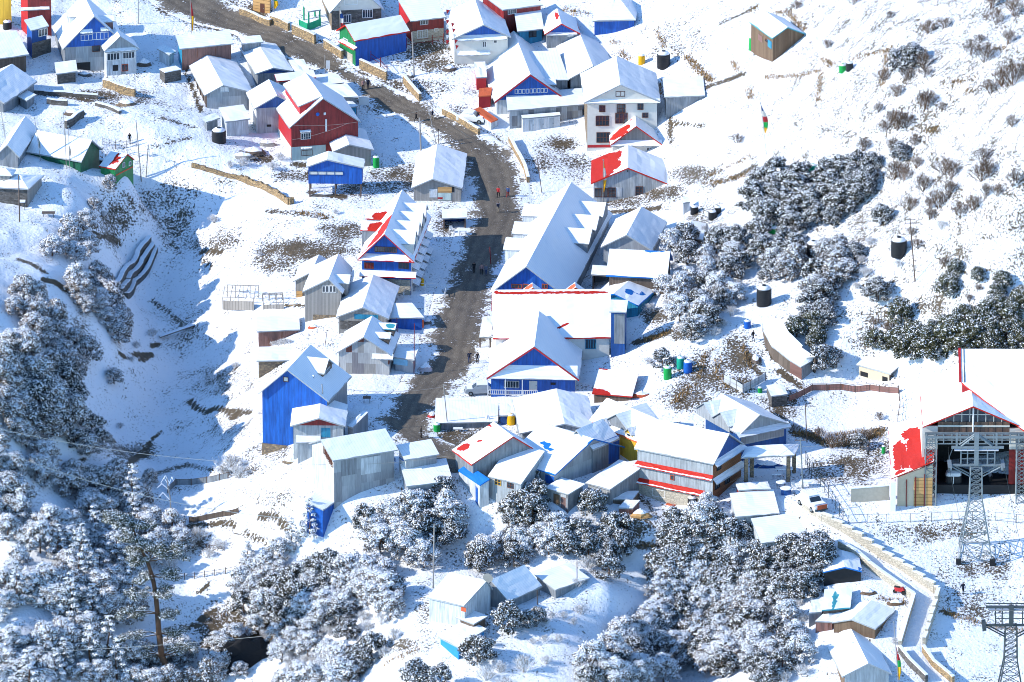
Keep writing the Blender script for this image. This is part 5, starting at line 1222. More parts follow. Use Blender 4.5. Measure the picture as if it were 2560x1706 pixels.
fence('sheet fence enclosing the small snowy yard left of the curved shed',[(300,430),(430,500),(585,415)],1.3,1.2,'polewood',(.5,),.05,mesh='pale')
crop('M')
fence('fabric-covered fence at the top of the snowy garden plot in the gully',[(1250,160),(1310,100),(1425,100),(1540,85),(1635,65),(1700,50)],1.0,1.6,'polewood',(.9,),.06,mesh='greydk')
fence('stone and wattle fence at the foot of the snowy garden plot',[(1410,380),(1540,360),(1660,335),(1775,310)],.9,1.2,'polewood',(.5,.9),.06,mesh='wooddk')
fence('crooked stick fence across the shaded meadow in the bottom left',[(1300,790),(1450,800),(1600,775),(1760,745)],1.0,1.4,'polewood',(.4,.8),.05,pick=.5)
fence('broken rail fence below the frosted thicket by the footbridge plank',[(1400,545),(1540,570),(1670,590)],.6,1.8,'polewood')
crop('A')
fence('picket fence of thin sticks where a person stands near the flag poles',[(945,1330),(1060,1370),(1160,1360),(1250,1345)],1.3,1.0,'polewood',(.4,.8),.04,pick=.35)
fence('white plank railing by the green cabin',[(1170,1420),(1270,1445),(1370,1440)],.9,1.6,'frame_white',(.4,.95),.06)
fence('white plank railing continuing right of the two bare poles',[(1400,1440),(1520,1490),(1600,1530)],.7,1.6,'frame_white',(.4,.95),.06)
crop('B')
lampf=fence('railing with small coloured ball lamps around the yard of the blue shop',[(1150,555),(1200,560),(1290,620),(1350,690)],1.6,1.9,'maroon',(.35,.7),.06)
fence('railing with ball lamps along the front of the long blue shop',[(1120,530),(1190,510),(1350,480),(1530,440),(1765,410),(1870,395)],1.5,2.2,'maroon',(.35,.7),.06)
fence('green garden gate fence at the porch of the stone hotel',[(545,250),(620,285),(740,240)],1.2,.9,'greenpaint',(.3,.6,.95),.07,mesh='greenpaint')
crop('F')
fence('white painted railing around the snowy terrace by the guest house corner',[(1500,1270),(1555,1175),(1700,1190),(1895,1195),(1880,1270)],.9,1.7,'frame_white',(.5,.98),.07)
# greenhouse skeletons
def skeleton(label,A,Bp,D,h,n=4):
    A,Bp,D=[ground(p) for p in (A,Bp,D)]; u=Bp-A; w=D-A; t=empty('hut_skeleton',tuple(A),0,label,'hut skeleton')
    q=MB()
    for i in range(n+1):
        c=u*i/n
        for e in (0,1): q.tube(tuple(c+w*e),tuple(c+w*e+[0,0,h]),.06,.06,5)
        q.tube(tuple(c+[0,0,h]),tuple(c+w*.5+[0,0,h+.9]),.05,.05,5); q.tube(tuple(c+w+[0,0,h]),tuple(c+w*.5+[0,0,h+.9]),.05,.05,5)
    for e,z in ((0,h),(1,h),(.5,h+.9),(.25,h+.45),(.75,h+.45),(0,h*.5)): q.tube(tuple(w*e+[0,0,z]),tuple(u+w*e+[0,0,z]),.05,.05,5)
    q.build('poles','woodgrey',t); q=MB(); nrm=np.array([u[1],-u[0],0])/np.hypot(u[0],u[1])*.1
    q.hexa([tuple(p) for p in (nrm*.4,u+nrm*.4,u-nrm*.2,-nrm*.2)]+[tuple(p+np.array([0,0,h*.75])) for p in (nrm*.4,u+nrm*.4,u-nrm*.2,-nrm*.2)]); q.build('boarding','woodgrey',t)
crop('E'); skeleton('bare pole skeleton of a hut with board sides, left of the low shed with straw',(2045,1375),(2330,1385),(2090,1260),1.9,4)
crop('F'); skeleton('small broken pole frame beside the snowy hoop tunnel',(215,1375),(400,1370),(205,1300),1.0,3)
# foot planks
def plank(label,a,b,w=.9):
    A,Z=ground(a),ground(b); A[2]+=.35; Z[2]+=.35; d=Z-A; n=np.array([-d[1],d[0],0])/np.hypot(d[0],d[1])*w/2
    q=MB(); q.hexa([tuple(-n+[0,0,-.15]),tuple(d-n+[0,0,-.15]),tuple(d+n+[0,0,-.15]),tuple(n+[0,0,-.15]),tuple(-n),tuple(d-n),tuple(d+n),tuple(n)],0,1)
    o=q.build('footbridge',['wooddk','snow']); o.location=tuple(A); tag(o,label,'footbridge')
crop('I'); plank('long snowy plank footbridge over the stream in the shaded gully',(1465,170),(1780,60))
crop('M'); plank('short snowy plank footbridge at the bottom of the fenced plot',(1765,475),(1830,360),1.3)
# ------------------------------------------------------------------ poles, wires, flags
def pole(label,b,t,r=.09,mat='pole',arm=0,name='utility_pole',cat='pole',cap=None):
    g_=ground(b); k=kpx(g_); (u0,v0),(u1,v1)=px(b),px(t)
    h=(v0-v1)/(k*cT); dx=(u1-u0)/k
    o_=empty(name,tuple(g_),0,label,cat); q=MB(); q.tube((0,0,-.5),(dx,0,h),r,r*.75,8); q.build('shaft',mat,o_)
    for i in range(arm): 
        q=MB(); q.box(dx-.75,dx+.75,-.05,.05,h-.35-i*.5,h-.25-i*.5); 
        for x in (-.6,0,.6): q.tube((dx+x,0,h-.25-i*.5),(dx+x,0,h-.05-i*.5),.05,.03,6)
        q.build('crossarm','polewood',o_)
    if cap: q=MB(); q.lathe([(.05,0),(.14,.1),(.05,.22)],8,(dx,0,h)); q.build('finial',cap,o_)
    return o_,g_,h,dx
def flagpole(label,b,t,bands,f0,f1,w=.55):
    o_,g_,h,dx=pole(label,b,t,.05,'pole',name='flag_pole',cat='flag pole',cap='steel')
    n=len(bands)
    q=MB(); m=[]
    for i in range(n):
        za=h*(f0+(f1-f0)*i/n); zb=h*(f0+(f1-f0)*(i+1)/n); xa=dx*za/h; xb=dx*zb/h
        N_=3
        for k in range(N_):
            x0=k/N_; x1=(k+1)/N_; wa=w*math.sin(math.pi*min(.97,(i+.35)/n)); wb=w*math.sin(math.pi*min(.97,(i+1.2)/n)); yy=lambda x: .08*math.sin(x*6+i)
            q.poly([(xa+wa*x0+.05,yy(x0),za),(xa+wa*x1+.05,yy(x1),za),(xb+wb*x1+.05,yy(x1),zb),(xb+wb*x0+.05,yy(x0),zb)],i)
    q.build('flag',bands,o_)
crop('D'); flagpole('tall prayer flag in white, red, green and yellow on the open slope',(553,1085),(505,730),['tank_yellow','tank_green','redpaint','plaster','bluedk'],.42,.97,.75)
crop('P'); flagpole('prayer flag pole with red, yellow and green cloth beside the walled path',(1213,1600),(1170,1120),['tank_yellow','tank_yellow','tank_green','redpaint','redpaint'],.1,.62,.5)
crop('G'); flagpole('prayer flag with a yellow foot before the red-roofed grey house',(1275,395),(1278,10),['tank_yellow','tank_yellow','plaster','plaster','tank_yellow'],.25,.97,.45)
crop('A'); flagpole('flag pole with a red pennant over the shop roof by the road',(1765,420),(1752,-10),['tank_yellow','tank_yellow','redpaint','redpaint'],.3,.95,.35)
crop('B'); flagpole('flag pole with blue, white and red cloth in front of the stone hotel',(922,290),(915,75),['redpaint','plaster','bluedk','plaster'],.15,.95,.6)
flagpole('slim flag with yellow cloth beside the ochre house',(310,110),(312,-40),['tank_yellow','tank_yellow','tank_green'],.2,.9,.7)
crop('A')
flagpole('tall pole with folded flag nearest the green walled house',(378,1480),(325,1095),['drab','drab'] if 'drab' in MATS else ['pole','pole'],.3,.6,.25)
flagpole('tall pole at the left edge in front of the two-tone roof',(78,1465),(10,975),['plaster','plaster'],.4,.9,.12)
flagpole('slender pole in the middle of the broad white roof',(612,1540),(590,1050),['plaster','plaster'],.4,.9,.12)
flagpole('slender pole with a small grey cloth before the green gable end',(640,1545),(632,1170),['pole','pole'],.3,.55,.3)
pole('grey utility pole beside the green cabin',(1300,1665),(1255,1110)); pole('second bare pole right of the green cabin, leaning slightly',(1338,1625),(1365,1335),.08)
pole('thin bare pole at the shaded yard by the crimson top-left house',(1270,220),(1275,-20),.06)
crop('E'); pole('grey wooden pole in front of the stone hut with the cupola',(180,570),(178,140),.1,'polewood')
crop('B'); pole('tall grey utility pole in the lamp-railing yard',(1600,700),(1580,300),.12); pole('grey pole before the bright snow patch by the road bend',(1662,1385),(1650,1085),.13); pole('leaning thin pole with wires over the road bend',(1810,1330),(1715,930),.07); pole('street lamp with a dark head at the road bend',(1825,1330),(1822,1200),.06,'polewood',name='street_lamp',cat='street lamp',cap='dark'); pole('road pole carrying a small white-red notice',(783,700),(780,510),.06)
crop('G'); pole('thin leaning pole in the speckled yard left of the red roof',(718,300),(672,-10),.06,'polewood'); pole('red-topped pole at the left front corner of the long hall',(248,960),(237,800),.07,'maroon'); pole('thin pole at the right corner of the red-roofed grey house',(1842,375),(1845,65),.05)
crop('H'); pole('utility pole with two crossarms beside the black tank on the open slope',(1510,940),(1462,450),.1,'polewood',2)
crop('J'); pole('tall slanting pole in front of the house with dark red gable',(797,1220),(755,735),.09); pole('short leaning pole with lamp against the tall blue house',(458,1100),(445,860),.07,'polewood'); pole('pole rising from the low shed behind the green drum',(1912,1155),(1868,740),.08); pole('rusty pole at the front corner of the picture kiosk',(1597,645),(1603,180),.06,'maroon'); pole('dark red post beside the blue-walled flat shed',(1443,255),(1440,130),.06,'maroon'); pole('thin pole between the rusty shed and the patchwork house',(775,395),(800,250),.05,'polewood')
crop('N'); pole('tall pale pole in front of the frosted trees, left of the bottom houses',(1558,868),(1568,385),.11)
crop('R'); pole('white-banded utility pole at the corner of the mesh fence',(1865,1035),(1835,570),.1,'steel',1); pole('lattice-like thin pole beside the bare tree on the terrace',(1902,610),(1880,255),.08,'polewood')
crop('O'); pole('short post in front of the low sheet roof',(724,840),(722,670),.07,'polewood'); pole('short post on the snow right of the shaded bottom house',(428,990),(426,880),.07,'polewood'); pole('post beside the shaded bottom house and the evergreen',(114,1000),(112,910),.07,'polewood')
crop('K'); pole('dark thin pole near the bunting on the rounded white roof',(1392,640),(1386,540),.05,'polewood')
crop('Q'); pole('thin pole above the orange drum by the low sheds',(318,1165),(318,1055),.04,'polewood')
# long power lines over the bottom left
def sky_pt(p,h): g_=ground(p); return g_+np.array([0,0,h])
crop('I')
def ptz(p,y):   # point on the view ray at world depth y
    d=rdir(*px(p)); t=(y-CAM[1])/d[1]; return CAM+d*t
cable('power_line','upper pale power line crossing the shaded gully to the left edge',ptz((-60,990),-62),ptz((2350,1315),-38),.035,.9,30,'power line','plaster',group='power lines over the gully')
crop('M')
cable('power_line','lower pale power line slanting down across the frosted trees',ptz((20,-150),-75),ptz((2146,346),-62),.04,1.6,30,'power line','plaster',group='power lines over the gully')
cable('power_line','faint wire over the dark rock hollow in the bottom left',ptz((200,1345),-85),ptz((2060,1215),-80),.025,.3,20,'power line','plaster',group='power lines over the gully')
crop('J')
cable('wire','thin wire sagging across the road from the dark red gable house',ptz((1040,960),6),ptz((1640,1190),-2),.022,.4,16,'wire','plaster')
cable('wire','thin wire across the gravel road by the picture kiosk',ptz((1610,600),14),ptz((2250,610),16),.022,.3,16,'wire','plaster')
def wire(label,c,a,b,gpx,sag=.4,r=.02):
    crop(c); y=ground(gpx)[1]; cable('wire',label,ptz(a,y),ptz(b,y),r,sag,16,'wire','pole')
wire('wire strung in front of the crimson house towards the stilt house','B',(470,1150),(1090,1120),(620,1560),.3)
wire('second lower wire strung in front of the crimson house','B',(480,1285),(1000,1130),(620,1560),.3)
wire('wire sloping over the road bend to the tall grey pole','B',(1240,1080),(1810,960),(1650,1385),.5)
wire('wire from the leaning road pole down the lane to the weathered hut','B',(1720,960),(2240,1330),(1810,1330),.5)
wire('wire from the tall slanting pole across the forecourt table','J',(755,745),(1868,760),(1165,1000),.9)
wire('low wire along the front of the tall grey sheet-metal house','J',(640,1470),(1890,1400),(900,1740),.5)
wire('wire crossing the boarded house front towards the mesh fence','R',(1040,1050),(1840,600),(1200,1050),.4)
wire('wire along the path from the gate canopy pole','R',(1840,650),(2340,560),(1865,1035),.4)
wire('thin wire running up the open slope at the right edge','D',(2110,1060),(2352,610),(2110,1070),.4,.03)
# bunting
crop('B')
def bunting(label,a,b,ya,yb,n,cols):
    A=ptz(a,ya); Z=ptz(b,yb); t=empty('flag_string',tuple(A),0,label,'flags'); d=Z-A
    q=MB(); q.tube((0,0,0),tuple(d),.02,.02,4); q.build('cord','plaster',t)
    for i in range(n):
        c=d*(i+.3)/n; s=.42 if i%2 else -.05; q=MB(); q.poly([tuple(c),tuple(c+[.55,.05,-.15]),tuple(c+[.12,0,-.75])]); q.poly([tuple(c+[.01,.02,0]),tuple(c+[.12,.02,-.75]),tuple(c+[.55,.07,-.15])]); q.build('pennant',cols[i%len(cols)],t)
g_=ground((1985,640))
bunting('string of red and white pennants hanging down beside the white-walled house',(1892,75),(1890,400),g_[1]+1,g_[1]-.5,7,['redpaint','frame_white']); bunting('second pennant string of red flags ending at the potted yard',(1935,195),(1992,500),g_[1]+1,g_[1]-.5,6,['redpaint','redpaint','frame_white'])
# road signs
crop('B')
def sign(label,a,b,mat='frame_white'):
    (u0,v0),(u1,v1)=px(a),px(b); g_=ground((a[0],b[1]+12)); k=kpx(g_); w=(u1-u0)/k; h=(v1-v0)/(k*cT)
    t=empty('road_sign',tuple(g_),0,label,'sign'); q=MB(); q.box(0,w,-.03,.03,.6,.6+h,0,1); q.build('board',[mat,'snow'],t)
    for x in (.08,w-.08): q=MB(); q.tube((x,.05,-.3),(x,.05,.6+h),.04,.04,6); q.build('post','pole',t)
    return t
sign('white notice board with a red foot standing at the road edge',(790,582),(826,655)); sign('pale signboard on legs at the road behind the crimson house',(1090,912),(1185,990))
# ------------------------------------------------------------------ water tanks, drums
def tank(label,c,w,h,mat,ribs=8,name='water_tank',cat='water tank',snow=True):
    g_=ground(c); k=kpx(g_); s=CR[0][2]; r=w*s/k/2; hh=h*s/(k*cT)
    prof=[(r,0)]
    for i in range(ribs): z=hh*(i+.5)/ribs; prof+=[(r*1.0,z-hh*.3/ribs),(r*1.03,z),(r*1.0,z+hh*.3/ribs)]
    prof+=[(r,hh),(r*.85,hh+.12*r),(r*.3,hh+.28*r)]
    t=empty(name,tuple(g_),0,label,cat); q=MB(); q.lathe([(a,b-.15 if i==0 else b) for i,(a,b) in enumerate(prof)],24); q.build('body',mat,t,True)
    if snow: q=MB(); q.lathe([(r*.9,hh+.07),(r*.93,hh+.16),(r*.6,hh+.34*r+.1),(r*.1,hh+.38*r+.12)],20); q.build('snow_cap','snow',t,True)
    q=MB(); q.lathe([(r*.28,hh+.25*r),(r*.28,hh+.5*r+.08)],12); q.build('lid',mat,t)
    return t
crop('A'); tank('black ribbed rainwater tank below the pale grey shed',(2010,1300),130,95,'black'); tank('snow-capped black drum beside the green cabin',(940,1560),70,90,'black',4); tank('black tank at the foot of the red house in the top left corner',(68,262),80,55,'black')
crop('C'); tank('orange-yellow drum on the snow left of the black tank',(1630,585),62,70,'tank_yellow',3); tank('tall black ribbed tank on the slope behind the tall white house',(1832,615),122,115,'black')
crop('D'); tank('green tank at the corner of the lone plank hut',(458,345),65,78,'tank_green'); tank('green tank with snow melting over its top on the open slope',(1082,503),52,42,'tank_green'); tank('black tank touching the green tank on the open slope',(1130,492),50,48,'black')
tank('small yellow and teal drum in the dark evergreens',(873,1190),56,30,'tank_teal',3)
crop('H'); tank('bright green tank above the round evergreen clump',(410,590),82,60,'tank_green',4); tank('black tank half behind the evergreen with the leaning pole',(720,765),100,115,'black'); tank('big black ribbed tank beside the utility pole with crossarms',(1382,738),122,112,'black'); tank('dark tank with a snowy bush in front, above the curved shed',(340,1118),115,120,'black'); tank('blue-green barrel at the head of the curved shed',(212,1296),52,45,'tank_blue',3)
crop('Q'); tank('green tank on the slope right of the red-footed shed',(1868,755),74,92,'tank_green'); tank('teal tank behind the blue tank on the slope',(1988,658),72,85,'tank_teal'); tank('deep blue tank beside the teal tank on the slope',(2055,695),80,85,'tank_blue'); tank('orange-yellow drum at the corner of the rounded white roof',(432,1178),76,80,'tank_yellow',3)
crop('G'); tank('dark tank next to the tiny grey booth',(2115,490),72,55,'black'); tank('front one of the paired dark tanks beside the road slope bushes',(2280,540),75,60,'black'); tank('rear dark tank of the pair by the bushes',(2330,490),60,50,'black')
crop('K'); tank('green drum at the left foot of the long low shed',(118,652),64,55,'tank_green',3)
crop('R'); tank('black tank below the red awning of the three-storey house',(848,1195),86,70,'black'); tank('green drum peeking behind the stone-grey hut',(1468,150),42,36,'tank_green',3)
crop('B'); tank('dark green barrel beside the weathered grey house',(1250,1535),58,85,'tank_green',3)
crop('T'); tank('green litter bin at the edge of the station forecourt',(178,452),60,95,'tank_green',2,'litter_bin','bin')
crop('F'); tank('yellow barrel at the stone corner of the guest house',(1672,1150),36,55,'tank_yellow',2,'barrel','barrel',False); tank('blue barrel beside the yellow barrel at the guest house corner',(1640,1148),36,40,'tank_blue',2,'barrel','barrel',False)
# ------------------------------------------------------------------ furniture
def table(label,p,w=1.0,l=1.0,h=.75,top='snow',leg='steeldk',round_=False,name='table',skirt=None,rz=0):
    g_=ground(p); t=empty(name,tuple(g_),rz,label,name.replace('_',' ')); q=MB()
    if round_: q.lathe([(w/2,h-.05),(w/2,h),(w*.42,h+.08)],18)
    else: q.box(-w/2,w/2,-l/2,l/2,h-.06,h+.07)
    q.build('top',top,t)
    if skirt: q=MB(); q.box(-w*.42,w*.42,-l*.42,l*.42,-.1,h-.07); q.build('skirt',skirt,t)
    else:
        for x in (-1,1):
            for y in (-1,1): q=MB(); q.tube((x*w*.38,y*l*.38,-.1),(x*w*.36,y*l*.36,h-.05),.035,.035,6); q.build('leg',leg,t)
    return t
def chair(label,p,rz=0,mat='frame_white'):
    g_=ground(p); t=empty('plastic_chair',tuple(g_),rz,label,'chair'); q=MB(); q.box(-.25,.25,-.25,.25,.42,.47); q.build('seat',mat,t)
    q=MB(); q.hexa([(-.25,.22,.47),(.25,.22,.47),(.25,.26,.47),(-.25,.26,.47),(-.22,.32,.95),(.22,.32,.95),(.22,.36,.95),(-.22,.36,.95)]); q.build('backrest',mat,t)
    for x in (-1,1):
        for y in (-1,1): q=MB(); q.tube((x*.26,y*.26,-.05),(x*.22,y*.22,.42),.03,.03,6); q.build('leg',mat,t)
        q=MB(); q.box(x*.27-.03,x*.27+.03,-.22,.26,.65,.69); q.build('armrest',mat,t)
crop('R'); table('round snowy table in front of the gate canopy',(1660,1020),1.4,1.4,.75,round_=True); table('heart-shaped snowy table over a blue skirt by the gate canopy',(1708,1080),1.6,1.3,.8,round_=True,skirt='bluedk'); table('square snowy table beside the stacked plastic chairs',(1890,1015),1.5,1.0); table('snow-covered table under the canopy, next to its right post',(1620,940),1.3,1.0); table('snow-covered counter at the back of the canopy',(1690,905),2.4,1.0,.9)
chair('white plastic chair right of the blue-skirted table',(1780,1040),.4); chair('white plastic chair by the mesh fence pole',(1830,1035),-.5)
crop('F'); chair('white plastic chair in front of the dark roadside stall',(1938,668),.2); table('snow-covered table beside the stall, with red cloth on it',(2045,690),1.2,.9); table('small dark stool on the snow near the stall',(1820,745),.6,.5,.5,name='stool'); table('small dark crate stool right of the other stool by the stall',(1888,742),.5,.4,.4,name='stool')
crop('J'); table('bare wooden table on the snowy forecourt of the blue house',(1165,905),1.1,.8,.75,'wooddk'); table('dark bench with a thick snow cover by the road',(1170,1115),1.3,.6,.6,name='bench'); 
crop('K'); table('snowy bench beside the green drum',(312,660),1.3,.6,.5,name='bench')
crop('E'); table('small wooden trestle bench on the shaded ridge',(445,520),1.9,.8,.6,'wooddk',name='bench'); table('white-topped stand next to the stone hut with the cupola',(205,445),.9,.9,1.1)
crop('J'); 
g_=ground((1700,600)); q=MB(); 
for i in range(6):
    for j in range(4): pass
def heap(label,p,w,d,h,mat,seed,name,cat):
    r_=random.Random(seed); g_=ground(p); q=MB(); n,m=12,5
    for j in range(m):
        for i in range(n):
            t=2*math.pi*i/n; f=(1-j/(m-1))**.6*r_.uniform(.82,1.1) if j<m-1 else .02
            q.v.append((w/2*f*math.cos(t),d/2*f*math.sin(t),h*j/(m-1)*r_.uniform(.85,1.1)-.1))
    for j in range(m-1):
        for i in range(n): a=j*n+i; b=j*n+(i+1)%n; q.f.append((a,b,b+n,a+n)); q.m.append(0 if j<2 else 1)
    o=q.build(name,[mat,'snow']); o.location=tuple(g_); return tag(o,label,cat)
heap('cloth-covered motorbike shape with snow beside the picture kiosk',(1700,610),2.4,1.6,1.3,'cloth',3,'covered_load','cover'); 
crop('K'); heap('rubble heap with rusty sheet and blue scraps right of the red-footed shed',(2000,330),3.2,1.6,.8,'orangepaint',5,'scrap_heap','heap'); heap('brown firewood heap below the stone terrace of the three-storey house',(1990,1430),3.2,1.8,1.1,'ochre',6,'firewood_heap','heap')
crop('B'); heap('heap of snowy planks and branches below the grey blue-gabled house',(120,1400),4.5,3.0,1.0,'wooddk',8,'plank_heap','heap'); heap('snow-capped boulder at the bend beside the leaning pole yard',(1565,705),1.6,1.2,.8,'stonedk',9,'boulder','boulder')
crop('A'); heap('round snow-covered boulder below the leaning planks',(1160,960),3.2,2.6,1.0,'stone',10,'boulder','boulder'); heap('brushwood stack by the right of the grey annex',(1325,600),2.6,1.6,1.2,'wooddk',11,'brushwood','heap')
crop('F'); heap('small heap of orange scrap before the stone base of the four-window house',(680,1540),2.2,1.2,.6,'orangepaint',12,'scrap_heap','heap')
crop('P'); heap('snow-covered crates under the dark shelter front',(780,800),2.2,1.0,.9,'wooddk',13,'crate_heap','heap')
crop('A'); heap('broken snowy steps and beams in the shaded yard at the left',(680,1050),4.0,2.2,1.0,'wooddk',21,'plank_heap','heap'); heap('snowy junk beside the tiny stone hut',(770,690),2.4,1.2,.7,'stonedk',22,'scrap_heap','heap')
crop('B'); heap('grey branches and boards left of the mint ground floor',(250,1330),3,1.6,.9,'woodgrey',23,'plank_heap','heap'); heap('scrap under the bright blue stilt house',(770,1790),4.2,1.6,.7,'stonedk',24,'scrap_heap','heap'); heap('potted plants with snow by the red and white pennants',(1925,640),2.6,1.6,.9,'wooddk',25,'plant_pots','plants')
crop('A'); heap('snowy wood stack by the black rainwater tank',(2230,1440),4.0,2.0,.8,'woodgrey',26,'plank_heap','heap')
crop('F'); heap('dark stacked goods beside the blue flat shed at the road',(1720,1500),1.6,1.2,1.0,'stonedk',27,'goods_heap','heap'); heap('frozen grass clumps at the stone terrace below the four-window house',(480,1330),3,1,.5,'stonewall',28,'stone_heap','heap')
crop('J'); heap('scrap and barrels between the two sheds under the road end',(1330,1560),2.2,1.4,1.0,'wooddk',29,'scrap_heap','heap'); heap('brown boards on the slope under the dark red gable house',(470,1450),2.8,1.4,.6,'stone',30,'stone_heap','heap'); heap('red and blue goods at the left end of the long low shed',(1760,1040),1.4,1.0,.9,'redpaint',31,'goods_heap','heap')
crop('K'); heap('dark boards leaning on the long low shed roof edge',(585,600),1.5,.8,1.6,'wooddk',32,'plank_heap','heap')
crop('L'); heap('colourful goods under the gate canopy',(600,1000),4.5,1.8,.9,'cloth_navy' if 'cloth_navy' in MATS else 'bluedk',33,'goods_heap','heap'); heap('dark earth and pipes on the muddy track by the curved shed',(520,260),1.6,5,.5,'wooddk',34,'scrap_heap','heap')
crop('P'); heap('brown woodpile beside the left parapet',(1190,980),3,1.4,.7,'wood',35,'firewood_heap','heap'); heap('scattered boards left of the red motorbike',(990,900),2.6,1.6,.7,'wood',36,'plank_heap','heap'); heap('dark junk at the foot of the plank hut',(690,880),2.0,1.2,.7,'wooddk',37,'scrap_heap','heap')
crop('K'); q=None
g_=ground((1220,1)) if False else None
# rock slab painted near-black for the shade under the overhanging frosted bushes
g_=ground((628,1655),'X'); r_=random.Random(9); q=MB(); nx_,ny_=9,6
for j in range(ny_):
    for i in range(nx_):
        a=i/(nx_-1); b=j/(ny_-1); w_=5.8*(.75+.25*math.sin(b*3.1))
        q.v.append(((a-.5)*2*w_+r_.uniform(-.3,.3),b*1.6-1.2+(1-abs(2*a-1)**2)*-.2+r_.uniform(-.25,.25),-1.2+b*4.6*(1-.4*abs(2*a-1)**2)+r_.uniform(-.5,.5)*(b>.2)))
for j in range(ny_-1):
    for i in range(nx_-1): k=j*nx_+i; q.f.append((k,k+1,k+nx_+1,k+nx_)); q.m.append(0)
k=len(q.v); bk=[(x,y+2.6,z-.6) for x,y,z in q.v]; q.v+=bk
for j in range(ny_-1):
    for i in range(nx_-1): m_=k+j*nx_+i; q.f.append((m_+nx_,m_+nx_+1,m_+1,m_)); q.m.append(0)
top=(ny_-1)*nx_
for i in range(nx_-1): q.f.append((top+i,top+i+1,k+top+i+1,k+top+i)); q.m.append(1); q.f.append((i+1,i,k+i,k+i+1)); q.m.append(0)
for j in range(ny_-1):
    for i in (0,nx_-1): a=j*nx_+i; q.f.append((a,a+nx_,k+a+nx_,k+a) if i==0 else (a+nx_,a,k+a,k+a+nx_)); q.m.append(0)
o=q.build('rock_shade',['rockshade','rockshade']); o.location=tuple(g_); tag(o,'rock slab painted near-black for the shade of the hollow below the overhanging frosted bushes','rock')
# dish
crop('N'); g_=ptz((1962,800),ground((1800,1080))[1]); q=MB(); q.lathe([(.08,0),(.45,.12),(.7,.35)],16); o=q.build('satellite_dish','concrete'); o.location=tuple(g_); o.rotation_euler=(.7,0,.4); tag(o,'satellite dish on the ridge between the two bottom roofs','dish')
# ------------------------------------------------------------------ vehicles
def car(label,p,rz,paint,snow=True,name='parked_car',sz=1.0):
    g_=ground(p); t=empty(name,tuple(g_),rz,label,'car'); t.scale=(sz,sz,sz)
    side=[(-2.0,.35),(-2.05,.75),(-1.85,.95),(-1.0,1.0),(-.45,1.48),(1.15,1.52),(1.85,1.0),(2.05,.9),(2.05,.35)]
    q=MB(); w=.82
    for s_ in (-1,1):
        q.poly([(x,s_*(w if z<1.1 else w*.86),z) for x,z in (side if s_<0 else side[::-1])])
    n=len(side)
    for i in range(n):
        (x0,z0),(x1,z1)=side[i],side[(i+1)%n]; w0=w if z0<1.1 else w*.86; w1=w if z1<1.1 else w*.86
        q.poly([(x0,-w0,z0),(x0,w0,z0),(x1,w1,z1),(x1,-w1,z1)])
    q.build('body',paint,t)
    q=MB()
    for s_ in (-1,1):
        y=s_*(w*.93+.02); yy=s_*(w*.86+.02)
        for xa,xb in ((-.75,.15),(.25,1.35)): 
            pts=[(xa,y,1.02),(xb,y,1.02),(min(xb,1.1),yy,1.42),(max(xa,-.4),yy,1.42)]; q.poly(pts if s_<0 else pts[::-1])
    q.poly([(-.98,-.68,1.03),(-.98,.68,1.03),(-.5,.62,1.45),(-.5,-.62,1.45)][::-1]); q.poly([(1.83,-.66,1.05),(1.83,.66,1.05),(1.2,.6,1.48),(1.2,-.6,1.48)])
    q.build('window','glass',t)
    for x in (-1.3,1.3):
        for s_ in (-1,1):
            q=MB(); q.tube((x,s_*.62,.33),(x,s_*.86,.33),.33,.33,14); wh=q.build('wheel','rubber',t); q=MB(); q.tube((x,s_*.861,.33),(x,s_*.875,.33),.19,.19,10); q.build('rim','steel',wh)
    for s_ in (-1,1): q=MB(); q.box(-2.1,-2.03,s_*.55-.17,s_*.55+.17,.68,.82); q.build('headlight','frame_white',t)
    q=MB(); q.box(-2.13,-2.04,-.8,.8,.36,.5); q.build('bumper','steeldk',t)
    if snow: q=MB(); q.box(-.4,1.12,-.66,.66,1.525,1.6); q.box(-1.8,-1.02,-.72,.72,.985,1.06); q.build('snow_cover','snow',t)
    return t
crop('C'); car('white car with snow on bonnet and roof parked beside the red porch',(70,1120),math.radians(205-40),'carpaint',sz=1.05)
crop('K'); car('silver car parked by the porch railing of the blue house',(510,312),math.radians(4),'carsilver',sz=1.0)
crop('R'); cb_=car('snow-buried vehicle between the plastic tables and the walled path',(1945,1210),math.radians(118),'snow',sz=1.25)
q=MB(); q.box(-2.12,-2.06,-.7,.5,.5,1.0); q.box(-1.9,-1.2,-.87,-.83,.45,.9); q.build('orange_panel','orangepaint',cb_)
crop('P')
g_=ground((1215,912)); mbk=empty('motorbike',tuple(g_),math.radians(-30),'red motorbike leaning by the parapet of the walled path','motorbike')
for x in (-.65,.65):
    q=MB(); q.tube((x,-.06,.3),(x,.06,.3),.3,.3,14); q.build('wheel','rubber',mbk)
q=MB(); q.hexa([(-.5,-.16,.4),(.5,-.16,.45),(.5,.16,.45),(-.5,.16,.4),(-.75,-.1,.85),(.3,-.18,1.0),(.3,.18,1.0),(-.75,.1,.85)]); q.hexa([(.3,-.25,.6),(.85,-.2,.7),(.85,.2,.7),(.3,.25,.6),(.35,-.22,1.15),(.6,-.15,1.1),(.6,.15,1.1),(.35,.22,1.15)]); q.build('body','redpaint',mbk)
q=MB(); q.box(-.7,.1,-.16,.16,1.0,1.1); q.build('seat','black',mbk); q=MB(); q.tube((.55,-.4,1.2),(.55,.4,1.2),.03,.03,6); q.build('handlebar','steel',mbk)
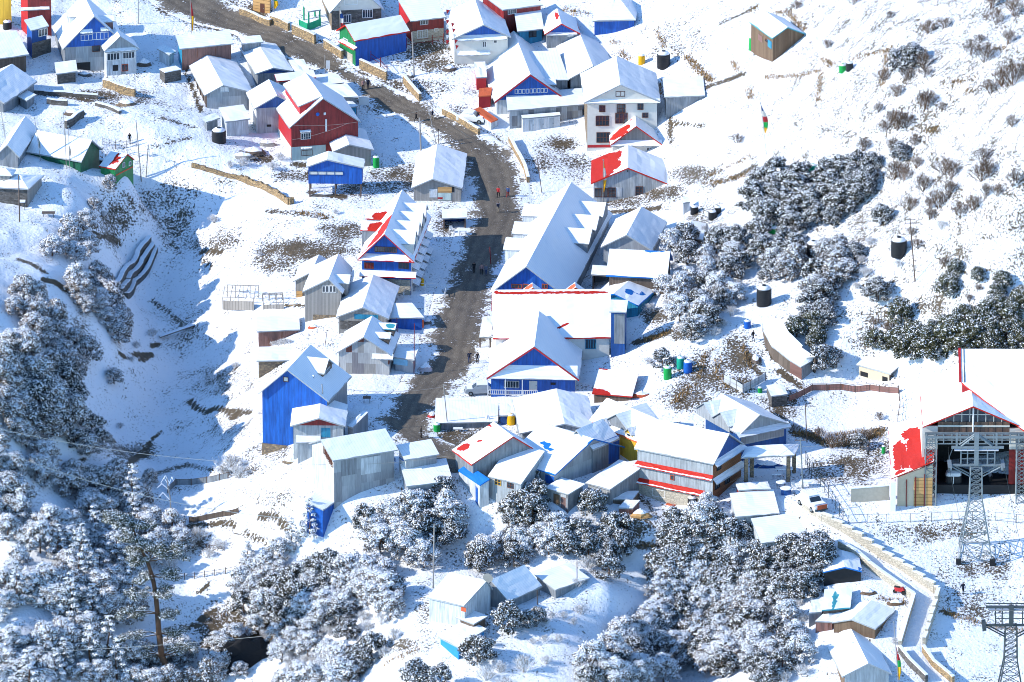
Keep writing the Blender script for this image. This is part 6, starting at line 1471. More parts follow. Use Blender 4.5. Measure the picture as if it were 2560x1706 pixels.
# ------------------------------------------------------------------ people
def skel(pose):
    """joints (x right, y towards facing -y), z up ; radius"""
    J=dict(pel=(0,0,.92,.15),sp=(0,0,1.12,.14),ch=(0,-.01,1.36,.165),nk=(0,-.01,1.49,.06),hd=(0,-.03,1.60,.10),tp=(0,-.02,1.71,.085))
    lf={'walk':(.30,-.22),'stand':(.04,-.02),'stride':(.36,-.3),'reach':(.05,-.05)}[pose]
    for s_,n,fw in ((-1,'l',lf[0]),(1,'r',lf[1])):
        J['hip'+n]=(s_*.10,0,.86,.095); J['kn'+n]=(s_*.11,-fw*.6-.03,.48,.07); J['an'+n]=(s_*.11,-fw*.75+.06*(fw<0),.09,.05); J['ft'+n]=(s_*.12,-fw*.75-.16,.04,.045)
        J['sh'+n]=(s_*.20,0,1.40,.075)
        if pose=='reach' and n=='r': J['el'+n]=(s_*.44,-.05,1.32,.05); J['wr'+n]=(s_*.68,-.08,1.30,.036); J['hn'+n]=(s_*.80,-.09,1.30,.035)
        else: J['el'+n]=(s_*.27,.04+fw*.3,1.13,.05); J['wr'+n]=(s_*.27,-.06+fw*.55,.90,.036); J['hn'+n]=(s_*.27,-.08+fw*.6,.80,.035)
    Ed=[('pel','sp'),('sp','ch'),('ch','nk'),('nk','hd'),('hd','tp')]
    for n in 'lr': Ed+=[('pel','hip'+n),('hip'+n,'kn'+n),('kn'+n,'an'+n),('an'+n,'ft'+n),('ch','sh'+n),('sh'+n,'el'+n),('el'+n,'wr'+n),('wr'+n,'hn'+n)]
    return J,Ed
BODY={}
def body_mesh(pose):
    if pose in BODY: return BODY[pose]
    J,Ed=skel(pose); names=list(J); me=bpy.data.meshes.new('person_'+pose); me.from_pydata([J[n][:3] for n in names],[(names.index(a),names.index(b)) for a,b in Ed],[])
    o=bpy.data.objects.new('tmp',me); COL.objects.link(o); m=o.modifiers.new('s','SKIN'); 
    for i,n in enumerate(names): me.skin_vertices[0].data[i].radius=(J[n][3],J[n][3]*(.8 if n in('pel','sp','ch') else 1))
    me.skin_vertices[0].data[0].use_root=True
    o.modifiers.new('b','SUBSURF').levels=1
    dg=bpy.context.evaluated_depsgraph_get(); r_=bpy.data.meshes.new_from_object(o.evaluated_get(dg)); bpy.data.objects.remove(o)
    r_.polygons.foreach_set('use_smooth',[True]*len(r_.polygons)); BODY[pose]=r_; return r_
def person(label,p,rz,pose,jacket,trousers,hair='hair',bag=None):
    g_=ground(p); me=body_mesh(pose).copy(); me.materials.clear()
    for m in (trousers,jacket,'skin',hair,'rubber'): me.materials.append(MT(m))
    for f in me.polygons:
        c=f.center
        f.material_index=4 if c.z<.10 else 3 if (c.z>1.62 or (c.z>1.54 and c.y>-.02)) else 2 if (c.z>1.47 or (abs(c.x)>.22 and c.z<.86) or abs(c.x)>.72) else 1 if (c.z>.86 or abs(c.x)>.22) else 0
    o=bpy.data.objects.new('person',me); COL.objects.link(o); o.location=tuple(g_+[0,0,.02]); o.rotation_euler=(0,0,rz); tag(o,label,'person')
    if bag: 
        q=MB(); q.box(-.16,.16,.14,.32,1.05,1.42); b=q.build('backpack',bag,o)
    return o
for n_,c_ in (('cloth_navy',(.012,.018,.04)),('cloth_grey',(.12,.13,.16)),('cloth_pink',(.35,.20,.18)),('cloth_blue',(.06,.10,.22)),('cloth_black',(.012,.012,.014)),('cloth_jeans',(.03,.05,.12)),('cloth_tan',(.3,.25,.19))): m_plain(n_,c_,.85)
crop('G')
person('person in a bright red coat walking on the gravel road',(315,347),2.9,'walk','redpaint','cloth_black')
person('person in a grey-blue jacket and red trousers walking on the road',(402,344),3.0,'walk','cloth_blue','redpaint')
person('person in a grey jacket walking alone below the pair on the road',(313,486),3.1,'walk','cloth_grey','cloth_tan',bag='cloth_navy')
crop('B')
person('person in a pale pink coat standing on the upper road',(1132,832),.3,'stand','cloth_pink','cloth_black'); person('person in dark clothes beside the pink coat on the upper road',(1175,820),.2,'stand','cloth_navy','cloth_navy')
person('person in black standing in the shade of the road bend',(1617,1128),2.0,'stride','cloth_black','cloth_black'); person('dark dressed person leaning forward at the road corner wall',(1768,1105),1.2,'walk','cloth_navy','cloth_tan')
crop('F')
person('person in black, left one of three in the shaded road by the long hall',(2148,1040),.2,'stand','cloth_black','cloth_black'); person('person in brown, middle one of three in the shaded road by the long hall',(2218,1055),.1,'stand','cloth_pink','cloth_black'); person('person in jeans, right one of three in the shaded road by the long hall',(2258,1065),-.2,'stand','cloth_grey','cloth_jeans')
crop('J')
person('person in navy stretching an arm towards another on the road',(2105,542),.1,'reach','cloth_navy','cloth_jeans'); person('person in black facing the navy one at the road edge',(2180,550),3.0,'stand','cloth_black','cloth_black'); person('person in dark clothes at the lower end of the road',(1662,1232),1.5,'stand','cloth_black','cloth_black')
crop('A'); person('dark person standing behind the picket fence of thin sticks',(1190,1322),.5,'stand','cloth_black','cloth_navy')
crop('P'); person('person in dark blue with a bag on the snowfield below the pylon',(1692,912),.4,'walk','cloth_navy','cloth_black',bag='cloth_grey')
crop('L'); person('person in dark green standing on the forecourt left of the bin',(1285,936),.2,'stand','cloth_grey','cloth_black'); person('person in black working on the muddy track beside the curved shed',(500,150),1.0,'stride','cloth_black','cloth_navy')
crop('T'); pp_=person('dark person standing in the mouth of the cable car station',(1830,1120),.8,'stand','cloth_grey','cloth_black'); a_,z_=hit(st,'f',(1830,1110)); pp_.location=tuple(st.O+st.X*a_+st.Y*.8+np.array([0,0,1.5]))
# ------------------------------------------------------------------ trees and shrubs
def leafcloud(seed,clumps,nper,ls,snow_p,up=.5,mats=('leaf','snow'),flat=.75,inner=.55):
    """clumps of small leaf faces round several centres; the upper leaves carry snow"""
    r=random.Random(seed); v=[];f=[];m=[]
    for (cx,cy,cz,rad) in clumps:
        for _ in range(int(nper*rad*rad)):
            th=r.uniform(0,6.283); cz_=r.uniform(-.55,1); s=math.sqrt(max(0,1-cz_*cz_)); k=rad*(r.uniform(inner,1.06))
            n=Vector((s*math.cos(th),s*math.sin(th),cz_)); p=Vector((cx,cy,cz))+Vector((n.x*k,n.y*k,n.z*k*flat))
            nn=(n+Vector((r.uniform(-.8,.8),r.uniform(-.8,.8),r.uniform(-.3,1.0)))).normalized()
            a=nn.orthogonal().normalized(); b=nn.cross(a); ang=r.uniform(0,6.28); a,b=a*math.cos(ang)+b*math.sin(ang),b*math.cos(ang)-a*math.sin(ang)
            w=ls*r.uniform(.6,1.25); h=w*r.uniform(.5,.9); i=len(v)
            v+= [tuple(p-a*w*.5),tuple(p+b*h*.5),tuple(p+a*w*.5),tuple(p-b*h*.5)]; f.append((i,i+1,i+2,i+3))
            pr=snow_p*(0.35+.65*max(0,min(1,(nn.z+.2))))*(.55+.45*(cz_+.55)/1.55)*1.25
            m.append(1 if r.random()<pr else 0)
    return v,f,m
def cloudmesh(name,args,mats):
    v,f,m=args; me=bpy.data.meshes.new(name); me.from_pydata(v,[],f)
    for k in mats: me.materials.append(MT(k))
    me.polygons.foreach_set('material_index',m); me.update(); return me
def trunkmesh(name,seed,h,r0,limbs,mat='bark'):
    r=random.Random(seed); q=MB(); p=Vector((0,0,-.4)); pts=[p]
    for i in range(1,5): pts.append(Vector((r.uniform(-.15,.15)*i*.5,r.uniform(-.15,.15)*i*.5,h*i/4)))
    for i in range(4): q.tube(pts[i],pts[i+1],r0*(1-i*.2),r0*(1-(i+1)*.2),6)
    for (x,y,z,rad) in limbs:
        k=min(3,max(1,int(z/h*3))); q.tube(pts[k],(x,y,z-.15),r0*.45,r0*.15,5)
    return q.mesh(name,[mat])
def dome(seed,R,H,n,rr):
    r=random.Random(seed); c=[(0,0,H*.72,R*.5)]
    for i in range(n):
        t=i*2.399+r.uniform(-.4,.4); d=R*math.sqrt((i+.5)/n)*r.uniform(.6,1.0); z=H*(.80-.45*(d/R)**2)+r.uniform(-.12,.12)*H
        c.append((d*math.cos(t),d*math.sin(t),z,rr*r.uniform(.7,1.25)))
    for i in range(n-8):
        t=i*6.283/(n-8)+r.uniform(-.3,.3); d=R*r.uniform(.55,.95); c.append((d*math.cos(t),d*math.sin(t),H*r.uniform(.16,.42),rr*r.uniform(.65,1.0)))
    return c
PROTO={}
def proto_tree(key,seed,R,H,n,rr,nper,ls,snow,leaf='leaf',inner=.55,flat=.75):
    cl=dome(seed,R,H,n,rr)
    PROTO[key]=(cloudmesh('crown',leafcloud(seed,cl,nper,ls,snow,flat=flat,inner=inner),(leaf,'snow')),trunkmesh('trunk',seed,H*.6,.13,cl[1:7]))
for i in range(3): proto_tree(('ever',i),10+i,1.75+.15*i,3.6+.3*i,22,.62,780,.19,.41)
for i in range(3): proto_tree(('frost',i),20+i,1.85+.15*i,3.5+.3*i,24,.6,640,.20,.80,'frostleaf',inner=.4)
for i in range(2): proto_tree(('green',i),30+i,1.8,3.3,22,.62,620,.20,.26,'leafgreen')
for i in range(2): proto_tree(('dim',i),36+i,1.9,3.6,22,.64,620,.21,.6,'frostleaf')
# conifer with drooping frosted tiers
def conifer(seed,H,R):
    r=random.Random(seed); cl=[]
    for t in range(8):
        z=H*(.14+.82*t/7); rad=R*(1-t/8.2); k=max(3,int(6*(1-t/9)))
        for i in range(k):
            a=i*6.283/k+t*1.1+r.uniform(-.3,.3); d=rad*r.uniform(.55,.95); cl.append((d*math.cos(a),d*math.sin(a),z-.12*d+r.uniform(-.1,.1),.30+.36*rad/R))
    return cl
for i in range(3):
    cl=conifer(50+i,5.4+.6*i,1.9); PROTO[('conif',i)]=(cloudmesh('crown',leafcloud(50+i,cl,650,.2,.9,flat=.5,inner=.3),('needle','snow')),trunkmesh('trunk',50+i,5.2,.14,[]))
def shrubmesh(name,seed,R,H,n,w,mats,snow):
    """bare twigs fanning up from the base"""
    r=random.Random(seed); v=[];f=[];m=[]
    def twig(p,d,L,ww,depth):
        q=p+d*L; a=d.cross(Vector((r.uniform(-1,1),r.uniform(-1,1),r.uniform(-1,1)))); a=(a.normalized() if a.length>1e-4 else Vector((1,0,0)))*ww
        i=len(v); v.extend([tuple(p-a),tuple(p+a),tuple(q+a*.5),tuple(q-a*.5)]); f.append((i,i+1,i+2,i+3)); m.append(1 if r.random()<snow else 0)
        if depth:
            for _ in range(3 if depth>1 else 2):
                dd=(d+Vector((r.uniform(-.7,.7),r.uniform(-.7,.7),r.uniform(-.25,.5)))).normalized(); twig(p+d*L*r.uniform(.5,1),dd,L*r.uniform(.5,.75),ww*.75,depth-1)
    for i in range(n):
        t=r.uniform(0,6.283); s=r.uniform(.05,1); d=Vector((math.cos(t)*s*R,math.sin(t)*s*R,H*(1-.45*s*s))); L=d.length*.5; twig(Vector((math.cos(t)*s*.2,math.sin(t)*s*.2,-.1)),d.normalized(),L,w,3)
    me=bpy.data.meshes.new(name); me.from_pydata(v,[],f)
    for k in mats: me.materials.append(MT(k))
    me.polygons.foreach_set('material_index',m); me.update(); return me
for i in range(3): PROTO[('bare',i)]=(shrubmesh('twigs',70+i,1.25,1.75,26,.026,('twig','snow'),.14),None)
for i in range(3): PROTO[('pale',i)]=(shrubmesh('twigs',80+i,1.3,1.7,34,.028,('twigpale','snow'),.6),None)
KIND=dict(ever=('evergreen_tree','snow-speckled dark evergreen tree','tree','snow-speckled evergreen trees',3),frost=('frosted_tree','thickly frosted leafy tree','tree','frosted trees',3),
 green=('evergreen_tree','olive green tree with little snow','tree','olive green trees on the right slope',2),dim=('evergreen_tree','grey-blue frosted tree standing in shade','tree','shaded frosted trees',2),
 conif=('conifer_tree','frosted pointed conifer','tree','frosted conifers',3),bare=('bare_shrub','bare brown twiggy shrub','shrub','bare shrubs',3),pale=('pale_shrub','pale frosted twiggy shrub','shrub','pale frosted shrubs',3))
TREES=[]; CNT={}
def tree(kind,p,s=1.0,c=None):
    """p: photograph position of the foot"""
    nm,lab,cat,grp,n=KIND[kind]; i=CNT.get(kind,0); CNT[kind]=i+1
    g_=ground(p,c); me,tr=PROTO[(kind,i%n)]
    rz=rng.uniform(0,6.28); s=s*(1.0 if tr is None else 1.04); sx=s*rng.uniform(.9,1.15); sz=s*rng.uniform(.85,1.12)
    if tr is None:
        o=bpy.data.objects.new(nm,me); COL.objects.link(o); root=o
    else:
        root=empty(nm,(0,0,0))
        a=bpy.data.objects.new('trunk',tr); COL.objects.link(a); a.parent=root
        b=bpy.data.objects.new('crown',me); COL.objects.link(b); b.parent=root
    root.location=(g_[0],g_[1],g_[2]-.05); root.rotation_euler=(0,0,rz); root.scale=(sx,sx,sz)
    TREES.append((root,kind,s,g_)); return root
PROT=[(1932,578),(2030,640),(1910,745),(1869,812),(2110,170),(2031,422),(1745,590),(1690,680),(1737,545),(1780,540),(1668,940),(1700,915),(1720,925),(1850,1290),(1810,1150),(1737,1255),(1985,770),(640,1600),(620,1640),(660,1650),(770,1215),(1335,1390),(1250,1395),(1165,1520),(1380,1400)]
def blocked(u,v,s,kind):
    w,h=((1.6,3.2) if kind not in ('bare','pale') else (1.2,1.7))
    return any(abs(a-u)<w*s*17.5 and v-h*s*16.4-6<b<v+4 for a,b in PROT)
def scatter(kinds,poly,sp,s0,s1,n=None,seed=1,dy=1.0):
    """fill a patch of ground (photograph outline) with trees at least sp metres apart"""
    r=random.Random(seed); us=[p[0] for p in poly]; vs=[p[1] for p in poly]; got=[]; kk=[k for k in kinds]
    for _ in range(4000):
        u=r.uniform(min(us),max(us)); v=r.uniform(min(vs),max(vs))
        if not poly_mask(np.array([u]),np.array([v]),poly)[0]: continue
        if any(((u-a)/17.5)**2+((v-b)/(17.5*.48*dy))**2<sp*sp*.8 for a,b in got): continue
        k_=r.choice(kk); s_=r.uniform(s0,s1)
        if blocked(u,v,s_,k_): continue
        got.append((u,v)); tree(k_,(u,v),s_,'X')
        if n and len(got)>=n: break
# right-centre evergreens
scatter(['ever'],[(1890,470),(1960,455),(2080,440),(2170,470),(2150,515),(2060,560),(1985,585),(1895,610),(1888,540)],2.6,.85,1.25,26,1)
scatter(['ever','ever','dim'],[(1885,640),(1960,625),(2005,650),(1985,700),(1900,700)],2.4,.8,1.1,9,2)
scatter(['ever','ever','dim'],[(2060,640),(2130,630),(2140,660),(2090,730),(2050,770),(2010,790),(2015,740),(2050,700)],2.4,.8,1.1,12,3)
scatter(['ever','green'],[(1990,810),(2070,790),(2075,840),(2040,870),(1990,850)],2.3,.7,1.0,7,4)
tree('ever',(2055,925),1.0,'X'); tree('ever',(2075,905),.8,'X'); tree('ever',(2195,752),.95,'X'); tree('ever',(2190,742),.7,'X'); tree('ever',(2205,560),.9,'X'); tree('ever',(2140,430),.9,'X'); tree('ever',(2180,425),.8,'X'); tree('ever',(2250,400),.8,'X'); tree('ever',(2255,180),1.1,'X'); tree('ever',(2285,168),1.0,'X'); tree('ever',(2080,560),.7,'X'); tree('ever',(1975,565),.6,'X')
scatter(['ever','pale','frost','pale'],[(1640,690),(1720,590),(1790,560),(1845,640),(1850,720),(1840,790),(1800,840),(1700,860),(1690,800),(1730,770),(1620,790),(1590,770),(1620,730)],2.4,.8,1.1,44,5)
scatter(['pale','ever'],[(1600,900),(1660,880),(1700,910),(1640,930)],2.2,.6,.9,5,6)
# right edge olive greens
scatter(['green'],[(2440,800),(2560,760),(2560,890),(2460,890),(2370,890),(2280,900),(2230,880),(2330,850),(2400,820)],2.5,.85,1.2,26,7)
scatter(['green','bare'],[(2160,820),(2260,790),(2290,830),(2260,860),(2170,870)],2.8,.7,1.0,7,8); scatter(['green','bare'],[(2360,660),(2470,690),(2540,730),(2420,770),(2360,740)],3.2,.6,.9,9,9)
scatter(['bare','pale'],[(2050,620),(2240,600),(2380,560),(2300,640),(2150,720),(2080,740)],4,.7,1.1,14,10)
# bare shrubs on the upper right slope
for x,y,s in ((1160,30,1),(760,62,.8),(975,335,.9),(1410,128,.7),(1685,235,1.1),(1800,195,1),(2120,60,1.4),(2160,170,1.3),(2290,110,1.5),(2240,310,1.2),(1985,385,1.4),(2080,430,1.5),(1455,470,1.3),(1370,560,1.1),(1470,675,1),(1650,480,1.3),(1660,540,1.1),(1530,560,1),(2200,600,1.5),(2270,590,1.9),(2120,650,1.2),(1660,770,1.6),(1640,740,1.2),(1470,900,1.7),(1420,880,1.3),(1520,890,1.3),(1370,920,1),(1335,790,.8),(1780,770,.7),(1235,1050,1.1),(1425,1080,1.4),(1590,1015,.9),(2065,1140,1.4),(1600,1180,1.1),(1800,1220,1.5),(1850,1240,1.4),(1450,1250,1.5),(1520,1260,1.2),(2060,1260,1.6),(2110,1230,1.3),(2280,1300,1.3),(1650,1330,1.3),(1830,1370,1.2),(1550,1475,1.2),(1760,1450,1.5),(1700,1470,1),(1900,1520,1.4),(2000,1460,1.4),(2080,1390,1.2),(345,1000,.9),(970,1220,1),(1100,1150,.6),(2270,885,.9),(2170,1370,.9),(1690,1540,1),(2330,520,1),(2040,300,.8)):
    tree('bare',(x,y),s*1.2,'D')
for x,y in ((575,420),(610,415),(700,400)): tree('pale',(x,y),.8,'X')
for x,y,s in ((840,535,.6),(533,555,.8),(680,425,.9),(650,640,.5),(590,920,.7),(925,590,.8)): tree('pale',(x,y),s,'X')
tree('pale',(578,1180),1.9,'X'); tree('pale',(600,1195),1.3,'X'); tree('pale',(560,1190),1.2,'X')
# lower middle belt
scatter(['frost','ever','frost'],[(930,1330),(1000,1290),(1050,1260),(1130,1290),(1150,1330),(1140,1380),(1060,1420),(980,1400),(930,1390)],2.6,.9,1.25,18,11)
for x,y,s in ((1105,1245,.9),(1300,1290,1.25),(1340,1265,1.1),(1330,1310,1),(1290,1310,.9),(910,1325,.9),(1480,1285,.9),(1495,1270,.7),(1330,1205,.6)): tree('ever',(x,y),s,'X')
scatter(['ever','frost'],[(1190,1400),(1250,1360),(1310,1350),(1400,1340),(1440,1370),(1420,1400),(1340,1420),(1200,1430)],2.5,.75,1.05,16,12)
scatter(['ever'],[(1440,1350),(1540,1340),(1560,1380),(1540,1420),(1450,1400)],2.4,.8,1.1,9,13); tree('ever',(1522,1445),1.0,'X')
# bottom thicket left of the snow tongue
scatter(['frost','pale','frost','ever'],[(590,1480),(660,1440),(740,1420),(850,1430),(960,1450),(985,1530),(960,1570),(870,1600),(820,1610),(740,1600),(690,1560),(600,1560)],2.2,.85,1.25,60,14)
scatter(['frost','pale'],[(690,1690),(730,1640),(830,1630),(870,1680),(860,1730),(680,1740)],2.2,.9,1.2,20,15)
for x,y,s in ((900,1680,1.1),(930,1650,1),(870,1705,1.1),(1270,1580,1.2),(1320,1572,.7),(1195,1655,1.05),(1040,1715,1.1),(1100,1730,1),(1345,1560,.6)): tree('ever',(x,y),s,'X')
for x,y,s in ((1470,1420,1.2),(1440,1470,1),(1455,1535,1),(1410,1545,.7),(1380,1545,.6),(1365,1560,.6),(1435,1560,.7),(1360,1605,.7),(1395,1605,.7),(1230,1615,.7),(1310,1680,1.6),(1250,1680,1),(1365,1660,.8),(1330,1610,.6),(1215,1700,1.3),(1260,1720,1.3),(985,1600,1.2),(960,1640,1)): tree('pale',(x,y),s,'X')
# dense right-bottom thicket
scatter(['ever','frost','ever'],[(1680,1335),(1750,1330),(1810,1345),(1830,1380),(1850,1440),(1840,1470),(1760,1480),(1690,1430)],2.3,.9,1.25,34,16)
scatter(['ever'],[(1890,1420),(1960,1400),(2020,1395),(2050,1410),(2050,1450),(2010,1500),(1950,1500),(1900,1450)],2.5,.85,1.15,20,17)
scatter(['dim','frost','ever'],[(1640,1440),(1700,1440),(1790,1490),(1880,1480),(1900,1560),(1870,1640),(1800,1700),(1680,1660),(1700,1590),(1640,1520)],2.3,.9,1.25,56,18)
scatter(['frost','ever'],[(1560,1600),(1640,1570),(1680,1640),(1660,1720),(1480,1740),(1460,1700),(1520,1670)],2.2,.85,1.2,32,19)
scatter(['frost','pale','ever'],[(1900,1500),(1990,1490),(2010,1560),(2020,1700),(1960,1730),(1860,1700),(1890,1600)],2.7,.85,1.15,26,20)
for x,y,s in ((1030,500,1.0),(1000,470,.9),(150,540,.9)): pass
tree('ever',(2050,1385),.95,'X'); tree('ever',(1860,1350),.8,'X'); tree('frost',(1770,1275),.7,'X'); tree('ever',(2150,1120),.55,'X'); tree('bare',(2080,1120),1.3,'X'); tree('bare',(2110,1115),1.4,'X'); tree('bare',(2160,1100),1.2,'X'); tree('bare',(2050,1095),1.2,'X'); tree('bare',(1985,1080),1,'X'); tree('bare',(2200,1050),.8,'X')
# left ridge and shaded slope
for x,y,s in ((175,600,1.0),(215,570,.8),(165,640,.7),(130,640,.9),(215,640,.9),(190,660,.8)): tree('frost',(x,y),s,'X')
scatter(['dim','frost'],[(190,720),(230,690),(270,720),(310,790),(330,850),(300,870),(250,820),(200,770)],2.4,.8,1.1,12,21)
scatter(['dim'],[(20,760),(60,720),(110,770),(150,830),(210,880),(230,950),(190,960),(120,890),(40,800)],2.5,.8,1.1,15,22)
scatter(['dim','ever'],[(-20,900),(60,880),(110,900),(190,1010),(240,1090),(220,1150),(130,1120),(40,1090),(-20,1060)],2.5,.9,1.3,30,23)
for x,y,s in ((100,850,1.0),(60,885,1.1),(20,880,1.0),(110,1170,1.2),(95,1200,1),(120,1210,1.1),(30,1180,.9)): tree('frost',(x,y),s,'X')
for x,y,s in ((285,960,.8),(330,905,.7),(300,1070,.8),(340,1130,.9),(265,1120,.8),(230,1130,.9),(375,1210,.8),(260,540,.8),(235,525,.7),(380,840,1.0),(340,870,.9),(275,470,.7)): tree('dim' if x%2 else 'pale',(x,y),s*.8,'X')
scatter(['dim'],[(150,1200),(260,1190),(340,1230),(360,1290),(280,1300),(190,1260)],2.6,.8,1.1,12,24)
# bottom left frosted wood
scatter(['frost','frost','conif'],[(0,1340),(110,1320),(200,1290),(330,1290),(450,1340),(460,1380),(330,1440),(180,1440),(60,1400)],2.5,.85,1.15,28,25)
scatter(['frost','conif','dim'],[(90,1480),(200,1460),(330,1480),(350,1560),(260,1580),(120,1540)],2.5,.85,1.2,20,26)
scatter(['conif','frost','frost'],[(-20,1620),(60,1600),(170,1600),(300,1620),(330,1700),(200,1760),(-20,1760)],2.5,.9,1.25,24,27)
scatter(['dim','frost'],[(330,1640),(420,1640),(560,1690),(560,1740),(330,1750)],2.6,.9,1.2,12,28)
scatter(['pale'],[(380,1380),(470,1340),(560,1370),(540,1400),(420,1420)],2.4,.8,1.2,9,29)
tree('conif',(775,1340),.95,'X'); tree('conif',(730,1365),.6,'X'); tree('frost',(620,1445),.9,'X'); tree('conif',(620,1410),.7,'X'); tree('frost',(700,1400),.9,'X'); tree('dim',(560,1640),.8,'X'); [tree('frost' if i%2 else 'pale',(560+i*26,1588+abs(i-3)*10),.8,'X') for i in range(7)]; tree('dim',(565,1668),.8,'X'); tree('frost',(705,1655),.9,'X'); tree('frost',(730,1625),.9,'X'); tree('dim',(600,1690),.6,'X'); tree('frost',(545,1625),.8,'X')
scatter(['dim','frost'],[(-30,1090),(60,1080),(90,1130),(40,1200),(-30,1200)],2.5,.8,1.1,7,31)
scatter(['dim','frost'],[(-20,1250),(40,1240),(60,1300),(-20,1320)],2.5,.8,1.1,6,32)
scatter(['frost','conif'],[(-20,1440),(50,1420),(90,1490),(60,1560),(-20,1560)],2.6,.8,1.1,9,33)
tree('bare',(2195,1580),.7,'X'); tree('pale',(2235,1610),.6,'X')
# frozen stems in front of the rusty shed
for x in range(0,5): tree('pale',(300+x*38,385-x*6),.55,'J')
m_plain('barkdark',(.085,.048,.03),.9)
# -- the tall larch-like pine of the bottom left
g_=ground((432,1725),'X'); k_=kpx(g_)
pine=empty('pine_tree',tuple(g_),0,'tall leaning pine with brown trunk and snowy crooked branches rising over the frosted wood','tree')
ax=[(432,1725),(423,1683),(405,1640),(399,1583),(396,1530),(392,1482),(384,1440),(372,1401),(360,1375),(350,1350),(335,1315),(328,1300)]
pts=[Vector(((u-432)/k_,0.25*math.sin(i*1.3),(1725-v)/(k_*cT))) for i,(u,v) in enumerate(ax)]
q=MB(); n=len(pts)
for i in range(n-1): q.tube(pts[i],pts[i+1],.46*(1-i/n)+.05,.46*(1-(i+1)/n)+.05,9)
q.build('trunk','barkdark',pine,True)
r=random.Random(5); cl=[]; q=MB(); sq=MB()
for i in range(2,n):
    for s_ in (-1,1):
        for rep in range(2):
            L=(3.4+1.9*math.sin(i*.8+s_))*(1.0 if i<9 else .6)*(1.25 if s_>0 and 3<i<8 else 1); p=pts[i]; prev=p; d=Vector((s_*.85,r.uniform(-.7,.6),r.uniform(-.1,.35))).normalized()
            for k in range(4):
                d=(d+Vector((r.uniform(-.25,.25),r.uniform(-.25,.25),r.uniform(-.35,.25)))).normalized(); nx_=prev+d*L/4
                q.tube(prev,nx_,.12*(1-k/5),.12*(1-(k+1)/5),5); sq.tube(prev+Vector((0,0,.07)),nx_+Vector((0,0,.07)),.075*(1-k/6),.06*(1-(k+1)/6),4); prev=nx_
                if k>=1 or i>8:
                    for _ in range(2): cl.append((nx_.x+r.uniform(-.6,.6),nx_.y+r.uniform(-.5,.5),nx_.z+r.uniform(-.2,.45),r.uniform(.55,1.0)))
q.build('limb_wood','barkdark',pine); sq.build('branch_snow','snow',pine)
o=bpy.data.objects.new('crown',cloudmesh('crown',leafcloud(91,cl,520,.18,.40,flat=.6,inner=.2),('needle','snow'))); COL.objects.link(o); o.parent=pine
# leafless dead tree beside the garden plot
g_=ground((430,1320),'X'); dt=empty('dead_tree',tuple(g_),0,'leafless pale tree with a few hooked boughs by the fenced plot','tree')
q=MB(); pp=[Vector((0,0,-.3)),Vector((-.15,0,2.5)),Vector((-.2,0,4.5)),Vector((-.55,0,6.4)),Vector((-.6,0,7.6))]
for i in range(4): q.tube(pp[i],pp[i+1],.12-.02*i,.10-.02*i,6)
q.build('trunk','woodgrey',dt)
for z,dx,dz in ((2.3,-1.6,.2),(2.5,-1.9,-.9),(4.2,-1.5,1.0),(5.6,-1.7,.9),(6.2,-1.2,1.2),(6.8,-.9,.9),(6.6,.6,.9)): q=MB(); q.tube((-.3,0,z),(-.3+dx*.6,.2,z+dz),.06,.05,5); q.tube((-.3+dx*.6,.2,z+dz),(-.3+dx,-.1,z+dz*.4),.05,.025,5); q.build('bough','snow',dt)
# dry grass along terrace edges and road verges: nobody could count it
r=random.Random(44); q=MB()
GR=[('D',[(430,80),(490,50)]),('D',[(590,105),(690,80),(750,130)]),('D',[(720,130),(820,215)]),('D',[(0,400),(60,470),(160,570)]),('D',[(300,430),(350,500)]),('D',[(930,415),(1020,460)]),('D',[(1150,415),(1290,385),(1420,345)]),('D',[(530,545),(720,535),(930,495)]),('D',[(930,520),(910,720)]),('D',[(430,620),(440,700)]),('D',[(1390,360),(1360,620)]),('D',[(1770,580),(1900,580),(2020,540)]),('D',[(1930,660),(2020,620)]),('D',[(1670,915),(1750,905)]),('D',[(100,1290),(250,1270),(430,1220)]),('D',[(130,1250),(230,1190)]),('D',[(270,1170),(420,1110)]),('D',[(2130,350),(2240,330)]),
 ('C',[(890,85),(1000,110),(1150,130)]),('C',[(1340,390),(1420,400)]),('C',[(1430,470),(1520,560)]),('C',[(1760,280),(1840,440)]),('C',[(2040,520),(2110,600),(2200,700),(2280,750)]),('C',[(1790,760),(1810,860)]),('L',[(760,770),(900,790),(1100,780),(1300,760),(1400,750)]),('L',[(800,750),(1000,830),(1200,830),(1380,790)]),('L',[(950,840),(1060,860)]),('L',[(1290,790),(1400,800)]),('Q',[(1660,400),(1760,390),(1850,350)]),('Q',[(1650,400),(1900,330)]),('R',[(650,270),(800,120),(900,80)]),('R',[(700,250),(850,150)]),('L',[(130,400),(160,260),(230,210)]),('L',[(260,260),(250,380),(330,470)]),('L',[(430,180),(480,330)]),('P',[(1550,1040),(1640,1075),(1760,1110),(1900,1150),(2146,1190)]),('P',[(1040,940),(1280,980)]),('O',[(1180,540),(1310,560)]),('N',[(1190,1440),(1460,1340)]),('F',[(540,480),(640,500)]),('F',[(700,490),(850,545)]),('M',[(1640,1080),(1700,1040)]),('N',[(140,1180),(480,1230)])]
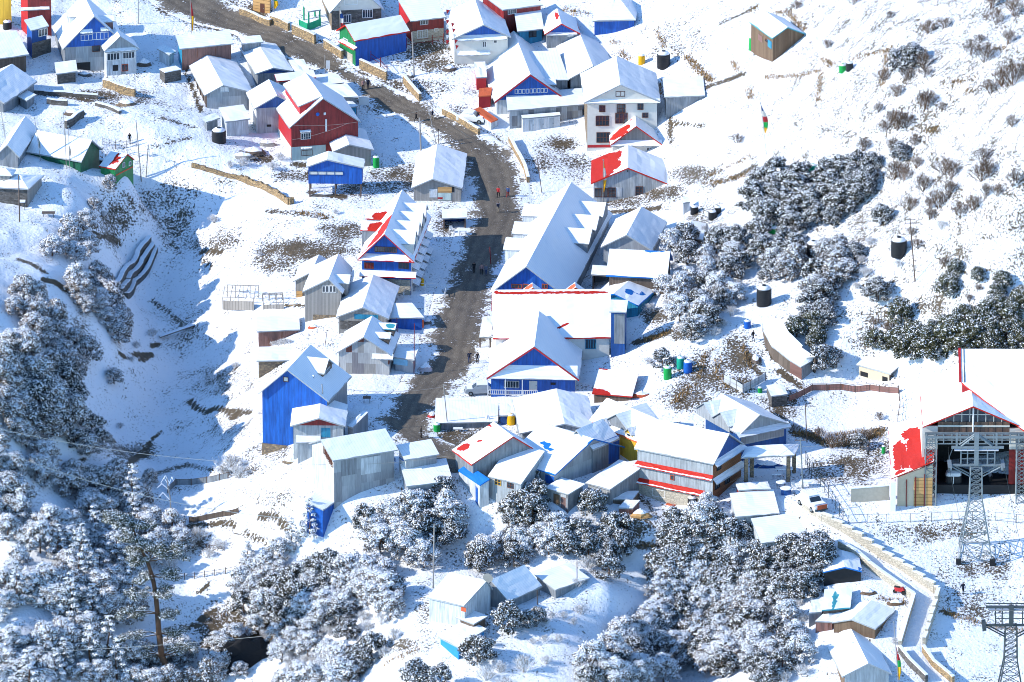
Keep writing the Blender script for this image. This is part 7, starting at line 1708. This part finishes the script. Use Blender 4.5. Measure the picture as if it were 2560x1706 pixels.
for c,line in GR:
    P=[ground(p,c) for p in line]
    for a,b in zip(P,P[1:]):
        L=np.linalg.norm((b-a)[:2])
        for _ in range(int(L*26)):
            t=r.random(); p=a+(b-a)*t; x=p[0]+r.gauss(0,.28); y=p[1]+r.gauss(0,.35); z=gz(x,y); h=r.uniform(.12,.5); w=r.uniform(.03,.09); th=r.uniform(0,3.14); dx,dy=math.cos(th)*w,math.sin(th)*w; lx,ly=r.uniform(-.2,.2),r.uniform(-.25,.1)
            q.poly([(x-dx,y-dy,z-.03),(x+dx,y+dy,z-.03),(x+lx+dx*.3,y+ly+dy*.3,z+h),(x+lx-dx*.3,y+ly-dy*.3,z+h)])
o=q.build('dry_grass','drygrass'); tag(o,'dry brown grass along the terrace edges',None,None,'stuff')
# dark bare earth banks and overhangs are painted by the ground itself, as is shade in the hollow
# ------------------------------------------------------------------ labels: each tree by the landmark it stands nearest to
LM=[]
for o in bpy.data.objects:
    if o.parent is None and o.get('label') and o.get('category') and o.name.split('.')[0] not in ('evergreen_tree','conifer_tree','bare_shrub','pale_shrub','frosted_tree','pine_tree','dead_tree','wire','haul_rope','power_line','fence','person'):
        if len(o['label'].split())<=9:
            l=o.matrix_world.translation if False else o.location
            LM.append((np.array(l),o['label']))
ORD=['nearest','second nearest','third nearest','fourth nearest','fifth nearest','sixth nearest']+[f'{n} nearest' for n in ('seventh','eighth','ninth','tenth','eleventh','twelfth','thirteenth','fourteenth','fifteenth','sixteenth')]
from collections import defaultdict
bk=defaultdict(list)
for root,kind,s,g_ in TREES:
    best=sorted(LM,key=lambda e:np.hypot(*(e[0]-g_)[:2]))[0]
    bk[(kind,best[1])].append((np.hypot(*(best[0]-g_)[:2]),root,s))
SHORT=dict(ever='dark evergreen',frost='frosted tree',green='olive green tree',dim='shaded frosted tree',conif='frosted conifer',bare='bare brown shrub',pale='pale frosted shrub')
for (kind,lm),lst in bk.items():
    lst.sort(key=lambda e:e[0]); nm,lab,cat,grp,_=KIND[kind]
    for i,(d,root,s) in enumerate(lst):
        w=lm.split()
        while False and w[-1] in ('the','a','of','and','with','in','on','its','by','at','to','beside','under','behind','below','over','above','from','through','or','right','left','along','an'): w=w[:-1]
        l=f"{SHORT[kind]} {ORD[min(i,15)]} to the {' '.join(w)}"
        tag(root,l,cat,grp)
# ------------------------------------------------------------------ camera, sun, sky
cam=bpy.data.cameras.new('camera'); co_=bpy.data.objects.new('camera',cam); COL.objects.link(co_); sc.camera=co_
co_.location=tuple(CAM); co_.rotation_euler=(math.pi/2-TH,0,0)
cam.lens=18/((W/2)/FO); cam.sensor_width=36; cam.clip_start=10; cam.clip_end=4000
EL=math.radians(28.5); AZ=math.radians(13)          # sun stands to the left, a little towards the camera
sd=np.array([-math.cos(EL)*math.cos(AZ),-math.cos(EL)*math.sin(AZ),math.sin(EL)])
sun=bpy.data.lights.new('sun','SUN'); so=bpy.data.objects.new('sun',sun); COL.objects.link(so)
sun.energy=2.7; sun.angle=math.radians(.5); sun.color=(1,.955,.88)
so.rotation_euler=Vector(tuple(-sd)).to_track_quat('-Z','Y').to_euler(); so.location=(-100,-40,120)
wd=bpy.data.worlds.new('World'); sc.world=wd; wd.use_nodes=True
nt=wd.node_tree; bg=nt.nodes['Background']; sk=nt.nodes.new('ShaderNodeTexSky'); sk.sky_type='NISHITA'; sk.sun_disc=False
sk.sun_elevation=EL; sk.sun_rotation=math.atan2(sd[0],sd[1]); sk.altitude=3500; sk.ozone_density=1.0; sk.dust_density=.3
tn=nt.nodes.new('ShaderNodeMix'); tn.data_type='RGBA'; tn.blend_type='MULTIPLY'; tn.inputs[0].default_value=1; tn.inputs[7].default_value=(.74,1.0,1.14,1); nt.links.new(sk.outputs[0],tn.inputs[6]); nt.links.new(tn.outputs[2],bg.inputs[0]); bg.inputs[1].default_value=.15
sc.view_settings.view_transform='Standard'; sc.view_settings.look='None'; sc.view_settings.gamma=1; sc.view_settings.exposure=1.12
sc.view_settings.use_curve_mapping=False
sc.cycles.max_bounces=6; sc.cycles.diffuse_bounces=3

sc.cycles.filter_width=1.0
